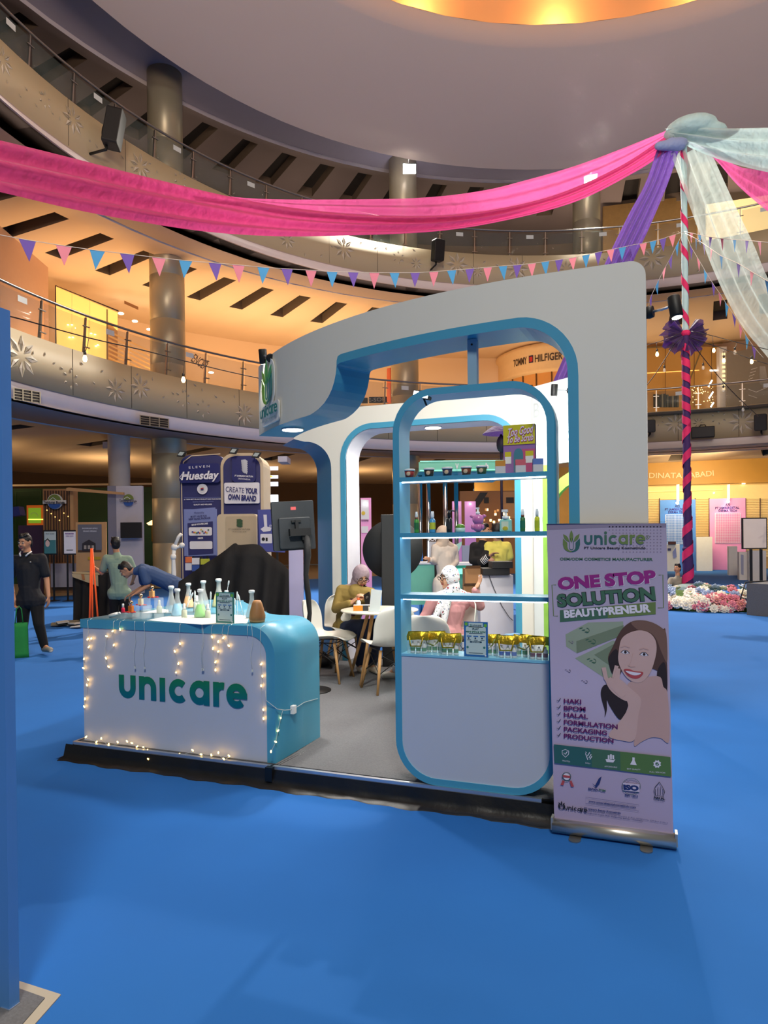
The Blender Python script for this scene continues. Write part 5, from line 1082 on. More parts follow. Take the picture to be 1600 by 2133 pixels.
p = Py(1068,1327,4.05); t = thing('face_mask', 'pale blue folded face mask on top of the gift bags', 'mask', (p.x,4.04,zn+.12)); vox('mask_cloth', [('e',(0,0,.0),(.05,.022,.007),None,0),('e',(.02,0,.005),(.03,.018,.007),None,0)], .004, [mat('mask_blue', (150,190,222), .8, bump=.3)], t)
# goods on the green shelves
for k, (x, z) in enumerate([(.33,.735),(.39,.735),(.45,.735),(.36,1.45),(.5,1.45),(.35,1.085),(.47,1.085)]):
    P_ = Vector((-1.15,7.55,ZP))+dA*x+Vector((-.6,-.8,0))*.12; cc = (196,70,80) if z < .8 else (214,220,222)
    t = thing('lipstick_tube' if z < .8 else 'white_jar', ('red tube standing on the lowest green shelf, number by place from the left' if False else ('slim red tube on the lowest green shelf, %s' % ('leftmost','middle','rightmost')[k] if z < .8 else 'small white jar with a dark lid, %s' % ('top green shelf, left','top green shelf, right','middle green shelf, left','middle green shelf, right')[k-3])), 'cosmetic', (P_.x, P_.y, ZP+z-.003), group='red tubes on the green shelf' if z < .8 else 'white jars on the green shelves')
    b = MB(); r_ = .012 if z < .8 else .025; b.lathe([(r_,0),(r_,.06)], seg=12); b.build('body', t, mat('cos_%d' % cc[0], cc, .4)); b = MB(); b.lathe([(r_*.8,.06),(r_*.8,.1)], seg=12); b.build('cap', t, mat('cos_cap_%d' % (z < .8), (236,190,180) if z < .8 else (30,30,32), .4))
# ---- fairy lights on the counter
m_fw = mat('fairy_wire', (206,212,206), .5); m_fb = mat('fairy_bulb', (255,226,150), .3, emit=(255,196,96), estr=14., var=0)
raw = [(125,450),(148,445),(133,497),(103,572),(101,628),(130,700),(122,733),(110,818),(106,866),(245,430),(280,400),(326,390),(287,485),(240,567),(257,620),(697,477),(665,525),(686,600),(672,655),(895,436),(963,441),(932,465),(998,490),(900,507),(932,525),(915,590),(915,640),(1197,603),(1205,677),(1197,737),(1211,885),(1212,940),(115,1053),(180,1085),(210,1062),(255,1100),(312,1085),(370,1080),(400,1090),(430,1112),(470,1115),(495,1135),(502,1190),(520,1230),(690,1160),(775,1135),(828,1160),(890,1165),(933,1150),(967,1188),(1000,1170),(1318,935),(1300,1015),(1288,1083),(1258,1143)]
t = thing('fairy_lights', 'string of warm fairy lights draped over the white counter front', 'string lights', (-3.1,3.93,.9)); fo_ = Vector(t.location)
yf = 3.943; B3 = []
for x, y in raw:
    u, v = 140+x/2.963, 1180+y/2.963
    if x > 1250:
        d = ray(u, v); k = -2.292/d[0]; B3.append(Vector((-2.292, d[1]*k, EYE+d[2]*k)))
    else: B3.append(Py(u, v, yf if y < 1000 else (3.925 if y < 1180 else 3.89)))
bm_ = MB(); bm_.lathe([(.0035,-.006),(.0052,0),(.0045,.006),(.002,.011)], seg=7); me0 = None
for i, p in enumerate(B3):
    if me0 is None: o = bm_.build('bulb', t, m_fb); me0 = o.data
    else: o = bpy.data.objects.new('bulb', me0); COL.objects.link(o); o.parent = t
    o.location = p-fo_; o.rotation_euler = (random.uniform(-1,1), random.uniform(-1,1), 0)
def wire(pts, r=.0013): b = MB(); b.tube([Vector(q)-fo_ for q in pts], r, seg=5); return b.build('wire', t, m_fw)
ze = ZP+.885+.003
for grp in ([0,2,3,4,5,6,7,8],[11,10,9,13,14],[12,13],[15,16,17,18],[19,23,25,26],[20,21,24,25],[22,20],[27,28,29,30,31]):
    P_ = [B3[i] for i in grp]; top = Vector((P_[0].x, 3.952, ze-.01)); pts = [top+Vector((0,.04,.012)), top+Vector((0,-.008,0))]
    for a, e in zip([top]+P_, P_): pts += [a.lerp(e, .5)+Vector((random.uniform(-.012,.012),-.004,-.006)), e]
    wire(pts)
for u in (420-140+140, 422, 280, 300, 524):
    top = Py(u, 1300, 3.946); wire([Vector((top.x,3.952,ze)), top, top+Vector((.01,-.002,-.12)), top+Vector((-.008,-.003,-.2)), top+Vector((.004,-.003,-.3))]); b = MB(); b.box((-.005,-.003,-.007),(.005,.003,.007), M=Matrix.Translation(top+Vector((.004,-.006,-.305))-fo_)); b.build('end_connector', t, m_fw)
wire([B3[i]+Vector((0,.0,-.006+.008*sin(i))) for i in range(32, 42)]+[B3[i]+Vector((0,0,-.008)) for i in range(44, 51)]); wire([B3[41], B3[42], B3[43]])
pl0 = Py(556, 1458, 3.93); q1 = Vector((-2.292,4.03,.45)); plug = Vector((-2.285,4.16,.425))
wire([pl0+Vector((-.01,0,.06)), pl0+Vector((0,-.01,0)), Vector((-2.29,3.955,.475)), Vector((-2.288,4.05,.445)), plug], .0022); wire([plug, Vector((-2.3,4.35,.43)), Vector((-2.302,4.56,.41))], .0018); wire([Vector((-2.29,4.03,.45))]+B3[51:55], .0012)
b = MB(); b.box((-.012,-.02,-.028),(.016,.02,.028), M=Matrix.Translation(plug-fo_)); b.build('control_box', t, m_cap, bevel=.003)
wire([Vector((-2.62,4.1,ZC+.002)), Vector((-2.55,4.2,ZC+.004)), Vector((-2.48,4.12,ZC+.003)), Vector((-2.45,4.3,ZC+.003))]); wire([Vector((-2.58,4.02,ZC+.002)), Vector((-2.52,3.99,ZC+.004)), Vector((-2.50,3.948,ZC-.004)), Vector((-2.50,3.945,ZC-.08))])
# ================================================================ DRAPES, POLE, BUNTING, LIGHT STRINGS, FLOWERS
class PS(Sheet):
    """sheet on a real plane through point O facing n; L(u,v) turns a picture point into sheet metres"""
    def __init__(s, O, n, step=.002):
        n = Vector(n); n.z = 0; n.normalize(); ex = Vector((0,0,1)).cross(n).normalized()
        Sheet.__init__(s, O, ex, (0,0,1), n, step)
    def L(s, u, v):
        d = Vector(ray(u, v)); o = Vector((0,0,EYE)); t = (s.O-o).dot(s.n)/d.dot(s.n); q = o+d*t-s.O
        return (q.dot(s.ex), q.dot(s.ey))
    def W(s, u, v): a = s.L(u, v); return s.O+s.ex*a[0]+s.ey*a[1]
    def P(s, pts, m, l=1, th=0.): s.poly([s.L(*p) for p in pts], m, l, th)
    def SP(s, pts, m, l=1):
        n = len(pts); out = []
        for i in range(n):
            p0, p1, p2, p3 = pts[i-1], pts[i], pts[(i+1)%n], pts[(i+2)%n]
            for k in range(5):
                t = k/5; out.append(tuple(.5*(2*p1[c]+(p2[c]-p0[c])*t+(2*p0[c]-5*p1[c]+4*p2[c]-p3[c])*t*t+(3*p1[c]-p0[c]-3*p2[c]+p3[c])*t**3) for c in (0,1)))
        s.P(out, m, l)
    def R(s, u0, v0, u1, v1, m, l=1, th=0.): a = s.L(u0, v1); b = s.L(u1, v0); s.rect(a[0], a[1], b[0], b[1], m, l, th)
    def RR(s, u0, v0, u1, v1, rp, m, l=1, th=0.):
        a = s.L(u0, v1); b = s.L(u1, v0); r = rp*(b[0]-a[0])/(u1-u0); s.poly(rrect(a[0], a[1], b[0], b[1], r, 5), m, l, th)
    def D(s, u, v, rp, m, l=1, th=0., ry=None): a = s.L(u, v); b = s.L(u+rp, v); r = b[0]-a[0]; s.disc(a[0], a[1], r, m, l, ry=(r*ry/rp if ry else None), th=th)
    def T(s, t, p0, p1, cap, m, l=3, bold=0., **kw):
        a = s.L(*p0); b = s.L(*p1); k = (s.L(p0[0], p0[1]-cap)[1]-a[1]); w = math.hypot(b[0]-a[0], b[1]-a[1])
        s.text(t, a[0], a[1], k, m, l, bold=bold, rot=math.atan2(b[1]-a[1], b[0]-a[0]), width=w, **kw)
    def LN(s, pts, wp, m, l=2, closed=False):
        q = [s.L(*p) for p in pts]; k = abs(s.L(pts[0][0]+wp, pts[0][1])[0]-q[0][0]); s.line(q, k, m, l, closed)
def clothmat(name, rgb, tr=.45, alpha=1., rough=.7, scale=5):
    if name in _M: return _M[name]
    m = bpy.data.materials.new(name); m.use_nodes = True; nt = m.node_tree; pr = nt.nodes['Principled BSDF']; out = nt.nodes['Material Output']
    pr.inputs['Base Color'].default_value = (*L3(rgb), 1); pr.inputs['Roughness'].default_value = rough; pr.inputs['Sheen Weight'].default_value = .3
    tl = nt.nodes.new('ShaderNodeBsdfTranslucent'); tl.inputs[0].default_value = (*L3(rgb), 1)
    tc = nt.nodes.new('ShaderNodeTexCoord'); nz = nt.nodes.new('ShaderNodeTexNoise'); nz.inputs['Scale'].default_value = scale; bp = nt.nodes.new('ShaderNodeBump'); bp.inputs['Strength'].default_value = .5; bp.inputs['Distance'].default_value = .1
    nt.links.new(tc.outputs['Object'], nz.inputs['Vector']); nt.links.new(nz.outputs['Fac'], bp.inputs['Height']); nt.links.new(bp.outputs[0], pr.inputs['Normal']); nt.links.new(bp.outputs[0], tl.inputs['Normal'])
    mx = nt.nodes.new('ShaderNodeMixShader'); mx.inputs[0].default_value = tr; nt.links.new(pr.outputs[0], mx.inputs[1]); nt.links.new(tl.outputs[0], mx.inputs[2]); last = mx.outputs[0]
    if alpha < 1:
        t_ = nt.nodes.new('ShaderNodeBsdfTransparent'); m2 = nt.nodes.new('ShaderNodeMixShader'); m2.inputs[0].default_value = alpha; nt.links.new(t_.outputs[0], m2.inputs[1]); nt.links.new(last, m2.inputs[2]); last = m2.outputs[0]
    nt.links.new(last, out.inputs[0]); _M[name] = m; return m
def samp(P, n):
    P = [tuple(p) for p in P]; L = [0]
    for a, b in zip(P, P[1:]): L.append(L[-1]+math.hypot(b[0]-a[0], b[1]-a[1]))
    out = []
    for i in range(n+1):
        s = L[-1]*i/n; k = max(j for j in range(len(L)) if L[j] <= s+1e-9); k = min(k, len(P)-2)
        t = (s-L[k])/max(1e-9, L[k+1]-L[k]); p0 = P[max(0,k-1)]; p1, p2 = P[k], P[k+1]; p3 = P[min(len(P)-1,k+2)]
        out.append(tuple(.5*(2*p1[c]+(p2[c]-p0[c])*t+(2*p0[c]-5*p1[c]+4*p2[c]-p3[c])*t*t+(3*p1[c]-p0[c]-3*p2[c]+p3[c])*t**3) for c in range(3)))
    return out
def drape(name, A, B, m, parent, folds=5, amp=.07, n=60, k=28, ph=0.):
    a = [Pd(*p) for p in samp(A, n)]; b = [Pd(*p) for p in samp(B, n)]; c0 = Vector(parent.location); rows = []
    for i in range(n+1):
        w = (b[i]-a[i]).length; row = []
        for j in range(k+1):
            t = j/k; p = a[i].lerp(b[i], t); f = amp*min(1, w/.8)*(sin(folds*2*pi*t+ph+.9*sin(i*.07+ph))+.4*sin(folds*5.3*t+i*.11))
            row.append(p+VC*f*min(1, 4*t+.2, 4*(1-t)+.2)-c0)
        rows.append(row)
    b_ = MB(); b_.grid(rows); return b_.build(name, parent, m)
ZPOLE = 17.3
mk_pink = clothmat('drape_pink', (204,66,132), .4); mk_pink2 = clothmat('drape_pink_sheer', (216,92,160), .55, .85); mk_pur = clothmat('drape_purple', (110,76,166), .35, rough=.38); mk_mint = clothmat('drape_mint_sheer', (200,218,216), .45, .6, rough=.4); mk_mint2 = clothmat('drape_mint', (176,204,208), .4, .9)
t = thing('ceiling_drape', 'long hot-pink cloth swag hanging from the pole top to the left across the hall', 'drape', Pd(1395,285,ZPOLE))
drape('front_fold', [(-130,262,11.5),(0,293,12.3),(130,325,13.2),(300,368,14.4),(470,408,15.4),(600,431,16),(740,446,16.5),(870,450,16.8),(1000,441,17),(1150,408,17.3),(1290,347,17.3),(1398,276,17.3)], [(-130,372,11.5),(0,400,12.3),(180,441,13.5),(400,478,15),(560,491,15.8),(700,491,16.4),(900,483,16.9),(1050,460,17.1),(1200,420,17.3),(1320,360,17.3),(1380,322,17.3),(1418,300,17.3)], mk_pink, t, 2.5, .10, n=90)
drape('back_fold', [(430,403,15.5),(520,413,16),(640,416,16.5),(860,413,17.1),(1000,398,17.6),(1100,374,17.5),(1200,345,17.5),(1300,308,17.4),(1398,268,17.4)], [(430,414,15.5),(520,424,16),(640,445,16.5),(860,460,17.1),(1000,450,17.6),(1100,430,17.5),(1200,398,17.5),(1300,350,17.4),(1400,285,17.4)], mk_pink2, t, 2.2, .06, n=70, ph=1.)
t = thing('ceiling_drape', 'purple satin drape falling from the pole top to the left behind the white fascia', 'drape', Pd(1395,300,ZPOLE))
drape('cloth', [(1372,300,17.3),(1345,380,17.2),(1308,450,17),(1262,545,16.8),(1220,640,16.4),(1150,800,16)], [(1418,300,17.3),(1392,380,17.2),(1350,480,17),(1318,548,16.8),(1290,640,16.4),(1240,800,16)], mk_pur, t, 4, .09)
t = thing('ceiling_drape', 'sheer pale mint drape falling steeply from the pole top to the lower right', 'drape', Pd(1430,300,ZPOLE))
drape('cloth', [(1396,318,17.3),(1440,440,16.9),(1484,560,16.4),(1540,672,15.8),(1610,760,15.2),(1700,900,14.5),(1900,1050,13.6)], [(1478,310,17.3),(1532,430,16.9),(1570,510,16.5),(1602,585,16),(1660,680,15.4),(1760,830,14.6),(1960,980,13.6)], mk_mint, t, 4, .09)
t = thing('ceiling_drape', 'pale mint and blue drape running level from the pole top to the right edge', 'drape', Pd(1440,285,ZPOLE))
drape('cloth', [(1384,268,17.2),(1430,264,17.1),(1500,268,16.8),(1600,267,16.2),(1720,262,15.5),(2200,230,13.5)], [(1408,292,17.2),(1460,318,17.1),(1530,342,16.8),(1600,359,16.2),(1720,380,15.5),(2200,400,13.5)], mk_mint2, t, 3, .09)
t = thing('ceiling_drape', 'pink drape slanting down to the right edge below the mint one', 'drape', Pd(1440,300,ZPOLE))
drape('cloth', [(1430,296,17.4),(1487,330,17.2),(1535,385,16.9),(1600,442,16.5),(1720,530,15.8),(2100,700,14)], [(1440,290,17.4),(1530,343,17.2),(1570,353,16.9),(1610,362,16.5),(1720,400,15.8),(2100,520,14)], mk_pink2, t, 3, .08)
# wrapped pole
top = Pd(1424,285,ZPOLE); base = Pz(1434,1246,0); t = thing('wrapped_pole', 'tall striped cloth-wrapped pole rising from the flower bed on the right', 'pole', base)
bx_, by_ = base.x, base.y; zt_ = top.z; tx_ = top.x-bx_; ty_ = top.y-by_; lean = lambda z: Vector((tx_*z/zt_, ty_*z/zt_, z))
def rad(z): return .135-.018*z if z < 2.2 else (.088 if z < 6 else .075)
zk = (1.57+ (1112-690)/F*ZPOLE)
mku = mat('wrap_purple', (52,22,84), .8, var=.25, bump=.6); mkp = mat('wrap_pink', (196,30,92), .8, var=.15, bump=.6); mkm = mat('wrap_mint', (164,196,200), .7, var=.1, bump=.6)
b = MB(); H_n = [zk*i/40 for i in range(41)]; b.tube([lean(z) for z in H_n], [rad(z)*(1+.08*sin(z*9)) for z in H_n], seg=12); b.build('lower_wrap', t, mku)
b = MB(); H_n = [zk+(zt_-zk)*i/40 for i in range(41)]; b.tube([lean(z) for z in H_n], [rad(z)*(1+.07*sin(z*7)) for z in H_n], seg=12); b.build('upper_wrap', t, mkm)
def helix(z0, z1, turns, w, m, nm):
    b = MB(); n = int(abs(turns)*18); rows = []
    for i in range(n+1):
        z = z0+(z1-z0)*i/n; a = 2*pi*turns*i/n; r_ = rad(z)*1.1+.006; rows.append([lean(z+s*w/2)+Vector((r_*cos(a), r_*sin(a), 0)) for s in (-1,-.3,.3,1)])
    b.grid(rows); b.build(nm, t, m)
helix(.1, 4.3, 7, .24, mkp, 'pink_ribbon'); helix(4.3, zk-.1, -6, .2, mkp, 'pink_ribbon'); helix(zk+.2, zt_-.3, -5.5, .22, mkp, 'red_ribbon')
rnd = random.Random(3)
b = MB()
for sg in (-1, 1):
    for lay in range(2):
        c = lean(zk-.02); rows = []
        for i in range(7):
            r_ = .06+(.40+.08*lay)*i/6; row = []
            for j in range(41):
                a = math.radians(-75+ (135 if sg > 0 else 150)*j/40-(20 if sg < 0 else 0)); ru = .10*(i/6)*sin(j*1.3+lay*2)
                row.append(c+VR*sg*r_*cos(a)*(1+.1*sin(j*.8))+Vector((0,0,r_*sin(a)*.8*(1.1+.15*sin(j*.9))))+VC*(ru+.12*(1-2*lay)*(i/6)))
            rows.append(row)
        b.grid(rows)
b.build('tulle_bow', t, clothmat('tulle_purple', (54,26,98), .3, .85)); b = MB(); b.ell(lean(zk), (.12,.12,.09)); b.build('knot', t, mkp)
b = MB(); b.ell(lean((1112-1083)/-F*ZPOLE+EYE+.4*0), (.13,.13,.1)); b.build('purple_knot', t, mku)
vox('top_cloth', [('e',tuple(Pd(1440,268,ZPOLE)-base),(.62,.5,.26),None,0),('e',tuple(Pd(1470,278,ZPOLE)-base),(.5,.4,.2),None,0),('c',tuple(Pd(1396,282,ZPOLE)-base),.16,tuple(Pd(1430,258,ZPOLE)-base),.2,0)], .035, [mk_mint2], t); vox('tied_scarf', [('c',tuple(Pd(1372,304,17.1)-base),.1,tuple(Pd(1416,300,17.1)-base),.16,0),('c',tuple(Pd(1398,300,17.1)-base),.15,tuple(Pd(1424,296,17.1)-base),.1,0)], .03, [clothmat('scarf_blue', (140,160,204), .3)], t)
# bunting
FC = [mat('flag_purple', (112,88,178), .8), mat('flag_pink', (224,138,158), .8), mat('flag_blue', (74,158,214), .8)]
m_cord = mat('cord_white', (206,200,190), .8)
def bunting(lab, pts, k0=0, w=.115, h=.30):
    P3 = [Pd(*p) for p in pts]; t = thing('bunting_garland', lab, 'bunting', P3[0], group=None); o = P3[0]
    b = MB(); b.tube([p-o for p in P3], .006, seg=5); b.build('cord', t, m_cord); me = {}
    for i, p in enumerate(P3[1:-1]):
        d = (P3[i+2]-P3[i]); d = d.normalized()*w; b = MB(); c = FC[(i+k0)%3]; q = p-o; sw = Vector((.02*sin(i*2.3), .03*cos(i*1.9), -h)); n = Vector((-d.y, d.x, 0)).normalized()*.004
        b.prism([q-d, q+d, q+sw], n); b.build('flag', t, c)
main = [(-60,478),(57,500),(133,512),(203,522),(265,529),(331,537),(387,543),(448,548),(497,552),(549,557),(598,560),(648,563),(692,566),(736,567),(780,568),(822,568),(865,568),(904,566),(941,563),(979,560),(1016,557),(1048,554),(1078,552),(1108,549),(1136,545),(1165,541),(1193,537),(1221,531),(1247,525),(1272,520),(1297,515),(1319,510),(1340,507),(1361,502),(1381,497),(1401,490),(1425,483)]
bunting('longest string of purple, pink and blue pennants across the whole hall', [(u, v, 9.6+7.5*((u+60)/1485)**1.1) for u, v in main])
bunting('short pennant string slanting down-left from the wrapped pole', [(1424,484,17.2),(1411,508,17.3),(1397,537,17.5),(1384,560,17.7),(1369,590,17.9),(1356,618,18.1),(1350,640,18.2)], 2, .09)
bunting('pennant string falling steeply right of the pole in front of the mint drape', [(1428,484,17),(1440,515,17),(1455,540,16.9),(1470,566,16.8),(1486,592,16.7),(1500,612,16.6),(1514,634,16.4),(1529,656,16.3),(1543,678,16.2),(1556,702,16.1),(1570,722,16),(1590,745,15.8)], 0, .09)
bunting('upper pennant string running right from the pole to the edge', [(1426,482,17),(1440,485,16.6),(1457,489,16.2),(1480,494,15.5),(1504,497,14.8),(1530,499,14),(1556,501,13.3),(1582,503,12.6),(1625,508,11.6)], 1, .1, .25)
bunting('lower pennant string of larger flags sagging toward the right edge', [(1428,486,16.8),(1450,497,15.6),(1466,508,14.6),(1482,519,13.6),(1502,533,12.8),(1538,549,12),(1566,566,11.3),(1598,585,10.6),(1640,605,10)], 2, .1, .24)
# festoon light strings
m_bulb = mat('bulb_lit', (255,214,150), .2, emit=(255,190,110), estr=30., var=0); m_bulbo = glassmat('bulb_unlit', (240,235,220), .35, .05)
def festoon(lab, cable, bulbs):
    C3 = [Pd(*p) for p in samp(cable, 24)]; o = C3[0]; t = thing('festoon_lights', lab, 'string lights', o); b = MB(); b.tube([p-o for p in C3], .009, seg=6); b.build('cable', t, m_wire)
    for (u, v, lit) in bulbs:
        c = min(C3, key=lambda p: abs(p3(p)[0]-u)); Zc = (MB_ @ np.array([c.x,c.y,c.z-EYE]))[2]; q = Pd(u, v, Zc); b = MB(); b.tube([c-o, (c.lerp(q,.5))-o+Vector((0,0,.01)), q-o+Vector((0,0,.09))], .005, seg=5); b.lathe([(.018,.05),(.022,.06),(.022,.1),(.01,.12)], seg=10, c=tuple(q-o)); s_ = b.build('socket', t, m_wire)
        b = MB(); b.lathe([(.001,-.05),(.02,-.045),(.034,-.015),(.03,.015),(.016,.05)], seg=12, cap=False); g = b.build('bulb', s_, m_bulb if lit else m_bulbo); g.location = q-o
        if lit: light('bulb_glow', 'POINT', q-Vector((0,0,.02)), 6, (255,190,110), .05)
def p3(p): c = MB_ @ np.array([p.x,p.y,p.z-EYE]); return (800+F*c[0]/c[2], PPY-F*c[1]/c[2])
festoon('festoon string with two lit bulbs before the lower left gallery', [(-40,648,9),(25,660,9.5),(178,702,10.5),(300,730,11.5),(385,752,12.2),(480,775,13),(560,792,13.7)], [(177,747,1),(382,791,1)])
festoon('festoon string running right from the tulle bow with lit bulbs', [(1440,690,17),(1487,700,16.4),(1531,712,15.8),(1600,728,15),(1650,738,14.5)], [(1487,730,1),(1531,734,0)])
festoon('second festoon string right of the bow with two lit bulbs', [(1440,704,17),(1508,727,16),(1566,748,15.2),(1640,770,14.3)], [(1508,751,1),(1566,753,1)])
festoon('festoon string slanting down-right from the bow to the lower parapet', [(1440,712,17),(1465,745,17.2),(1508,797,17.8),(1548,838,18.6),(1580,867,19.5)], [(1465,766,0),(1507,812,0),(1548,853,0)])
festoon('festoon string slanting down-left from the bow behind the pier', [(1404,718,17.3),(1384,750,17.2),(1366,778,17),(1340,812,16.8)], [(1384,771,0)])
festoon('festoon string going left from the bow with one lit bulb beside the pier', [(1420,692,17.2),(1398,703,16.5),(1369,713,15.6),(1335,722,15)], [(1369,738,1)])
# flower bed
fb = Pz(1470,1266,0); t = thing('flower_bed', 'mound of white, pink and blue flowers around the foot of the wrapped pole', 'flower bed', fb)
pf_ = [('e',(0,.2,.0),(1.28,1.15,.30),None,0),('e',(-.55,.3,.06),(.5,.5,.30),None,0),('e',(.45,.1,.05),(.5,.5,.27),None,0)]
vox('foliage_mound', pf_, .06, [mat('moss_green', (64,92,34), .95, var=.4, scale=9, bump=1.)], t)
vox('fabric_skirt', [('e',(base.x-fb.x,base.y-fb.y-.1,.20),(.36,.28,.18),None,0),('e',(base.x-fb.x+.45,base.y-fb.y-.3,.24),(.3,.2,.08),None,0)], .03, [mk_mint2], t)
def bloom(r_, col, pet, rows_, flat=.5):
    b = MB(); m = mat('petal_%d_%d_%d' % col, col, .7, var=.12)
    for k in range(rows_):
        n = pet-2*k; rr = r_*(1-.32*k); zz = r_*.25*k
        for i in range(n):
            a = 2*pi*i/n+k*.5; M = Matrix.Rotation(a,4,'Z') @ Matrix.Rotation(-flat-.35*k,4,'Y'); b.ell(M @ Vector((rr*.6,0,0))+Vector((0,0,zz)), (rr*.42,rr*.3,rr*.1), m, seg=6, rings=4, M=M)
    b.ell((0,0,r_*.3), (r_*.18,r_*.18,r_*.14), mat('flower_eye', (206,190,110), .8), seg=6, rings=4); me = b.build('flower', None); d = me.data; bpy.data.objects.remove(me); return d
kinds = [bloom(.085,(238,236,222),9,3), bloom(.075,(214,130,150),8,3), bloom(.09,(146,168,206),8,3), bloom(.08,(170,44,104),8,3), bloom(.085,(240,238,230),12,2,.3), bloom(.07,(222,150,150),7,3), bloom(.08,(70,22,84),7,3)]
rf = random.Random(11)
for i in range(100):
    a = rf.uniform(pi*1.0, pi*2.0) if i < 78 else rf.uniform(0, pi); e = rf.uniform(.02, .85)**1.2*1.15 if i < 78 else rf.uniform(.35,.95)
    x = 1.30*cos(a)*cos(e); y = .2+1.17*sin(a)*cos(e); z = .07+.33*sin(e)+rf.uniform(0,.06)
    g = (0,0,4,4,0,1,5,2)[int((x+1.4)*2.2+rf.random()*3)%8]
    if x < -.7 and rf.random() < .5: g = rf.choice((3,1))
    if x > 1.0 and rf.random() < .4: g = 6
    if z > .27 and rf.random() < .6: g = rf.choice((2,2,5))
    o = bpy.data.objects.new('flower', kinds[g]); COL.objects.link(o); o.parent = t; o.location = (x, y, z)
    nrm = Vector((x/1.3**2, (y-.3), z*3)); o.rotation_euler = nrm.to_track_quat('Z','Y').to_euler(); s = rf.uniform(1.3,2.0); o.scale = (s,s,s)
    o['label'] = ['white flower','pink flower','pale blue flower','magenta flower','white daisy-like flower','salmon flower','dark purple flower'][g]
bmx = bmesh.new(); mats_x = []
for i in range(150):
    a = rf.uniform(pi*1.0, pi*2.05); e = rf.uniform(.0, .8); x = 1.31*cos(a)*cos(e); y = .2+1.18*sin(a)*cos(e); z = .05+.33*sin(e)
    g = (0,0,4,4,0,1,5,2)[int((x+1.4)*2.2+rf.random()*3)%8]; me = kinds[g].copy(); nrm = Vector((x/1.3**2, (y-.2), z*3)); s = rf.uniform(.9,1.3)
    me.transform(Matrix.Translation((x,y,z)) @ nrm.to_track_quat('Z','Y').to_matrix().to_4x4() @ Matrix.Scale(s,4)); off = []
    for m in me.materials:
        if m not in mats_x: mats_x.append(m)
        off.append(mats_x.index(m))
    for p in me.polygons: p.material_index = off[p.material_index]
    bmx.from_mesh(me); bpy.data.meshes.remove(me)
me = bpy.data.meshes.new('small_flowers'); bmx.to_mesh(me); bmx.free()
for m in mats_x: me.materials.append(m)
o = bpy.data.objects.new('small_flowers', me); COL.objects.link(o); o.parent = t; o['kind'] = 'stuff'
# ================================================================ OTHER STANDS AND SHOPS IN THE HALL
def plane(Z, u=None, n=None, step=.006):
    p = Pd(u if u is not None else 800, 1120, Z); return PS((p.x, p.y, 0), n or VC, step)
def slab(S, u0, v0, u1, v1, th, m, l=0):
    """solid box whose front face spans the picture rectangle"""
    a = S.L(u0, v1); b = S.L(u1, v0); S.mb.prism([S.at(x, y, l) for x, y in ((a[0],a[1]),(b[0],a[1]),(b[0],b[1]),(a[0],b[1]))], -S.n*th, m)
def grounded(S, u): q = S.W(u, 1120); return Vector((q.x, q.y, 0))
def fin(S, name, t, lab=None): o = S.build(name, t, lab); o.location = -Vector(t.location); return o
def far(name, lab, cat, Z, u, group=None, z=0.): p = Pd(u, 1120, Z); t = thing(name, lab, cat, (p.x, p.y, z), 0, group); return t
navy = mat('stand_navy', (40,44,104), .5); crm = mat('stand_cream', (206,190,160), .6); dblue = mat('sign_deep_blue', (24,32,104), .4); wht = mat('print_plain_white', (226,228,236), .6); lil = mat('print_lilac_blue', (120,134,190), .6); gsil = mat('silver_leaf', (190,196,206), .35); orn = mat('bright_orange', (255,96,36), .6, emit=(255,90,30), estr=.15)
# dark blue stand with two signs
Z = 16.; t = far('exhibition_stand', 'dark blue exhibition stand with rounded cream-edged top and brand signs', 'stand', Z, 462)
S = plane(Z, 462)
def arch(u0, u1, v0, v1, rp): a = S.L(u0, v1); b = S.L(u1, v0); k = (b[0]-a[0])/(u1-u0); return rrect(a[0], 0, b[0], b[1], [.001,.001,rp*k,rp*k], 6)
S.mb.prism([S.at(x, y, 0) for x, y in arch(378, 470, 947, 1240, 22)], -S.n*1.0, navy); fin(S, 'left_tower', t)
S = plane(Z, 462); S.mb.prism([S.at(x, y, 10) for x, y in arch(464, 549, 944, 1240, 26)], -S.n*1.0, crm); fin(S, 'cream_edge', t)
S = plane(Z, 462); S.mb.prism([S.at(x, y, 14) for x, y in arch(470, 543, 951, 1240, 22)], -S.n*.05, navy); S.LN([(383,1240),(379,980),(384,962),(400,950),(460,946)], 2, crm, 8); fin(S, 'right_tower', t)
S = plane(Z, 462); S.RR(377, 966, 461, 1007, 7, dblue, 14, .05); fin(S, 'sign_board', t)
S = plane(Z, 462); S.T('ELEVEN', (398,978), (441,975), 5, wht, 30, spacing=1.5); S.T('Huesday', (382,1001), (458,998), 17, wht, 30, bold=.03, shear=.25); S.LN([(383,1000),(379,996),(384,989),(394,990),(400,996)], 1.2, wht, 30); fin(S, 'lettering', t)
S = plane(Z, 462); S.RR(487, 951, 535, 1006, 8, dblue, 22, .05); fin(S, 'sign_board', t)
S = plane(Z, 462)
for k in range(6): S.P([(506+a, 960+4*k+c) for a, c in ((0,0),(9,-1+k*.6),(14,3),(12,5+k),(4,3))], gsil, 34+k*.2)
S.P([(506,961),(509,985),(514,988),(517,976),(519,964),(512,959)], gsil, 33); S.T('PT EVERSKIN NATURA', (493,994), (531,996), 3.6, wht, 34, bold=.03); S.T('INDONESIA', (500,1000), (525,1002), 3.2, wht, 34, bold=.02, spacing=1.3); fin(S, 'emblem_lettering', t)
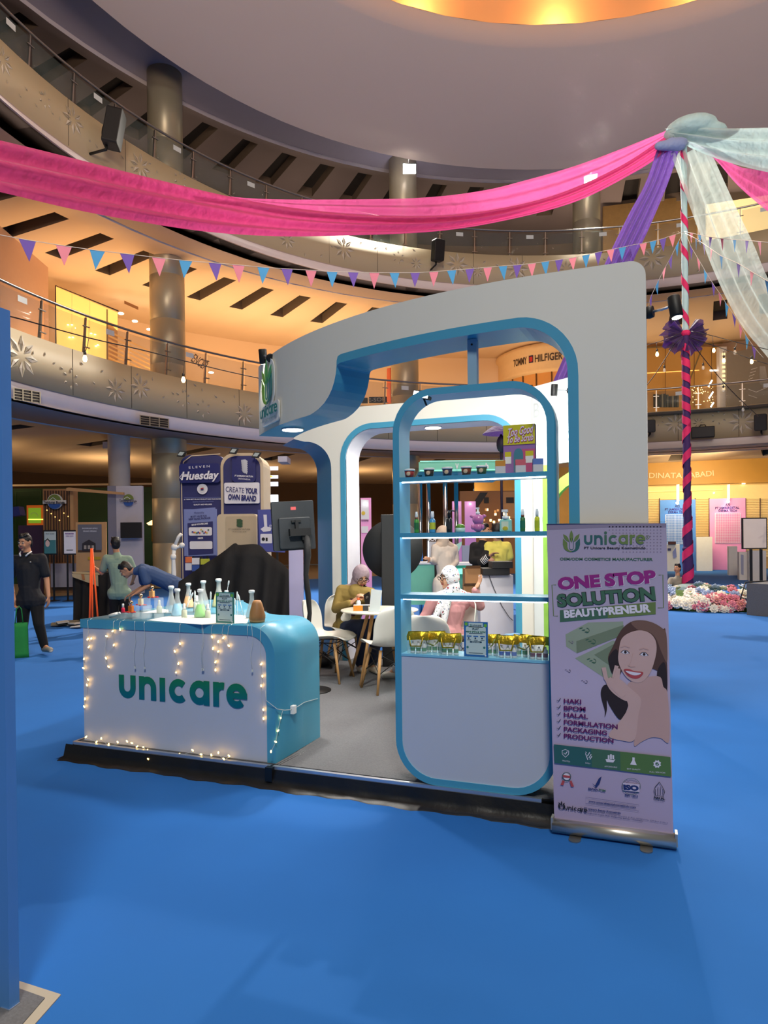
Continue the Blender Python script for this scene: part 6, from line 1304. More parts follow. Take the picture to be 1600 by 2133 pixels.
S = plane(Z, 462); S.RR(471, 1006, 543, 1050, 3, wht, 22, .04); S.T('CREATE', (474,1025), (512,1028), 11, navy, 34); S.T('YOUR', (514,1028), (540,1030), 11, dblue, 34, bold=.05); S.T('OWN BRAND', (479,1041), (537,1045), 11, dblue, 34, bold=.05); fin(S, 'slogan_board', t)
S = plane(Z, 462); S.D(423,1019,11,wht,10); S.D(423,1019,6.5,mat('seal_pale',(220,220,220),.5),12); S.P([(420,1017),(426,1016),(426,1019),(420,1020)], i_red if False else mat('seal_red',(160,40,50),.5), 14); S.P([(420,1020),(426,1019),(426,1022),(420,1022)], navy, 14); fin(S, 'round_seal', t)
S = plane(Z, 462); S.T('#1 TEENS BEST SELLING PRODUCT BODY FACE WATER', (385,1042), (462,1041), 2.6, wht, 10, bold=.02); S.T('RENEWED ACADEMIC SURVEY BODY', (403,1047), (447,1046), 2.4, lil, 10); S.T('QUALITY AND WELLNESS', (405,1053), (443,1052), 2.8, wht, 10, bold=.02); S.LN([(385,1037),(462,1036),(462,1060)], .6, lil, 10); fin(S, 'small_print', t)
for u, v in ((388,950),(494,944),(540,952)):
    S = plane(Z, 462); S.P([(u-9,v+5),(u-3,v-6),(u+11,v-5),(u+5,v+6)], m_blk, 60, .06); S.P([(u-6,v+3),(u-1,v-4),(u+8,v-3),(u+3,v+4)], mat('lamp_glass_pale',(170,186,186),.2), 75); fin(S, 'flood_lamp', t)
t = far('cream_cabinet', 'cream cabinet with a green leaf-head emblem before the dark blue stand', 'cabinet', 13.5, 493); S = plane(13.5, 493); q = S.L(452,1300); a = S.L(452,1071); c = S.L(535,1071)
S.mb.prism([S.at(x, y, 0) for x, y in rrect(a[0], .0, c[0], a[1], [.001,.001,.08,.08], 5)], -S.n*.6, crm); fin(S, 'cabinet_body', t)
S = plane(13.5, 493); S.RR(472,1075,533,1200,3,mat('cabinet_recess',(188,172,142),.6),2); 
for k in range(5): S.P([(493+a, 1082+3*k+c) for a, c in ((0,0),(8,-1),(14,2),(10,4),(3,3))], i_gr if False else mat('emblem_green',(50,84,52),.5), 5+k*.1)
S.T('PT EVERSKIN NATURA', (477,1104), (522,1104), 3.4, mat('emblem_grey',(110,104,90),.5), 5); S.T('INDONESIA', (485,1108.5), (514,1108.5), 2.6, mat('emblem_grey',(0,0,0)), 5, spacing=1.4); fin(S, 'emblem', t)
# posters on easels
def easel(u0, v0, u1, v1, Z, vb, lab, draw, frame=m_blk, legs=True, cat='poster stand'):
    t = far('poster_stand', lab, cat, Z, (u0+u1)/2); S = plane(Z, (u0+u1)/2); slab(S, u0, v0, u1, v1, .03, frame); fin(S, 'board_frame', t)
    S = plane(Z, (u0+u1)/2); draw(S); fin(S, 'poster_print', t)
    if legs:
        w = (u1-u0)*.22
        for uu in ((u0+u1)/2-w, (u0+u1)/2+w): S = plane(Z, (u0+u1)/2); p = S.L(uu, v1); S.mb.prism([S.at(p[0]+a, y, 0) for a, y in ((-.02,.01),(.02,.01),(.02,p[1]),(-.02,p[1]))], -S.n*.03, m_blk); fin(S, 'leg', t)
        S = plane(Z, (u0+u1)/2); a = S.L(u0+w*.4, v1); c = S.L(u1-w*.4, v1); S.mb.prism([S.at(x, 0, l) for x, l in ((a[0],30),(c[0],30),(c[0],-40),(a[0],-40))], (0,0,.012), m_blk); fin(S, 'foot_plate', t)
def d1(S):
    S.P([(384,1062),(449,1057),(451,1156),(390,1159)], lil, 2); S.P([(391,1090),(444,1086),(445,1153),(393,1157)], navy, 3); S.RR(394,1098,442,1116,3,wht,4); S.RR(396,1127,443,1144,3,wht,4)
    S.T('Hotesthy', (405,1070), (426,1069), 4, navy, 5, shear=.2); S.T('MUST HAVE FOR', (398,1078), (432,1076), 3.6, navy, 5, bold=.02); S.T('NEW CLINIC PACKAGE', (394,1083.5), (439,1080.5), 3.8, navy, 5, bold=.03); S.T('SETUP POWERCARE', (400,1095), (434,1092), 3.4, wht, 5, bold=.04); S.T('FREE', (413,1123), (424,1122), 3.4, wht, 5, bold=.04)
    rq = random.Random(5)
    for k in range(12): S.D(402+3*k, 1107+rq.uniform(-4,4), 1.8, mat('dot_%d' % (k%4), [(60,80,150),(200,90,70),(210,190,80),(70,110,90)][k%4], .6), 6)
easel(384,1060,451,1158,14.5,1250,'blue printed poster stand with a clinic package list left of the cream cabinet',d1,frame=lil)
def d2(S):
    S.P([(537,1062),(592,1060),(594,1151),(542,1148)], mat('poster_indigo',(76,84,160),.5), 2); S.P([(549,1072),(556,1072),(557,1097),(551,1098)], wht, 3); S.P([(543,1102),(552,1096),(566,1099),(564,1106),(549,1108)], wht, 3); S.RR(543,1112,567,1132,2,wht,3); S.T('Pro', (562,1099), (578,1099), 6, wht, 4); S.D(549,1123,3.5,m_blk,4); S.R(554,1120,558,1127,m_blk,4)
easel(537,1061,593,1150,13.2,1250,'indigo product poster stand right of the cream cabinet',d2,frame=navy)
t = far('leaflet_rack', 'rack of orange, white and blue leaflets behind the black drape', 'rack', 12.6, 405)
for k, (u0,v0,u1,v1,c) in enumerate([(386,1160,399,1172,(214,110,60)),(400,1162,415,1176,(216,216,220)),(386,1173,399,1188,(200,200,210)),(400,1177,415,1190,(50,80,150)),(418,1164,436,1176,(176,180,50))]):
    S = plane(12.6, 405); slab(S,u0,v0,u1,v1,.03,mat('leaflet_%d' % k, c, .6)); fin(S, 'leaflet_pocket', t)
S = plane(12.6, 405); p = S.L(417,1160); S.mb.prism([S.at(p[0]+a, y, -6) for a, y in ((-.02,.0),(.02,.0),(.02,p[1]),(-.02,p[1]))], -S.n*.03, m_blk); fin(S, 'rack_post', t)
t = far('jointed_stand', 'white jointed arm on a stand before the round column', 'equipment', 12.2, 372); q0 = Vector(t.location); P_ = [Pd(u, v, 12.2)-q0 for u, v in ((362,1300),(362,1190),(361,1160),(363,1140),(372,1118),(378,1112))]; b = MB(); b.tube([P_[0]]+P_[1:4], [.05,.04,.03,.035]); b.tube(P_[3:], .03); b.ell(P_[3], (.06,.05,.06)); b.ell(P_[2],(.05,.05,.06)); b.build('arm_body', t, m_cap); b = MB(); b.tube([Pd(u, v, 12.2)-q0 for u, v in ((361,1143),(370,1140),(379,1136))], .025); b.ell(Pd(379,1136,12.2)-q0, (.05,.05,.05)); b.build('side_arm', t, m_cap); b = MB(); b.lathe([(.25,0),(.25,.03),(.06,.06)], seg=16, c=(P_[0].x,P_[0].y,0)); b.build('stand_base', t, m_cap)
# black draped heap behind the counter
Z = 9.9; t = far('draped_display', 'large display covered by a black cloth behind the counter', 'covered display', Z, 500); q0 = Vector(t.location)
top = [(372,1212),(386,1203),(410,1186),(440,1166),(470,1146),(484,1134),(490,1131),(498,1135),(536,1134),(556,1150),(575,1165),(595,1180),(606,1200),(608,1240),(609,1290)]
T_ = samp([(u, v, Z) for u, v in top], 60); rows = []
for k in range(9):
    row = []
    for i, (u, v, _) in enumerate(T_):
        p = Pd(u, v, Z+.25); z = p.z*(1-k/8); f = .35*(k/8)+.07*sin(i*.75+k*.3)*(.3+k/8); row.append(Vector((p.x, p.y, max(.0, z)))+VC*f-q0)
    rows.append(row)
b = MB(); b.grid(rows); back = [[p for p in rows[0]], [p-VC*.9-Vector((0,0,p.z*.15)) for p in rows[0]], [Vector((p.x, p.y, 0))-VC*1.1 for p in rows[0]]]; b.grid(back); b.build('black_cloth', t, mat('drape_black', (13,13,15), .85, var=.3, scale=5, bump=.5))
t = far('lilac_panel', 'pale lilac upright panel behind the monitor pole', 'panel', 9.3, 617); S = plane(9.3, 617); slab(S, 604, 1085, 630, 1367, .06, mat('panel_lilac', (186,176,206), .6)); fin(S, 'panel_body', t)
# Tanjung Bunga stand
wood = mat('slat_wood', (150,104,62), .6, var=.3, scale=7); wdl = mat('frame_wood', (178,136,88), .6, var=.1); grn = mat('deep_green_wall', (22,62,32), .6); grl = mat('green_moulding', (40,90,40), .5)
Z = 27.; t = far('green_shopfront', 'dark green panelled shopfront in the far left corridor', 'shopfront', Z, 180); S = plane(Z, 180, step=.01); slab(S, -30, 1014, 345, 1222, .3, grn); fin(S, 'green_wall', t)
S = plane(Z, 180, step=.01)
for u0, u1 in ((300,324),(160,222),(34,85),(326,344)): S.LN([(u0,1024),(u1,1022),(u1,1120),(u0,1120)], 1.6, grl, 3, True)
fin(S, 'moulding', t); S = plane(Z, 180, step=.01); S.R(-30,1006,345,1014,crm,4,.05); fin(S, 'cornice', t)
t = far('wall_lantern', 'glowing brass wall lamp on the green shopfront', 'lamp', Z-.3, 319, z=0); S = plane(Z-.3, 319, step=.01); S.R(317,1095,321,1128,mat('brass',(170,120,40),.3,.8),2,.04); fin(S,'stem',t); S = plane(Z-.3, 319, step=.01); S.P([(307,1090),(319,1083),(331,1090),(327,1094),(311,1094)], mat('lantern_glow',(255,220,160),.5,emit=(255,206,130),estr=3.), 4, .05); fin(S,'shade',t)
t = far('game_cabinet', 'glowing green and orange shop display at the far left', 'display', 22.5, 76); S = plane(22.5, 76, step=.01); slab(S, 56, 1052, 94, 1094, .3, mat('cab_orange',(190,96,30),.5,emit=(200,90,20),estr=.35)); fin(S,'cabinet_body',t); S = plane(22.5, 76, step=.01); S.R(60,1058,86,1090,mat('cab_green',(120,150,40),.5,emit=(130,170,40),estr=.5),2); S.LN([(60,1082),(92,1082)],2,mat('cab_line',(220,240,90),.5,emit=(220,250,90),estr=1.6),4); S.LN([(72+8*cos(q*pi/6),1075+7*sin(q*pi/6)) for q in range(7,12)]+[(80,1075)],.8,crm,4); fin(S,'screen',t)
S = plane(22.5, 76, step=.01); p = S.L(76,1090); t2 = t; S.mb.prism([S.at(p[0]+a, y, -10) for a, y in ((-.3,0),(.3,0),(.3,p[1]),(-.3,p[1]))], -S.n*.2, m_blk); fin(S,'plinth',t)
Z = 20.; t = far('timber_stand', 'timber exhibition stand with a round leaf-and-lake logo and a white sign wall', 'stand', Z, 190)
S = plane(Z, 190, step=.005); slab(S, 92, 1018, 152, 1236, .2, wood)
for k in range(10): S.R(94+k*5.7,1022,96+k*5.7,1172,mat('slat_gap',(70,46,28),.8),1)
fin(S, 'slat_wall', t); S = plane(Z, 190, step=.005); slab(S, 148, 1018, 153, 1180, .3, wdl, 4); S.mb.prism([S.at(*S.L(*p), 40) for p in ((148,1018),(153,1017),(265,1027),(265,1032),(153,1024),(148,1024))], S.n*.1, wdl); fin(S, 'timber_beam', t)
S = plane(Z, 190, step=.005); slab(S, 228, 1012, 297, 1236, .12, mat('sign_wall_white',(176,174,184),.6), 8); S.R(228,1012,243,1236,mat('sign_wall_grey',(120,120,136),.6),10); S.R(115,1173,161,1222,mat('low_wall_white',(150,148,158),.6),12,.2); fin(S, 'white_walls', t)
def tbl(u, v, r_, lab, bad=True):
    S = plane(Z, 190, step=.005)
    if bad: S.D(u,v,r_,mat('logo_disc',(200,196,190),.5),14,.04)
    S.P([(u+r_*.85*cos(a), v-1-r_*.85*sin(a)) for a in [i*pi/10 for i in range(11)]], mat('logo_olive',(104,120,50),.5), 26); S.LN([(u-r_*.7,v-2),(u-r_*.2,v-r_*.5),(u+r_*.3,v-2)],1,wht,27); S.P([(u+r_*.8*cos(a), v+r_*.35-r_*.6*sin(a)) for a in [-i*pi/10 for i in range(11)]], mat('logo_blue2',(40,80,150),.5), 26)
    if bad: S.R(u-r_*1.5,v-2.5,u+r_*1.5,v+5,mat('logo_disc',(0,0,0)),24,.02)
    S.T('Tanjung Bunga', (u-r_*1.4,v+3.5), (u+r_*1.4,v+4.5), 5.2 if bad else 4.6, mat('logo_text',(60,60,66),.5), 34, bold=.03); fin(S, 'logo_sign', t)
tbl(118,1045,16,''); tbl(271,1042,13,'',False)
S = plane(Z, 190, step=.005)
for k, u in enumerate((101,110,118,127,136,145)): S.LN([(u,1063+(k*7)%22),(u,1105)],.7,mat('gold_rod',(200,160,80),.3,.7),16); S.D(u,1063+(k*7)%22,1.3,mat('gold_glow',(255,210,130),.4,emit=(255,200,110),estr=2.),18)
fin(S, 'gold_rods', t)
t = far('television', 'black flat television on the white sign wall at left', 'television', 19.8, 275, z=0); S = plane(19.8, 275); slab(S,253,1088,296,1121,.06,m_blk,12); fin(S,'screen_panel',t)
def d3(S):
    S.R(163,1092,212,1146,mat('poster_dusk',(96,96,104),.6),2); S.R(163,1146,212,1150,mat('slat_gap',(0,0,0)),3); S.P([(172,1148),(172,1132),(186,1124),(200,1132),(200,1148)],mat('house_dark',(40,34,36),.6),4)
    for k in range(3): S.R(176+8*k,1136,181+8*k,1144,mat('win_pale',(150,140,130),.6),5)
    S.T('SHOWROOM OFFICE', (172,1102),(204,1102),3,wht,4); S.T('GRAND OPENING', (174,1108),(202,1108),3,wht,4); S.R(184,1160,210,1166,mat('logo_yellow',(170,140,30),.6),4)
easel(159,1087,221,1194,17.5,1240,'timber-framed dark poster board with a house picture behind the orange rods',d3,frame=wdl,legs=False)
def d4(S):
    S.R(93,1107,117,1153,mat('poster_face_bg',(180,196,196),.5),2); S.R(93,1125,117,1153,mat('poster_teal2',(60,120,124),.5),3); S.D(100,1132,4.5,mat('poster_skin',(206,180,170),.5),4,ry=7); S.LN([(96,1127),(100,1122),(105,1128)],2,mat('hair_black',(0,0,0)),5); S.T('SKIN CLINIC', (96,1113),(114,1113),2.6,m_blk,4)
easel(91,1104,119,1156,18.6,1245,'black-framed poster stand with a face picture, left one of the pair',d4)
def d5(S):
    S.R(134,1107,158,1153,wht,2); S.T('REGISTER', (137,1113),(155,1113),3,mat('ink_purp',(110,60,150),.5),4,bold=.03); S.T('HERE NOW', (138,1118),(154,1118),3,mat('ink_purp',(0,0,0)),4); S.R(139,1145,153,1146.5,m_blk,3)
easel(132,1104,160,1156,18.6,1245,'black-framed white notice stand, right one of the pair',d5)
t = far('round_cap_kiosk', 'dark purple display board behind the person in black', 'board', 20.5, 66); S = plane(20.5,66); slab(S,40,1094,88,1240,.1,mat('board_purple',(60,36,62),.5)); fin(S,'board_body',t); S = plane(20.5,66); S.P([(28,1058),(52,1056),(56,1074),(30,1078)],navy,10,.3); fin(S,'top_box',t)
# black clothed table with kraft paper, rods
Z = 13.6; t = far('clothed_table', 'table under a black cloth with kraft paper on top, at the left', 'table', Z, 200); S = plane(Z, 200); a = S.L(155,1193); c = S.L(262,1193); q0 = Vector(t.location)
rows = [[S.at(a[0]+(c[0]-a[0])*i/30, a[1]*(1-k/5), 0, (.02+.07*k/5)*(1+.8*sin(i*1.3))) for i in range(31)] for k in range(6)]; S.mb.grid(rows, mat('drape_black',(0,0,0))); S.mb.prism([S.at(x, a[1], 0) for x in (a[0],c[0])]+[S.at(x, a[1], 0, -.9) for x in (c[0],a[0])], (0,0,-.01), mat('drape_black',(0,0,0))); S.mb.prism([S.at(a[0],0,0),S.at(a[0],0,0,-.9),S.at(a[0],a[1],0,-.9),S.at(a[0],a[1],0)], (0,0,0.001)); fin(S, 'black_cloth', t)
S = plane(Z, 200); S.P([(158,1194),(212,1197),(213,1220),(160,1201)], mat('kraft_paper',(180,160,124),.8), 30); S.P([(178,1195),(184,1195.5),(186,1207),(180,1206)], mat('tape_tan',(170,110,60),.6), 32); S.P([(155,1190),(212,1192),(213,1197),(158,1194)], mat('kraft_paper',(0,0,0)), 20); fin(S, 'kraft_paper', t)
t = far('paper_scraps', 'crumpled paper and card scraps on the blue carpet by the black table', 'scraps', 13.0, 150); rq = random.Random(8)
for k in range(9): b = MB(); x = rq.uniform(-.3,.35); M = Matrix.Rotation(rq.uniform(0,3),4,'Z') @ Matrix.Rotation(rq.uniform(-.1,.1),4,'X'); b.box((-.14,-.1,0),(.14,.1,.02), M=Matrix.Translation((x, rq.uniform(-.15,.15), .02+.018*(k%4))) @ M); b.build('scrap', t, mat('scrap_%d' % (k%3), [(190,186,176),(120,112,90),(206,204,200)][k%3], .8))
Z = 12.3
for k, (u0, u1, lab) in enumerate([(190,186,'left orange rod in the hand of the person in the green shirt'),(191,193,'middle orange rod in the hand of the person in the green shirt'),(192,206,'right orange rod leaning outward from the same hand')]):
    p = Pd(u1, 1318, Z); p.z = 0; e = Pd(u0, 1142, Z); t = thing('orange_rod', lab, 'rod', p, group='orange rods'); b = MB(); b.tube([(0,0,0.0), e-p], .015, seg=8); b.build('rod_body', t, orn)
    b = MB(); b.tube([(0,0,0),(0,0,.06)], .022, seg=8); b.build('foot', t, mat('rod_foot',(190,70,30),.6))
# mint stand, screens and shop seen through the portal
mint = mat('mint_panel', (120,206,180), .5); mintl = mat('mint_glow', (150,240,220), .5, emit=(130,240,210), estr=.9)
Z = 14.; t = far('mint_canopy_stand', 'mint green canopy on chrome posts seen through the portal', 'stand', Z, 965); S = plane(Z, 965); S.R(872,962,1067,984,mint,0,.12); fin(S, 'canopy_front', t); S = plane(Z, 965); S.LN([(874,963),(1066,961)],1.6,mintl,30); S.LN([(874,982),(1066,979)],1.6,mintl,30); fin(S,'light_line',t)
S = plane(Z, 965); S.mb.prism([S.at(*S.L(872,984),0), S.at(*S.L(1067,984),0), S.at(*S.L(1067,984),0,-2.5), S.at(*S.L(872,984),0,-2.5)], (0,0,.05), mint); fin(S,'canopy_underside',t)
S = plane(Z, 965); S.T('V', (946,979),(953,979),11,wht,40,bold=.04); S.T('h', (1008,978),(1014,978),11,wht,40,bold=.04); fin(S,'lettering',t)
for u in (875,892,927,950): S = plane(Z+.3*(u%3), u); p = S.L(u,1000); b = MB(); b.lathe([(.045,0),(.045,S.L(u,986)[1])], seg=12, c=tuple(S.at(p[0],0,0)-Vector(t.location))); b.build('chrome_post', t, mat('chrome',(200,200,206),.12,1.))
t = far('mint_counter', 'mint green counter with white top beyond the portal, behind the person in cream', 'counter', 11.5, 900); S = plane(11.5,900); slab(S,845,1175,905,1260,.5,mint); slab(S,930,1178,985,1260,.5,mint,-20); S.R(940,1184,985,1196,mintl,2); fin(S,'counter_body',t); S = plane(11.5,900); slab(S,843,1171,907,1176,.55,wht,4); slab(S,930,1172,990,1178,.55,wht,0); fin(S,'counter_top',t)
t = far('screen_display', 'pale grey display screen beyond the portal at left', 'display', 12.2, 903); S = plane(12.2,903); slab(S,893,1128,918,1172,.05,mat('grey_pale',(176,178,186),.5)); S.LN([(892,1127),(892,1172)],1.6,mat('led_white',(240,245,255),.4,emit=(230,240,255),estr=4.),4); fin(S,'screen_body',t); S = plane(12.2,903); S.T('ION', (893,1126),(915,1126),6,mat('letter_white',(230,230,230),.5),4,bold=.04); S.mb.prism([S.at(*S.L(905,1172),0), S.at(*S.L(910,1172),0), S.at(S.L(910,1172)[0],0,0), S.at(S.L(905,1172)[0],0,0)], -S.n*.04, m_blk); fin(S,'stand_leg',t)
t = far('grey_display_panel', 'lilac grey display panel right of the mint counter beyond the portal', 'panel', 12.6, 972); S = plane(12.6,972); slab(S,963,1136,984,1182,.06,mat('panel_greyblue',(150,158,186),.5)); S.P([(940,1140),(962,1128),(962,1134),(945,1172),(938,1178)],mat('mint_sheer',(170,220,212),.5),-4,.02); fin(S,'panel_body',t); S = plane(12.6,972); slab(S,966,1182,980,1301,.06,m_steel); fin(S,'panel_foot',t)
for u0,u1,lab in ((943,961,'pink lit banner panel beyond the chrome posts, left'),(969,991,'pink lit banner panel beyond the chrome posts, right'),(752,773,'white and pink lit banner at the left of the portal')):
    Z = 19. if u0 > 800 else 12.5; t = far('tall_banner', lab, 'banner', Z, (u0+u1)/2, group='pink banners beyond the portal'); S = plane(Z,(u0+u1)/2); a = S.L(u0,1120); c = S.L(u1,1044 if u0 > 800 else 1037); S.mb.prism([S.at(x, y, 0) for x, y in ((a[0],0),(c[0],0),(c[0],c[1]),(a[0],c[1]))], -S.n*.06, mat('banner_pink',(216,150,196),.6,emit=(220,140,200),estr=.25)); fin(S,'banner_body',t)
    S = plane(Z,(u0+u1)/2); S.D((u0+u1)/2-1,1050,1.8,mat('spot_white',(255,255,255),.5,emit=(255,250,245),estr=12.),10,.02); fin(S,'lamp',t)
    if u0 < 800: S = plane(Z,(u0+u1)/2); S.P([(752,1040),(768,1042),(769,1082),(752,1082)],wht,3); S.D(757,1069,4,mat('logo_yellow2',(220,190,60),.5),4); S.T('SCHAEFFER', (753,1086),(768,1086),3,m_blk,4,bold=.03); S.RR(753,1096,767,1110,1,wht,4); fin(S,'print',t)
t = far('lamp_shop', 'warmly lit shop of lamps seen through the portal', 'shop', 30., 1020); S = plane(30.,1020,step=.02); slab(S,960,1022,1075,1198,.3,mat('shop_amber',(150,104,60),.6)); S.P([(978,1060),(1000,1026),(1016,1026),(992,1062)],m_blk,2); S.R(1048,1024,1075,1080,wdl,2); S.R(1054,1036,1070,1048,m_blk,3); S.R(1008,1036,1018,1048,m_blk,3); fin(S,'shop_wall',t)
rq = random.Random(21); mwl = mat('warm_lampshade',(255,220,160),.5,emit=(255,206,130),estr=5.); mwl2 = mat('warm_product',(210,160,100),.5,emit=(230,160,90),estr=.6)
for k in range(26): S = plane(29.,1020,step=.02); u = 1000+rq.uniform(0,62); v = 1060+rq.uniform(0,50); S.R(u-1.6,v-2.5,u+1.6,v+2,mwl if k%3 else mwl2,2,.15); fin(S,'lamp_shade',t)
t = far('white_plinth', 'white counter block with a hanging cable behind the right of the shelf unit', 'plinth', 8.75, 1035); S = plane(8.75,1035); a = S.L(1000,1198); c = S.L(1069,1198); S.mb.prism([S.at(x, y, 0) for x, y in ((a[0],0),(c[0],0),(c[0],c[1]),(a[0],c[1]))], -S.n*.5, mat('plinth_white',(196,192,196),.6)); fin(S,'plinth_body',t); S = plane(8.75,1035); S.LN([(1018,1198),(1028,1225),(1034,1238),(1045,1262),(1060,1285),(1068,1292)],1.3,m_blk,4); fin(S,'cable',t)
t = far('black_tray', 'two stacked black trays on the white counter block', 'tray', 8.7, 1035, z=Pd(1035,1198,8.7).z); S = plane(8.7,1035); slab(S,1006,1184,1062,1198,.4,m_blk); slab(S,1026,1170,1068,1184,.35,m_blk,2); fin(S,'tray_body',t)
for u0,v0,u1,v1,lab,r_ in ((969,1180,1002,1222,'upper brown cardboard box with open flaps beside the white counter block',.05),(966,1216,1001,1244,'lower brown cardboard box beside the white counter block',-.04)):
    p = Pd((u0+u1)/2,v1,8.9); t = thing('cardboard_box', lab, 'box', p, facing(VC)+pi+r_, group='brown cardboard boxes'); w = (u1-u0)*8.9/F/2; h = (v1-v0)*8.9/F; b = MB(); b.box((-w,0,0),(w,.2,h*.9)); b.build('box_body', t, mat('cardboard',(140,100,62),.8)); b = MB(); b.prism([(-w,0,h*.9),(w,0,h*.9),(w*.9,-.05,h*1.05),(-w*.9,-.05,h*1.05)],(0,.004,0)); b.build('flap', t, mat('cardboard_flap',(160,118,76),.8))
p = Pd(984,1330,9.0); t = thing('storage_cabinet', 'pale grey cabinet under the cardboard boxes', 'cabinet', (p.x,p.y,0), facing(VC)+pi); b = MB(); b.box((-.13,0,0),(.11,.4,Pd(984,1244,9.).z-.003)); b.build('cabinet_body', t, mat('cab_grey',(170,168,166),.6)); b = MB(); b.box((-.08,-.004,.6),(.05,0,.75)); b.build('label_plate', t, wht)
# purple parasol between portal and mint stand
Z = 16.; t = far('purple_parasol', 'dark purple canopy on a thin dark pole seen beside the house-shaped carton', 'parasol', Z, 1046); b = MB(); b.tube([(0,0,0),(0,0,Pd(1046,905,Z).z)], .03); b.build('pole', t, mat('pole_dkpurple',(34,22,50),.6)); q = Pd(1043,893,Z)-Vector(t.location); b = MB(); b.lathe([(.42,-.12),(.3,-.02),(.1,.1),(.01,.16)], seg=16, c=tuple(q), cap=False); b.build('canopy', t, clothmat('canopy_purple',(92,62,130),.4)); b = MB(); b.ell(Pd(1045,925,Z)-Vector(t.location), (.12,.12,.2)); b.build('knot', t, mat('pole_dkpurple',(0,0,0)))
# ---- lower gallery, left: lit shop, sign, red pillar
gl_w = mat('shop_glow', (255,206,120), .6, emit=(255,190,96), estr=.9, var=.1); 
A_ = Vector((-20.14,19.33,0)); B_ = Vector((-19.44,21.69,0))
t = thing('lit_shopfront', 'glass shopfront glowing yellow on the lower left gallery', 'shopfront', (-19.2,20.2,6.6)); n_ = Vector((1,-.35,0)); S = PS((-18.9,20.3,0), (-Vector((-18.9,20.3,0))).normalized(), .02)
def F3(name, fn): 
    S = PS((-18.9,20.3,0), (-Vector((-18.9,20.3,0))).normalized(), .02); fn(S); o = S.build(name, t); o.location = -Vector(t.location)
F3('glow_interior', lambda S: S.P([(116,597),(245,651),(245,800),(119,760)], gl_w, 0, .02))
F3('dark_frame', lambda S: (S.LN([(117,760),(116,596),(247,649)],3,m_blk,3), S.LN([(223,645),(223,780)],2.5,mat('frame_olive',(110,90,50),.5),3), S.P([(224,670),(245,690),(245,790),(224,780)],mat('pillar_gold',(196,150,80),.5),2), S.LN([(150,612),(150,700)],.6,crm,2), S.LN([(187,628),(187,690)],.6,crm,2)))
F3('louvre', lambda S: [S.P([(226+k*0,690+k*9),(318,735+k*9),(318,738+k*9),(226,694+k*9)],mat('louvre_tan',(220,176,104),.6),6) for k in range(10)])
mspot = mat('shop_spot', (255,250,235), .5, emit=(255,244,215), estr=9.)
for u, v in ((142,678),(150,678),(152,704),(145,704),(190,696),(198,698),(200,722),(204,720)): F3('spot_lamp', lambda S: S.D(u,v,2.2,mspot,4,ry=1.1))
for k, (u, v) in enumerate(((252,653),(281,669),(311,686),(440,776))):
    p = Pr(u, v, 22.0); tt = thing('recessed_spot', 'small bright recessed spot of the row beside the yellow shopfront, %s' % ('leftmost','second','third','far right')[k], 'spot lamp', p, group='recessed spots'); b = MB(); b.ell((0,0,0), (.11,.11,.04)); b.build('lens', tt, mspot)
t = thing('shop_sign', 'dark raised shop lettering right of the first column on the lower gallery', 'sign', Pr(412,755,21)); S = PS(Pr(412,755,21), -Pr(412,755,21), .02); S.mb = MB(); q = Vector(t.location)
S.T('ENCER', (397,752), (427,772), 19, mat('sign_ink_brown',(70,50,24),.5), 2, bold=.02); o = S.build('lettering', t); o.location = -q
t = thing('wall_vent', 'brown ceiling-edge air grille above the row of spots', 'grille', Pr(272,637,21)); S = PS(Pr(272,637,21), -Pr(272,637,21), .02); S.P([(259,627),(288,640),(288,646),(259,633)], mat('vent_brown',(140,100,60),.6), 1, .03); o = S.build('grille_body', t); o.location = -Vector(t.location)
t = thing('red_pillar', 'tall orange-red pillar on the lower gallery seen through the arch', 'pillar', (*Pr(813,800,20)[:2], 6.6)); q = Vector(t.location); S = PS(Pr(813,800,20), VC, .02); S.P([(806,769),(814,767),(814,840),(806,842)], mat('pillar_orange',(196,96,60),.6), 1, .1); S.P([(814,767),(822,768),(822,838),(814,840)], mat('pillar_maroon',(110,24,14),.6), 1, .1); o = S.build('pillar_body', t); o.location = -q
t = thing('shop_sign', 'black shop sign with pale letters above the white back wall, seen through the arch', 'sign', Pr(780,833,18)); q = Vector(t.location); S = PS(q, VC, .02); S.R(754,829,766,841,m_blk,1,.05); S.R(769,827,806,840,m_blk,1,.05); S.T('E-SOR', (768,838), (804,836), 8, mat('letters_pale',(190,180,160),.5), 5, bold=.0); o = S.build('sign_board', t); o.location = -q
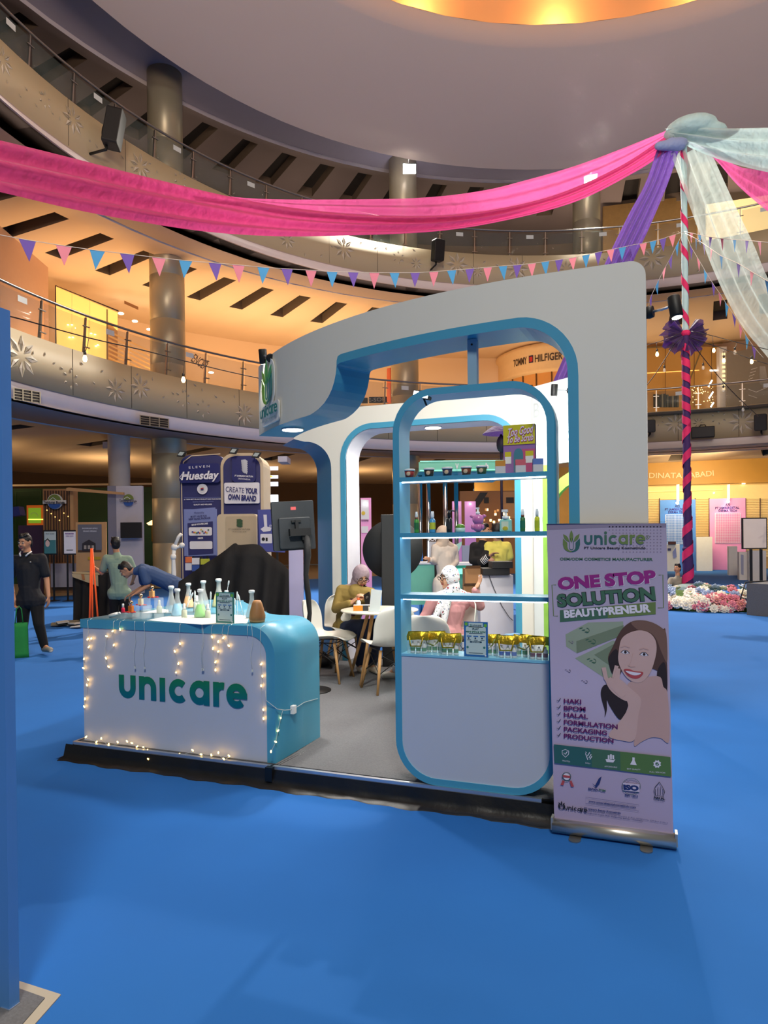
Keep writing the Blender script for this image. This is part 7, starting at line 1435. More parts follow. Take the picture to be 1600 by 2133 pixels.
# round white shop drum with lettering
c = Pd(1165,760,37.); t = thing('shop_fascia_drum', 'curved cream shop fascia with dark lettering and a small flag seen through the arch', 'shop fascia', (c.x,c.y,6.6)); R_ = 3.2; q = Vector(t.location); z0, z1 = Pd(1100,772,34.).z-6.6, Pd(1100,728,34.).z-6.6
b = MB(); b.lathe([(R_-.3,z0-3.2),(R_-.3,z0),(R_,z0),(R_,z0+.15),(R_,z1),(R_+.12,z1+.1),(R_+.12,z1+.3),(R_-.3,z1+.5)], seg=60, cap=False); b.build('drum_band', t, mat('fascia_cream',(226,196,150),.6))
S = Sheet((0,0,0), fn=lambda x, y, h: Vector(((R_+.02+h)*cos(x/R_), (R_+.02+h)*sin(x/R_), y)))
a0 = math.atan2(-c.y, -c.x); S.text('TOMMY', R_*(a0-.77), z0+.5, .36, mat('letters_dark',(60,44,34),.5), 1, bold=.02, width=.85); S.text('HILFIGER', R_*(a0-.37), z0+.5, .36, mat('letters_dark',(0,0,0)), 1, bold=.02, width=1.35); x = R_*(a0-.47); S.rect(x,z0+.5,x+.24,z0+.86,mat('flag_navy',(30,34,70),.5),1); S.rect(x+.04,z0+.56,x+.2,z0+.8,mat('flag_red',(190,40,40),.5),2); S.build('lettering', t)
b = MB(); b.lathe([(R_-.28,-.0),(R_-.28,z0)], seg=60, cap=False); b.build('window_band', t, mat('shop_window_amber',(190,130,70),.3,emit=(200,130,60),estr=.25)); b = MB()
for k in range(24): a = 2*pi*k/24; b.tube([((R_-.25)*cos(a),(R_-.25)*sin(a),0),((R_-.25)*cos(a),(R_-.25)*sin(a),z0)], .04, seg=5)
b.build('mullions', t, mat('mullion_brown',(110,80,50),.5))
# ---- lower gallery, right: glass shop, billboard
Z = 34.5; t = far('glass_shop', 'glass-fronted clothes shop with warm light on the right lower gallery', 'shop', Z, 1430, z=6.6); S = plane(Z,1430,step=.03); slab(S,1330,722,1500,900,.3,mat('shop_amber2',(150,110,58),.6,emit=(180,120,50),estr=.3)); fin(S,'shop_interior',t)
S = plane(Z,1430,step=.03); S.LN([(1330,779),(1455,772)],1.6,mat('tube_amber',(255,190,110),.5,emit=(255,180,90),estr=1.6),3)
for u in (1384,1444,1480,1491): S.LN([(u,726),(u,850)],1.4,mat('mullion_brown',(0,0,0)),4)
S.LN([(1460,727),(1436,790)],3,mat('beam_grey',(120,104,70),.5),4); S.LN([(1330,727),(1502,716)],3,mat('beam_grey',(0,0,0)),5); fin(S,'mullion_frame',t)
S = plane(Z,1430,step=.03); rq = random.Random(4)
for k in range(10): u = 1358+k*5.3; S.R(u,822+rq.uniform(0,6),u+3.5,850,mat('garment_%d' % (k%4), [(40,42,44),(70,74,70),(30,28,30),(110,112,104)][k%4], .8),6,.1)
fin(S,'hanging_clothes',t); S = plane(Z,1430,step=.03)
for k in range(34): S.D(1440+rq.uniform(-5,42),808+rq.uniform(0,34),rq.uniform(.5,1.1),mat('sparkle',(255,230,170),.5,emit=(255,216,140),estr=5.),8)
for a, c2 in (((1471,808),(1479,794)),((1472,832),(1481,818)),((1476,850),(1482,840)),((1474,774),(1488,774))): S.LN([a,c2],3,mat('tube_white',(255,255,250),.5,emit=(255,252,240),estr=6.),8)
fin(S,'display_lights',t)
t = far('white_pillar', 'white lit pillar edge between the glass shop and the billboard', 'pillar', 34., 1505, z=6.6); S = plane(34.,1505,step=.03); slab(S,1500,722,1514,900,.3,wht); fin(S,'pillar_body',t); S = plane(34.,1505,step=.03)
for k in range(9): S.R(1503,736+k*9,1509,741+k*9,mat('lit_panel',(255,240,200),.5,emit=(255,226,160),estr=1.2),3)
fin(S,'lit_panels',t)
t = far('billboard', 'large grey photo billboard of a person with long hair on the right lower gallery', 'billboard', 33.8, 1560, z=6.6); S = plane(33.8,1560,step=.02); S.P([(1512,735),(1640,718),(1640,900),(1512,900)],mat('bill_grey',(140,134,128),.6),0,.1); fin(S,'board',t)
S = plane(33.8,1560,step=.02); bs_ = mat('bill_skin',(190,150,126),.6); S.D(1578,747,8,bs_,3,ry=10); S.P([(1566,745),(1570,733),(1582,728),(1594,736),(1598,760),(1590,772),(1588,745),(1580,738),(1571,742),(1569,756)],mat('hair_black',(0,0,0)),4); S.P([(1554,790),(1566,768),(1578,760),(1596,762),(1612,790),(1612,850),(1560,850),(1562,806)],mat('bill_jacket',(46,34,30),.7),3); S.P([(1580,764),(1592,764),(1598,800),(1590,812),(1580,800)],wht,5)
for k in range(14): S.LN([(1516+k*2.7,800),(1514+k*3,770+7*(k%3))],1.6,mat('bill_fern',(60,60,54),.7),2)
for k in range(4): S.LN([(1556+2*k,792-7*k),(1566+3*k,788-7*k)],1,wht,6)
S.P([(1512,800),(1612,792),(1612,850),(1512,860)],mat('bill_dark',(66,62,60),.6),1); S.LN([(1556,812),(1572,818),(1600,806)],1.2,wht,7); S.LN([(1556,824),(1574,830)],1,wht,7); fin(S,'picture',t)
t = far('exit_sign', 'small dark red lit sign under the gallery ceiling left of the wrapped pole', 'sign', 33., 1393, z=9.); S = plane(33.,1393,step=.02); slab(S,1386,710,1400,717,.1,mat('sign_maroon',(90,30,34),.5)); fin(S,'sign_body',t)
# upper gallery right: wood wall, lit billboard, lettering
t = far('wood_wall', 'vertical timber panelling at the back of the upper gallery', 'wall panel', 33., 1320, z=12.6); S = plane(33.,1320,step=.02); S.P([(1255,432),(1480,405),(1480,520),(1255,540)],mat('panel_timber',(140,110,64),.6,var=.2),0,.1)
for k in range(24): S.LN([(1258+k*9,431-k*1.0),(1258+k*9,538)],.6,mat('slat_gap',(0,0,0)),2)
fin(S,'timber_boards',t); S = plane(33.,1320,step=.02); S.T('nain', (1342,506), (1392,502), 15, mat('letter_brown',(84,64,36),.5), 4, bold=.0); fin(S,'lettering',t)
t = far('lit_display_window', 'bright cream lit display window on the upper gallery at the right edge', 'display window', 32., 1545, z=12.6); S = plane(32.,1545,step=.02); S.P([(1470,428),(1640,402),(1640,520),(1470,520)],mat('cream_lit',(236,214,160),.6,emit=(255,220,150),estr=.9),0,.1); fin(S,'lit_board',t); S = plane(32.,1545,step=.02)
for u, v in ((1482,480),(1504,474),(1560,444),(1594,463)): S.D(u,v,4,mspot,3,ry=3)
S.T('2018', (1586,480),(1596,479),4,m_blk,3); S.LN([(1552,468),(1572,463)],1.2,mat('letter_brown',(0,0,0)),3); fin(S,'spots',t)
# ---- ground floor, right: shop name, blinds, two stands
bk = mat('blind_cream', (236,206,140), .6, emit=(236,196,120), estr=.22); bl2 = mat('blind_line', (150,116,66), .6)
S0_ = PS((0,36.5,0), (0,-1,0), .02)
t = thing('shop_name_sign', 'cream raised lettering on the gold wall of the far right shop', 'sign', (1.3,36.45,4.5)); S = PS((0,36.5,0), (0,-1,0), .02)
for w_, u0, v0, u1, v1 in (('DINATA', 1352,996,1421,996),('ABADI', 1436,996,1487,991)): S.T(w_, (u0,v0), (u1,v1), 11.5, mat('letters_cream',(226,200,150),.4), 4, bold=.01)
fin(S,'lettering',t); S = PS((0,36.5,0), (0,-1,0), .02); S.P([(1300,940),(1640,936),(1640,1004),(1300,1012)],mat('gold_wall',(190,140,52),.5,var=.15,scale=1),1); fin(S,'gold_panel',t)
t = thing('slatted_blinds', 'cream horizontal blinds with a light line across the far right shopfront', 'blinds', (2,36.4,0)); S = PS((0,36.5,0), (0,-1,0), .02); S.P([(1300,1015),(1640,1008),(1640,1160),(1300,1160)],bk,1); fin(S,'blind_sheet',t); S = PS((0,36.5,0), (0,-1,0), .02)
for k in range(34): v = 1040+k*3.5; S.LN([(1300,v+1),(1640,v-.5)],.55,bl2,3)
for u in (1374,1448,1477,1553,1583): S.LN([(u,1038),(u,1160)],2,mat('frame_maroon',(70,30,24),.5),5)
fin(S,'slats',t); S = PS((0,36.5,0), (0,-1,0), .02); S.LN([(1300,1026),(1505,1020)],2,mat('tube_amber',(0,0,0)),5); S.D(1487,1027,1.6,mspot,6); S.R(1545,1007,1552,1009,mspot,6); fin(S,'light_line',t)
m_grid = mat('grid_white',(200,214,232),.5)
def a73(u0, u1, vt, ut, um, col, colm, lab, gx0, gx1, gv0, gv1):
    t = thing('trade_stand', lab, 'stand', (*Py(um,1170,34.6)[:2], 0)); S = PS((0,34.6,0), (0,-1,0), .006); a = S.L(u0,vt); c = S.L(u1,vt); S.mb.prism([S.at(x, y, 0) for x, y in ((a[0],0),(c[0],0),(c[0],c[1]),(a[0],c[1]))], -S.n*.12, col); fin(S,'stand_wall',t)
    S = PS((0,34.6,0), (0,-1,0), .006); S.T('A73', (um-5,vt+17),(um+5,vt+17),5.4,navy,3,bold=.02); S.T('PT JAMBERDETAL' if u0 > 1450 else 'PT JAMBERDETAL', (um-26,vt+23.5),(um+24,vt+22.5),4.8,dblue,3,bold=.03); S.T('DERMA TECH', (um-19,vt+29),(um+19,vt+29),4.8,dblue,3,bold=.03); fin(S,'lettering',t)
    S = PS((0,34.6,0), (0,-1,0), .006); S.R(gx0,gv0,gx1,gv1,colm,4); S.LN([(gx0,gv0),(gx1,gv0),(gx1,gv1),(gx0,gv1)],1.4,m_grid,6,True)
    for k in range(1, 14): x = gx0+(gx1-gx0)*k/14; S.LN([(x,gv0),(x,gv1)],.4,m_grid,5)
    for k in range(1, 18): y = gv0+(gv1-gv0)*k/18; S.LN([(gx0,y),(gx1,y)],.4,m_grid,5)
    fin(S,'wire_grid',t)
    S = PS((0,34.6,0), (0,-1,0), .006); S.P([(um-2,1010),(um+4,1009),(um+4,vt+4),(um-2,vt+4)],mat('lamp_bar',(206,200,206),.5),20,.05); S.D(um,vt+8,3.4,mspot,26,.05); fin(S,'lamp',t); light('stand_spot', 'SPOT', Py(um,vt+6,34.2), 22, (255,255,255), .1, Py(um,vt+60,34.6), 100)
a73(1375,1449,1040,1170,1411,mat('stand_blue',(60,120,200),.5),mat('grid_blue',(64,112,180),.5),'blue trade stand wall with company lettering and a wire grid, left of the wrapped pole',1387,1428,1072,1133)
a73(1478,1553,1037,1170,1516,mat('stand_pink',(216,140,190),.5),mat('grid_pink',(196,116,160),.5),'pink trade stand wall with company lettering and a wire grid, right of the wrapped pole',1490,1542,1069,1131)
mcw = mat('plinth_offwhite',(216,218,214),.5); 
for (u0,u1,vt,yd,lab) in ((1451,1484,1118,33.6,'white plinth standing between the blue and pink trade stands'),(1389,1416,1134,33.,'white counter with a printed front at the blue trade stand'),(1518,1536,1138,30.,'left white plinth of the pair right of the pink stand'),(1540,1560,1150,27.,'white corner counter behind the whiteboard, left part'),(1560,1596,1147,26.5,'white corner counter behind the whiteboard, right part')):
    t = thing('white_plinth', lab, 'plinth', (*Py((u0+u1)/2,1180,yd)[:2], 0)); S = PS((0,yd,0), (0,-1,0), .01); a = S.L(u0,vt); c = S.L(u1,vt); S.mb.prism([S.at(x, y, 0) for x, y in ((a[0],0),(c[0],0),(c[0],c[1]),(a[0],c[1]))], -S.n*.6, mcw); fin(S,'plinth_body',t)
    if u0 == 1389: S = PS((0,yd,0), (0,-1,0), .01); S.P([(1401,1150),(1408,1140),(1410,1160),(1403,1163)],lil,2); S.R(1391,1142,1398,1147,navy,2); S.R(1392,1128,1408,1134,mat('tray_maroon',(60,20,20),.6),-20,.3); fin(S,'print',t)
    if u0 == 1540: S = PS((0,yd,0), (0,-1,0), .01); S.P([(1543,1155),(1549,1156),(1549,1198),(1544,1196)],mat('panel_greyblue',(0,0,0)),2); fin(S,'print',t)
# whiteboard, stage block
Z = 15.5; t = far('whiteboard', 'black-framed blank white board on two legs at the right edge', 'whiteboard', Z, 1573); S = plane(Z,1573); slab(S,1546,1078,1598,1144,.03,m_blk); S.R(1548.5,1080.5,1595.5,1141.5,mat('board_offwhite',(212,200,192),.5),2); fin(S,'board',t)
for u in (1565,1586): S = plane(Z,1573); p = S.L(u,1144); S.mb.prism([S.at(p[0]+a, y, 0) for a, y in ((-.028,.0),(.028,.0),(.028,p[1]),(-.028,p[1]))], -S.n*.03, m_blk); fin(S,'leg',t)
p = Pz(1556,1281,0); q = Pz(1640,1288,0); t = thing('stage_block', 'low grey carpeted stage block at the right edge', 'stage', p); zt2 = .62
d = (q-p); nn = Vector((-d.y, d.x, 0)).normalized()*1.2; b = MB(); b.prism([(0,0,0), (d.x,d.y,0), (d.x+nn.x,d.y+nn.y,0), (nn.x,nn.y,0)], (0,0,zt2)); b.build('block', t, m_grey)
b = MB(); pp = [Vector((0,0,zt2))+nn*.5+Vector((.1+.12*k, .05*sin(k*2), .02+.03*(k%2))) for k in range(9)]; b.tube([Vector((-.12,-.05,.3)),Vector((-.02,0,zt2+.02))]+pp, .012, seg=5); b.build('cable', t, m_blk)
p = Pd(1614,1180,14.8); t = thing('black_tripod', 'black tripod leg and bag cut by the right edge', 'tripod', (p.x,p.y,0)); b = MB(); b.tube([(.05,0,Pd(1600,1070,14.8).z),(-.12,0,.62)], .02); b.tube([(.05,0,Pd(1600,1070,14.8).z),(.3,0,.62)], .02); b.tube([(-.1,0,1.75),(.25,0,1.95)], .02); b.build('tripod_legs', t, m_blk); b = MB(); b.ell((.12,0,1.0),(.14,.12,.3)); b.build('black_bag', t, mat('bag_black',(0,0,0)))
# blue covered chair backs, people cut by the monitor etc.
t = far('ceiling_unit', 'white ceiling air unit under the ground-floor corridor ceiling at left', 'air unit', 24., 228, z=4.4); S = plane(24.,228,step=.02); slab(S,214,920,243,934,.9,wht); fin(S,'unit_body',t)
t = far('ceiling_unit', 'white ceiling air unit under the corridor ceiling right of the dark blue stand', 'air unit', 24., 590, z=4.3); S = plane(24.,590,step=.02); slab(S,579,950,598,962,.9,wht); fin(S,'unit_body',t)
t = far('bright_shop_screen', 'bright white shop screens left of the blue booth edge', 'screen', 26., 572, z=2.); S = plane(26.,572,step=.02)
for v0, v1, e in ((972,980,1.2),(990,997,1.),(1004,1013,1.2),(1031,1046,4.)): S.R(563,v0,580,v1,mat('screen_%d' % int(e*10),(230,235,240),.5,emit=(235,240,250),estr=e),2,.05)
fin(S,'screen_panels',t)
t = far('orange_ceiling_lamp', 'orange glowing ceiling lamp right of the dark blue stand', 'lamp', 25., 557, z=3.5); S = plane(25.,557,step=.02); S.P([(547,988),(562,989),(569,993),(560,996),(547,995)],mat('amber_glow',(255,180,80),.5,emit=(255,170,60),estr=2.),2,.1); fin(S,'shade',t)
# ================================================================ ROLL-UP BANNER
t = thing('rollup_banner', 'lilac roll-up banner with a portrait, headline and checklist in front of the white pier', 'banner', (-.215,3.78,0)); O_ = Vector(t.location)
class BS(PS):
    pass
def bsheet(step=.0006): s = PS((0,3.78,0), (0,-1,0), step); s.O = Vector((0,3.78,0)); return s
def bbuild(s, name, lab=None):
    o = s.build(name, t, lab); o.location = -O_; return o
s = bsheet(); bgm = gradmat('banner_print', [(0,(176,160,190)),(.45,(190,176,204)),(1,(170,158,182))], axis=2, lo=.1, hi=1.62, rough=.55)
rows = []
for i in range(25):
    v = 1092+(1712-1092)*i/24; uL = 1139+16*i/24; uR = 1388+15*i/24; rows.append([s.L(uL+(uR-uL)*j/6, v+(j/6)*(28 if i == 24 else 28*i/24)) for j in range(7)])
b = s.mb; b.grid([[s.at(x, y, 0) for x, y in r_] for r_ in rows], bgm); o = bbuild(s, 'banner_sheet')
# base, feet, top bar
bl_ = Pz(1156,1733,0); br_ = Pz(1410,1770,0); x0b, x1b = -.522-O_.x, .085-O_.x
b = MB(); pr = [(-.035,.012),(-.04,.03),(-.032,.06),(-.012,.075),(.012,.075),(.032,.06),(.04,.03),(.035,.012)]
b.grid([[(x0b, y, z) for y, z in pr], [(x1b, y, z) for y, z in pr]], closeu=True, sm=True)
b.face([(x0b, y, z) for y, z in pr]); b.face([(x1b, y, z) for y, z in pr]); b.build('base_cassette', t, mat('base_aluminium', (200,198,192), .28, .9, var=.03))
for x in (x0b, x1b): b = MB(); b.box((x-.006,-.03,.02),(x+.006,.03,.085)); b.build('end_cap', t, mat('endcap_grey', (176,176,172), .4, .6))
for x in (x0b+.12, x1b-.14):
    b = MB(); b.prism([(x+a, c, 0) for a, c in rrect(-.03,-.105,.03,.10,.029,6)], (0,0,.006)); b.build('foot', t, m_steel)
b = MB(); b.box((s.L(1136,1090)[0]-O_.x,-.006,s.L(1136,1090)[1]-.004),(s.L(1390,1090)[0]-O_.x,.008,s.L(1390,1090)[1]+.008)); b.build('top_bar', t, m_steel)
b = MB(); b.tube([(0,.03,.06),(0,.03,1.63)], .008); b.build('support_pole', t, m_steel)
Zc = lambda x, y: (1120+x/5.3333, 1060+y/5.3333)      # upper detail
Zd_ = lambda x, y: (1120+x/5, 1420+y/5)               # lower detail
i_teal = mat('ink_teal', (44,96,96), .55); i_gr = mat('ink_olive', (104,126,70), .55); i_grd = mat('ink_green', (66,106,84), .55); i_blk = mat('ink_black', (28,28,36), .55); i_mag = mat('ink_magenta', (146,34,126), .55); i_magd = mat('ink_violet', (100,24,92), .55); i_w = mat('ink_white', (226,220,232), .55); i_pale = mat('ink_pale', (206,192,214), .55)
i_dot = mat('ink_dot', (140,128,152), .55); sk = mat('ink_skin', (206,170,164), .55); sk2 = mat('ink_skin_shade', (196,158,152), .55); hr = mat('ink_hair', (86,58,50), .55); hr2 = mat('ink_hair_dark', (44,30,30), .55); hrl = mat('ink_hair_light', (122,90,78), .55); i_red = mat('ink_red', (180,74,80), .55); i_box = mat('ink_box', (150,162,142), .55); i_box2 = mat('ink_box_dark', (118,132,108), .55); i_navy = mat('ink_navy', (34,50,110), .55)
# header
s = bsheet()
for r_ in range(9):
    for c in range(18):
        x, y = 760+c*38, 200+r_*35
        if x > 1400 or x+y*1.2 < 1010+(r_*60): continue
        s.D(*Zc(x, y), 1.5, i_dot, 1)
s.P([Zc(100,165),Zc(1430,160),Zc(1430,205),Zc(750,205),Zc(104,235)], i_dot, 1)
ic = s.L(*Zc(377,480)); ih = s.L(*Zc(377,235))[1]-ic[1]; uni_icon(s, ic[0], ic[1], ih, (i_gr,i_gr,i_gr,i_teal), 3)
a = s.L(*Zc(517,398)); h = s.L(*Zc(517,292))[1]-a[1]; w_ = s.L(*Zc(1198,398))[0]-a[0]
n0 = len(s.mb.bm.verts); inks = [i_teal,i_teal,i_grd,i_grd,i_gr,i_gr,i_gr]; wd = uni_word(s, a[0], a[1], h, i_teal, 3, dot=True, w=.25, pick=lambda k: inks[k])
s.mb.bm.verts.ensure_lookup_table()
for v in s.mb.bm.verts[n0:]: v.co.x = a[0]+(v.co.x-a[0])*w_/wd
s.LN([Zc(1223+20*cos(q*pi/6),312+20*sin(q*pi/6)) for q in range(12)], .7, i_gr, 3, True); s.T('R', Zc(1217,322), Zc(1231,322), 3.4, i_gr, 3)
s.T('PT Unicare Beauty Kosmetindo', Zc(517,447), Zc(1200,447), 5.2, i_blk, 3, bold=.02); s.T('OEM/ODM COSMETICS MANUFACTURER', Zc(248,570), Zc(1280,576), 5.6, i_grd, 3, bold=.03)
bbuild(s, 'header_print', 'logo, company name and dotted corner')
# headline
s = bsheet()
for dx, m, l in ((6,i_w,3),(0,i_mag,4)): s.T('ONE STOP', Zc(230+dx,893+dx), Zc(1322+dx,812+dx), 24, m, l, bold=.06)
for dx, bd, m, l in ((0,.075,i_blk,3),(0,.045,i_grd,5)): s.T('SOLUTION', Zc(222,1085), Zc(1315,1005), 25, m, l, bold=bd)
s.P([Zc(248,1125),Zc(1312,1035),Zc(1312,1170),Zc(248,1258)], i_grd, 2); s.P([Zc(780,1080),Zc(1312,1035),Zc(1312,1170),Zc(780,1214)], i_gr, 3); s.T('BEAUTYPRENEUR', Zc(298,1208), Zc(1260,1140), 15.5, i_w, 5, bold=.05)
s.LN([Zc(205,845),Zc(160,845),Zc(178,1190),Zc(225,1190)], 1.6, i_gr, 2); s.LN([Zc(1345,735),Zc(1392,732),Zc(1398,1098),Zc(1335,1100)], 1.6, i_gr, 2); bbuild(s, 'headline_print', 'large magenta and green headline')
# product boxes and portrait
s = bsheet()
s.P([Zc(310,1395),Zc(560,1262),Zc(950,1250),Zc(960,1400),Zc(430,1600),Zc(318,1530)], i_box, 1); s.P([Zc(430,1470),Zc(955,1290),Zc(955,1400),Zc(435,1605)], i_box2, 2); s.P([Zc(415,1660),Zc(840,1460),Zc(1000,1560),Zc(900,1900),Zc(760,1890)], i_box, 1); s.P([Zc(630,1620),Zc(850,1500),Zc(900,1600),Zc(830,1760)], i_box2, 2)
for x, y, r_, a0 in ((520,1350,60,0),(590,1475,60,1),(600,1690,55,1),(335,1800,35,2),(520,1920,38,2),(370,1480,28,2)):
    for q in range(3): s.P([Zc(x-r_+r_*.5*q+a, y-r_*.3+r_*.28*q+c) for a, c in lens((0,0),(r_*.75,-r_*.25+q*8),r_*.1)], i_grd if a0 < 2 else i_dot, 4)
    s.LN([Zc(x+r_*.4+r_*.5*cos(math.radians(g)), y+r_*.45*sin(math.radians(g))) for g in range(-90, 91, 30)], 1.1, i_grd if a0 < 2 else i_dot, 4)
bbuild(s, 'product_print', 'printed pale green boxes')
s = bsheet(); s.SP([Zc(*p) for p in [(785,1640),(835,1530),(890,1410),(955,1315),(1050,1250),(1170,1238),(1290,1268),(1390,1330),(1425,1390),(1440,2040),(1360,2030),(1340,1800),(1000,1760),(905,1850),(840,1830),(800,1750)]], hr, 5)
s.SP([Zc(*p) for p in [(1040,1262),(1170,1242),(1290,1270),(1380,1325),(1430,1390),(1440,1700),(1380,1600),(1320,1450),(1240,1370),(1120,1345)]], hrl, 6); s.SP([Zc(*p) for p in [(1330,1800),(1400,1700),(1432,1800),(1438,2040),(1380,2030),(1340,1980)]], hr2, 6); s.SP([Zc(*p) for p in [(790,1650),(860,1560),(900,1600),(900,1760),(870,1840),(830,1830),(800,1750)]], hr2, 6)
s.SP([Zd_(*p) for p in [(658,120),(672,60),(710,30),(790,45),(870,110),(945,200),(930,290),(895,370),(850,390),(800,330),(745,240),(722,190),(722,290),(700,368),(700,300),(672,200)]], hr2, 5)
s.SP([Zd_(*p) for p in [(940,20),(1250,-60),(1310,50),(1355,140),(1372,610),(1280,585),(1180,580),(1080,625),(1005,660),(1040,420),(1040,200)]], sk2, 7)
s.SP([Zc(*p) for p in [(905,1560),(930,1450),(1000,1385),(1120,1348),(1235,1372),(1305,1450),(1322,1560),(1295,1700),(1245,1830),(1165,1915),(1085,1925),(1000,1880),(935,1790),(897,1680)]], sk, 9)
s.SP([Zd_(*p) for p in [(740,-20),(850,-30),(960,60),(1060,150),(1078,215),(1050,350),(1010,600),(880,610),(740,560),(850,420),(930,300),(942,230),(900,150),(820,80)]], sk, 8)
s.SP([Zc(*p) for p in [(745,1870),(830,1900),(900,1900),(960,1980),(1060,2080),(1000,2133),(900,2090),(800,2000)]], sk, 8.6)
for qi, (P_, w) in enumerate((([(735,1760),(760,1880),(840,1990)],9),([(880,1740),(850,1860),(850,1960)],8),([(900,1770),(890,1880),(900,1990)],8),([(790,1880),(850,1960),(930,2040)],12),([(830,1950),(900,2020),(960,2080)],14))): s.LN([Zc(*p) for p in P_], w, sk, 9.2+.3*qi)
s.LN([Zc(840,1890),Zc(880,1760)], .8, sk2, 11); s.LN([Zc(1020,1850),Zc(960,1790)], .6, sk2, 11)
for (x, y, a) in ((972,1588,.1),(1180,1612,.1)):
    s.P([Zc(x+p, y+q) for p, q in [(-44,2),(-15,-20),(20,-17),(48,12),(15,20),(-18,16)]], i_w, 11); s.D(*Zc(x+4, y+1), 2.9, hr2, 12); s.LN([Zc(x-46,y+2),Zc(x-15,y-21),Zc(x+20,y-18),Zc(x+50,y+12)], 1.1, hr2, 13); s.LN([Zc(x-50,y-50),Zc(x-5,y-66),Zc(x+55,y-48)], 2.0, sk2, 11)
s.LN([Zc(1060,1600),Zc(1035,1700),Zc(1020,1730)], 1.1, sk2, 11); s.LN([Zc(1005,1735),Zc(1035,1752),Zc(1085,1748)], 1.3, sk2, 12)
s.SP([Zc(*p) for p in [(960,1782),(1010,1775),(1080,1800),(1172,1812),(1150,1860),(1095,1885),(1030,1870),(985,1835)]], i_red, 11); s.SP([Zc(*p) for p in [(980,1796),(1080,1812),(1150,1822),(1118,1842),(1070,1846),(1015,1826)]], i_w, 12); bbuild(s, 'portrait_print', 'printed portrait of a smiling person with long brown hair')
# checklist
s = bsheet()
for w_, x1, y0, y1 in (('HAKI',457,218,228),('BPOM',502,292,305),('HALAL',527,362,382),('FORMULATION',835,436,488),('PACKAGING',724,508,552),('PRODUCTION',792,580,634)):
    s.T(w_, Zd_(275,y0), Zd_(x1,y1), 9, i_magd, 12, bold=.035); s.LN([Zd_(203,y0-30),Zd_(215,y0-15),Zd_(242,y0-48)], 1.2, i_blk, 12)
bbuild(s, 'checklist_print', 'six ticked magenta lines')
# icon bar
s = bsheet(); s.P([Zd_(170,648),Zd_(1383,780),Zd_(1392,985),Zd_(178,842)], i_grd, 12); s.P([Zd_(170,648),Zd_(560,690),Zd_(566,888),Zd_(178,842)], i_teal, 13); s.P([Zd_(860,723),Zd_(1383,780),Zd_(1392,985),Zd_(866,923)], mat('ink_leaf', (84,118,66), .55), 13)
s.LN([Zd_(*p) for p in [(257,715),(290,700),(327,718),(325,750),(292,782),(260,750)]], 1.2, i_w, 15, True); s.LN([Zd_(275,735),Zd_(289,752),Zd_(312,722)], 1.6, i_w, 15)
for a in ((500,740,525,810),(520,770,545,730),(535,790,560,750),(545,805,568,770),(500,725,512,735)): s.LN([Zd_(a[0],a[1]),Zd_(a[2],a[3])], 1.6, i_w, 15)
for k in range(3): s.R(*Zd_(732+k*24,760-8*(k==1)), *Zd_(750+k*24,800), i_w, 15)
s.P([Zd_(*p) for p in [(708,800),(740,800),(790,812),(812,800),(790,836),(720,832)]], i_w, 15); s.P([Zd_(*p) for p in [(988,782),(1012,784),(1012,815),(1034,864),(964,856),(988,812)]], i_w, 15)
s.poly([(lambda c: (c[0], c[1]))(s.L(*Zd_(1245+(44 if i%2 else 33)*cos(i*pi/8), 852+(44 if i%2 else 33)*sin(i*pi/8)))) for i in range(16)], i_w, 15); s.D(*Zd_(1245,852), 4, i_grd, 16); s.LN([Zd_(1232,852),Zd_(1243,864),Zd_(1260,840)], 1, i_w, 17)
for w_, x0, x1, y in (('TRUSTED',258,340,828),('EASY',500,552,850),('AFFORDABLE',698,830,887),('BEST QUALITY',932,1072,912),('FULL SERVICES',1168,1330,944)): s.T(w_, Zd_(x0,y-4), Zd_(x1,y+6), 3, i_w, 15)
bbuild(s, 'icon_bar_print', 'green bar of five white icons')
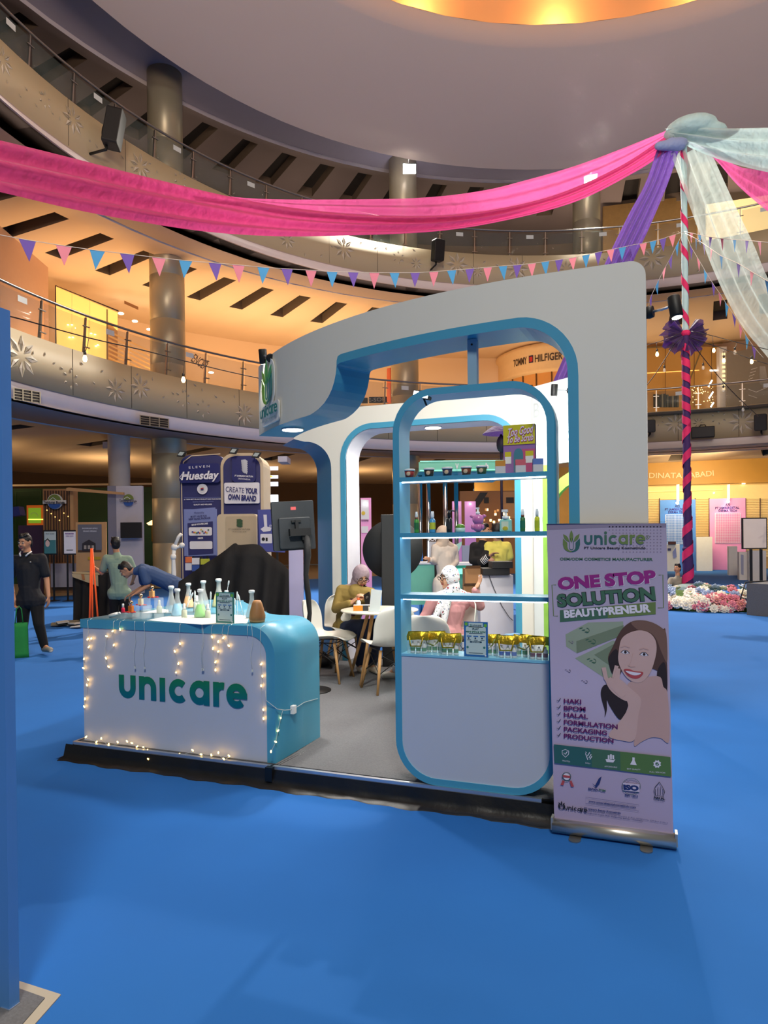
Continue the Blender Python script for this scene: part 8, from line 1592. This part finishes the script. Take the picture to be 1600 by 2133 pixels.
# certificates and address
s = bsheet()
s.P([Zd_(262,1020),Zd_(285,1030),Zd_(270,1075),Zd_(240,1070)], i_red, 12); s.P([Zd_(335,1030),Zd_(355,1025),Zd_(382,1090),Zd_(350,1088)], i_red, 12); s.LN([Zd_(303+45*cos(q*pi/8),985+45*sin(q*pi/8)) for q in range(16)], 1.4, i_teal, 13, True); s.D(*Zd_(303,985), 7, i_w, 12); s.R(*Zd_(265,975), *Zd_(342,990), i_red, 14)
s.P([Zd_(*p) for p in [(565,1050),(600,1075),(640,1000),(668,982),(650,1050),(612,1098)]], i_navy, 13); s.T('BADAN', Zd_(530,1118), Zd_(628,1132), 4.2, i_navy, 13, bold=.05); s.T('POM', Zd_(638,1130), Zd_(708,1142), 4.2, i_grd, 13, bold=.05)
s.LN([Zd_(975+96*cos(q*pi/12),1085+84*sin(q*pi/12)) for q in range(24)], .9, i_teal, 13, True); s.LN([Zd_(975+70*cos(q*pi/12),1090+64*sin(q*pi/12)) for q in range(24)], .6, i_navy, 13, True); s.R(*Zd_(890,1065), *Zd_(1062,1125), i_pale, 14); s.T('ISO', Zd_(895,1116), Zd_(1055,1128), 10, i_navy, 15, bold=.07); s.T('9001 : 2015', Zd_(908,1182), Zd_(1046,1200), 4, i_navy, 13, bold=.04)
for k in range(4): s.LN([Zd_(1228+26*k,1110-20*(k in (1,2))),Zd_(1228+26*k,1175)], .9, i_blk, 13)
s.LN([Zd_(*p) for p in [(1268,1040),(1225,1090),(1212,1130),(1228,1180),(1310,1188),(1325,1140),(1300,1090),(1268,1040)]], 1.1, i_blk, 13); s.T('HALAL', Zd_(1212,1210), Zd_(1328,1226), 4.6, i_blk, 13, bold=.05); s.T('INDONESIA', Zd_(1212,1232), Zd_(1328,1244), 2.2, i_blk, 13)
s.LN([Zd_(502,1196),Zd_(1054,1278),Zd_(1054,1342),Zd_(500,1262)], .6, i_navy, 13, True); s.T('www.unicarebeautykosmetindo.com', Zd_(532,1246), Zd_(1024,1312), 4.0, i_navy, 13, bold=.03)
ic = s.L(*Zd_(252,1325)); uni_icon(s, ic[0], ic[1], .045, (i_blk,)*4, 13); a = s.L(*Zd_(282,1325)); uni_word(s, a[0], a[1], .018, i_blk, 13, dot=True, w=.24); s.LN([Zd_(455,1300),Zd_(457,1360)], .8, i_blk, 13)
s.T('PT Unicare Beauty Kosmetindo', Zd_(486,1320), Zd_(868,1370), 3.4, i_navy, 13, bold=.04); s.T('Kawasan industri dan pergudangan Sinarmas, Jl. Raya HITEKH No. 229 Blok D No.2', Zd_(486,1343), Zd_(1354,1472), 2.6, i_navy, 13); s.T('Bojongkamal, Legok, Kab. Tangerang, Banten - Indonesia', Zd_(486,1362), Zd_(1095,1452), 2.6, i_navy, 13)
bbuild(s, 'certificate_print', 'certificate marks, web address and company address')
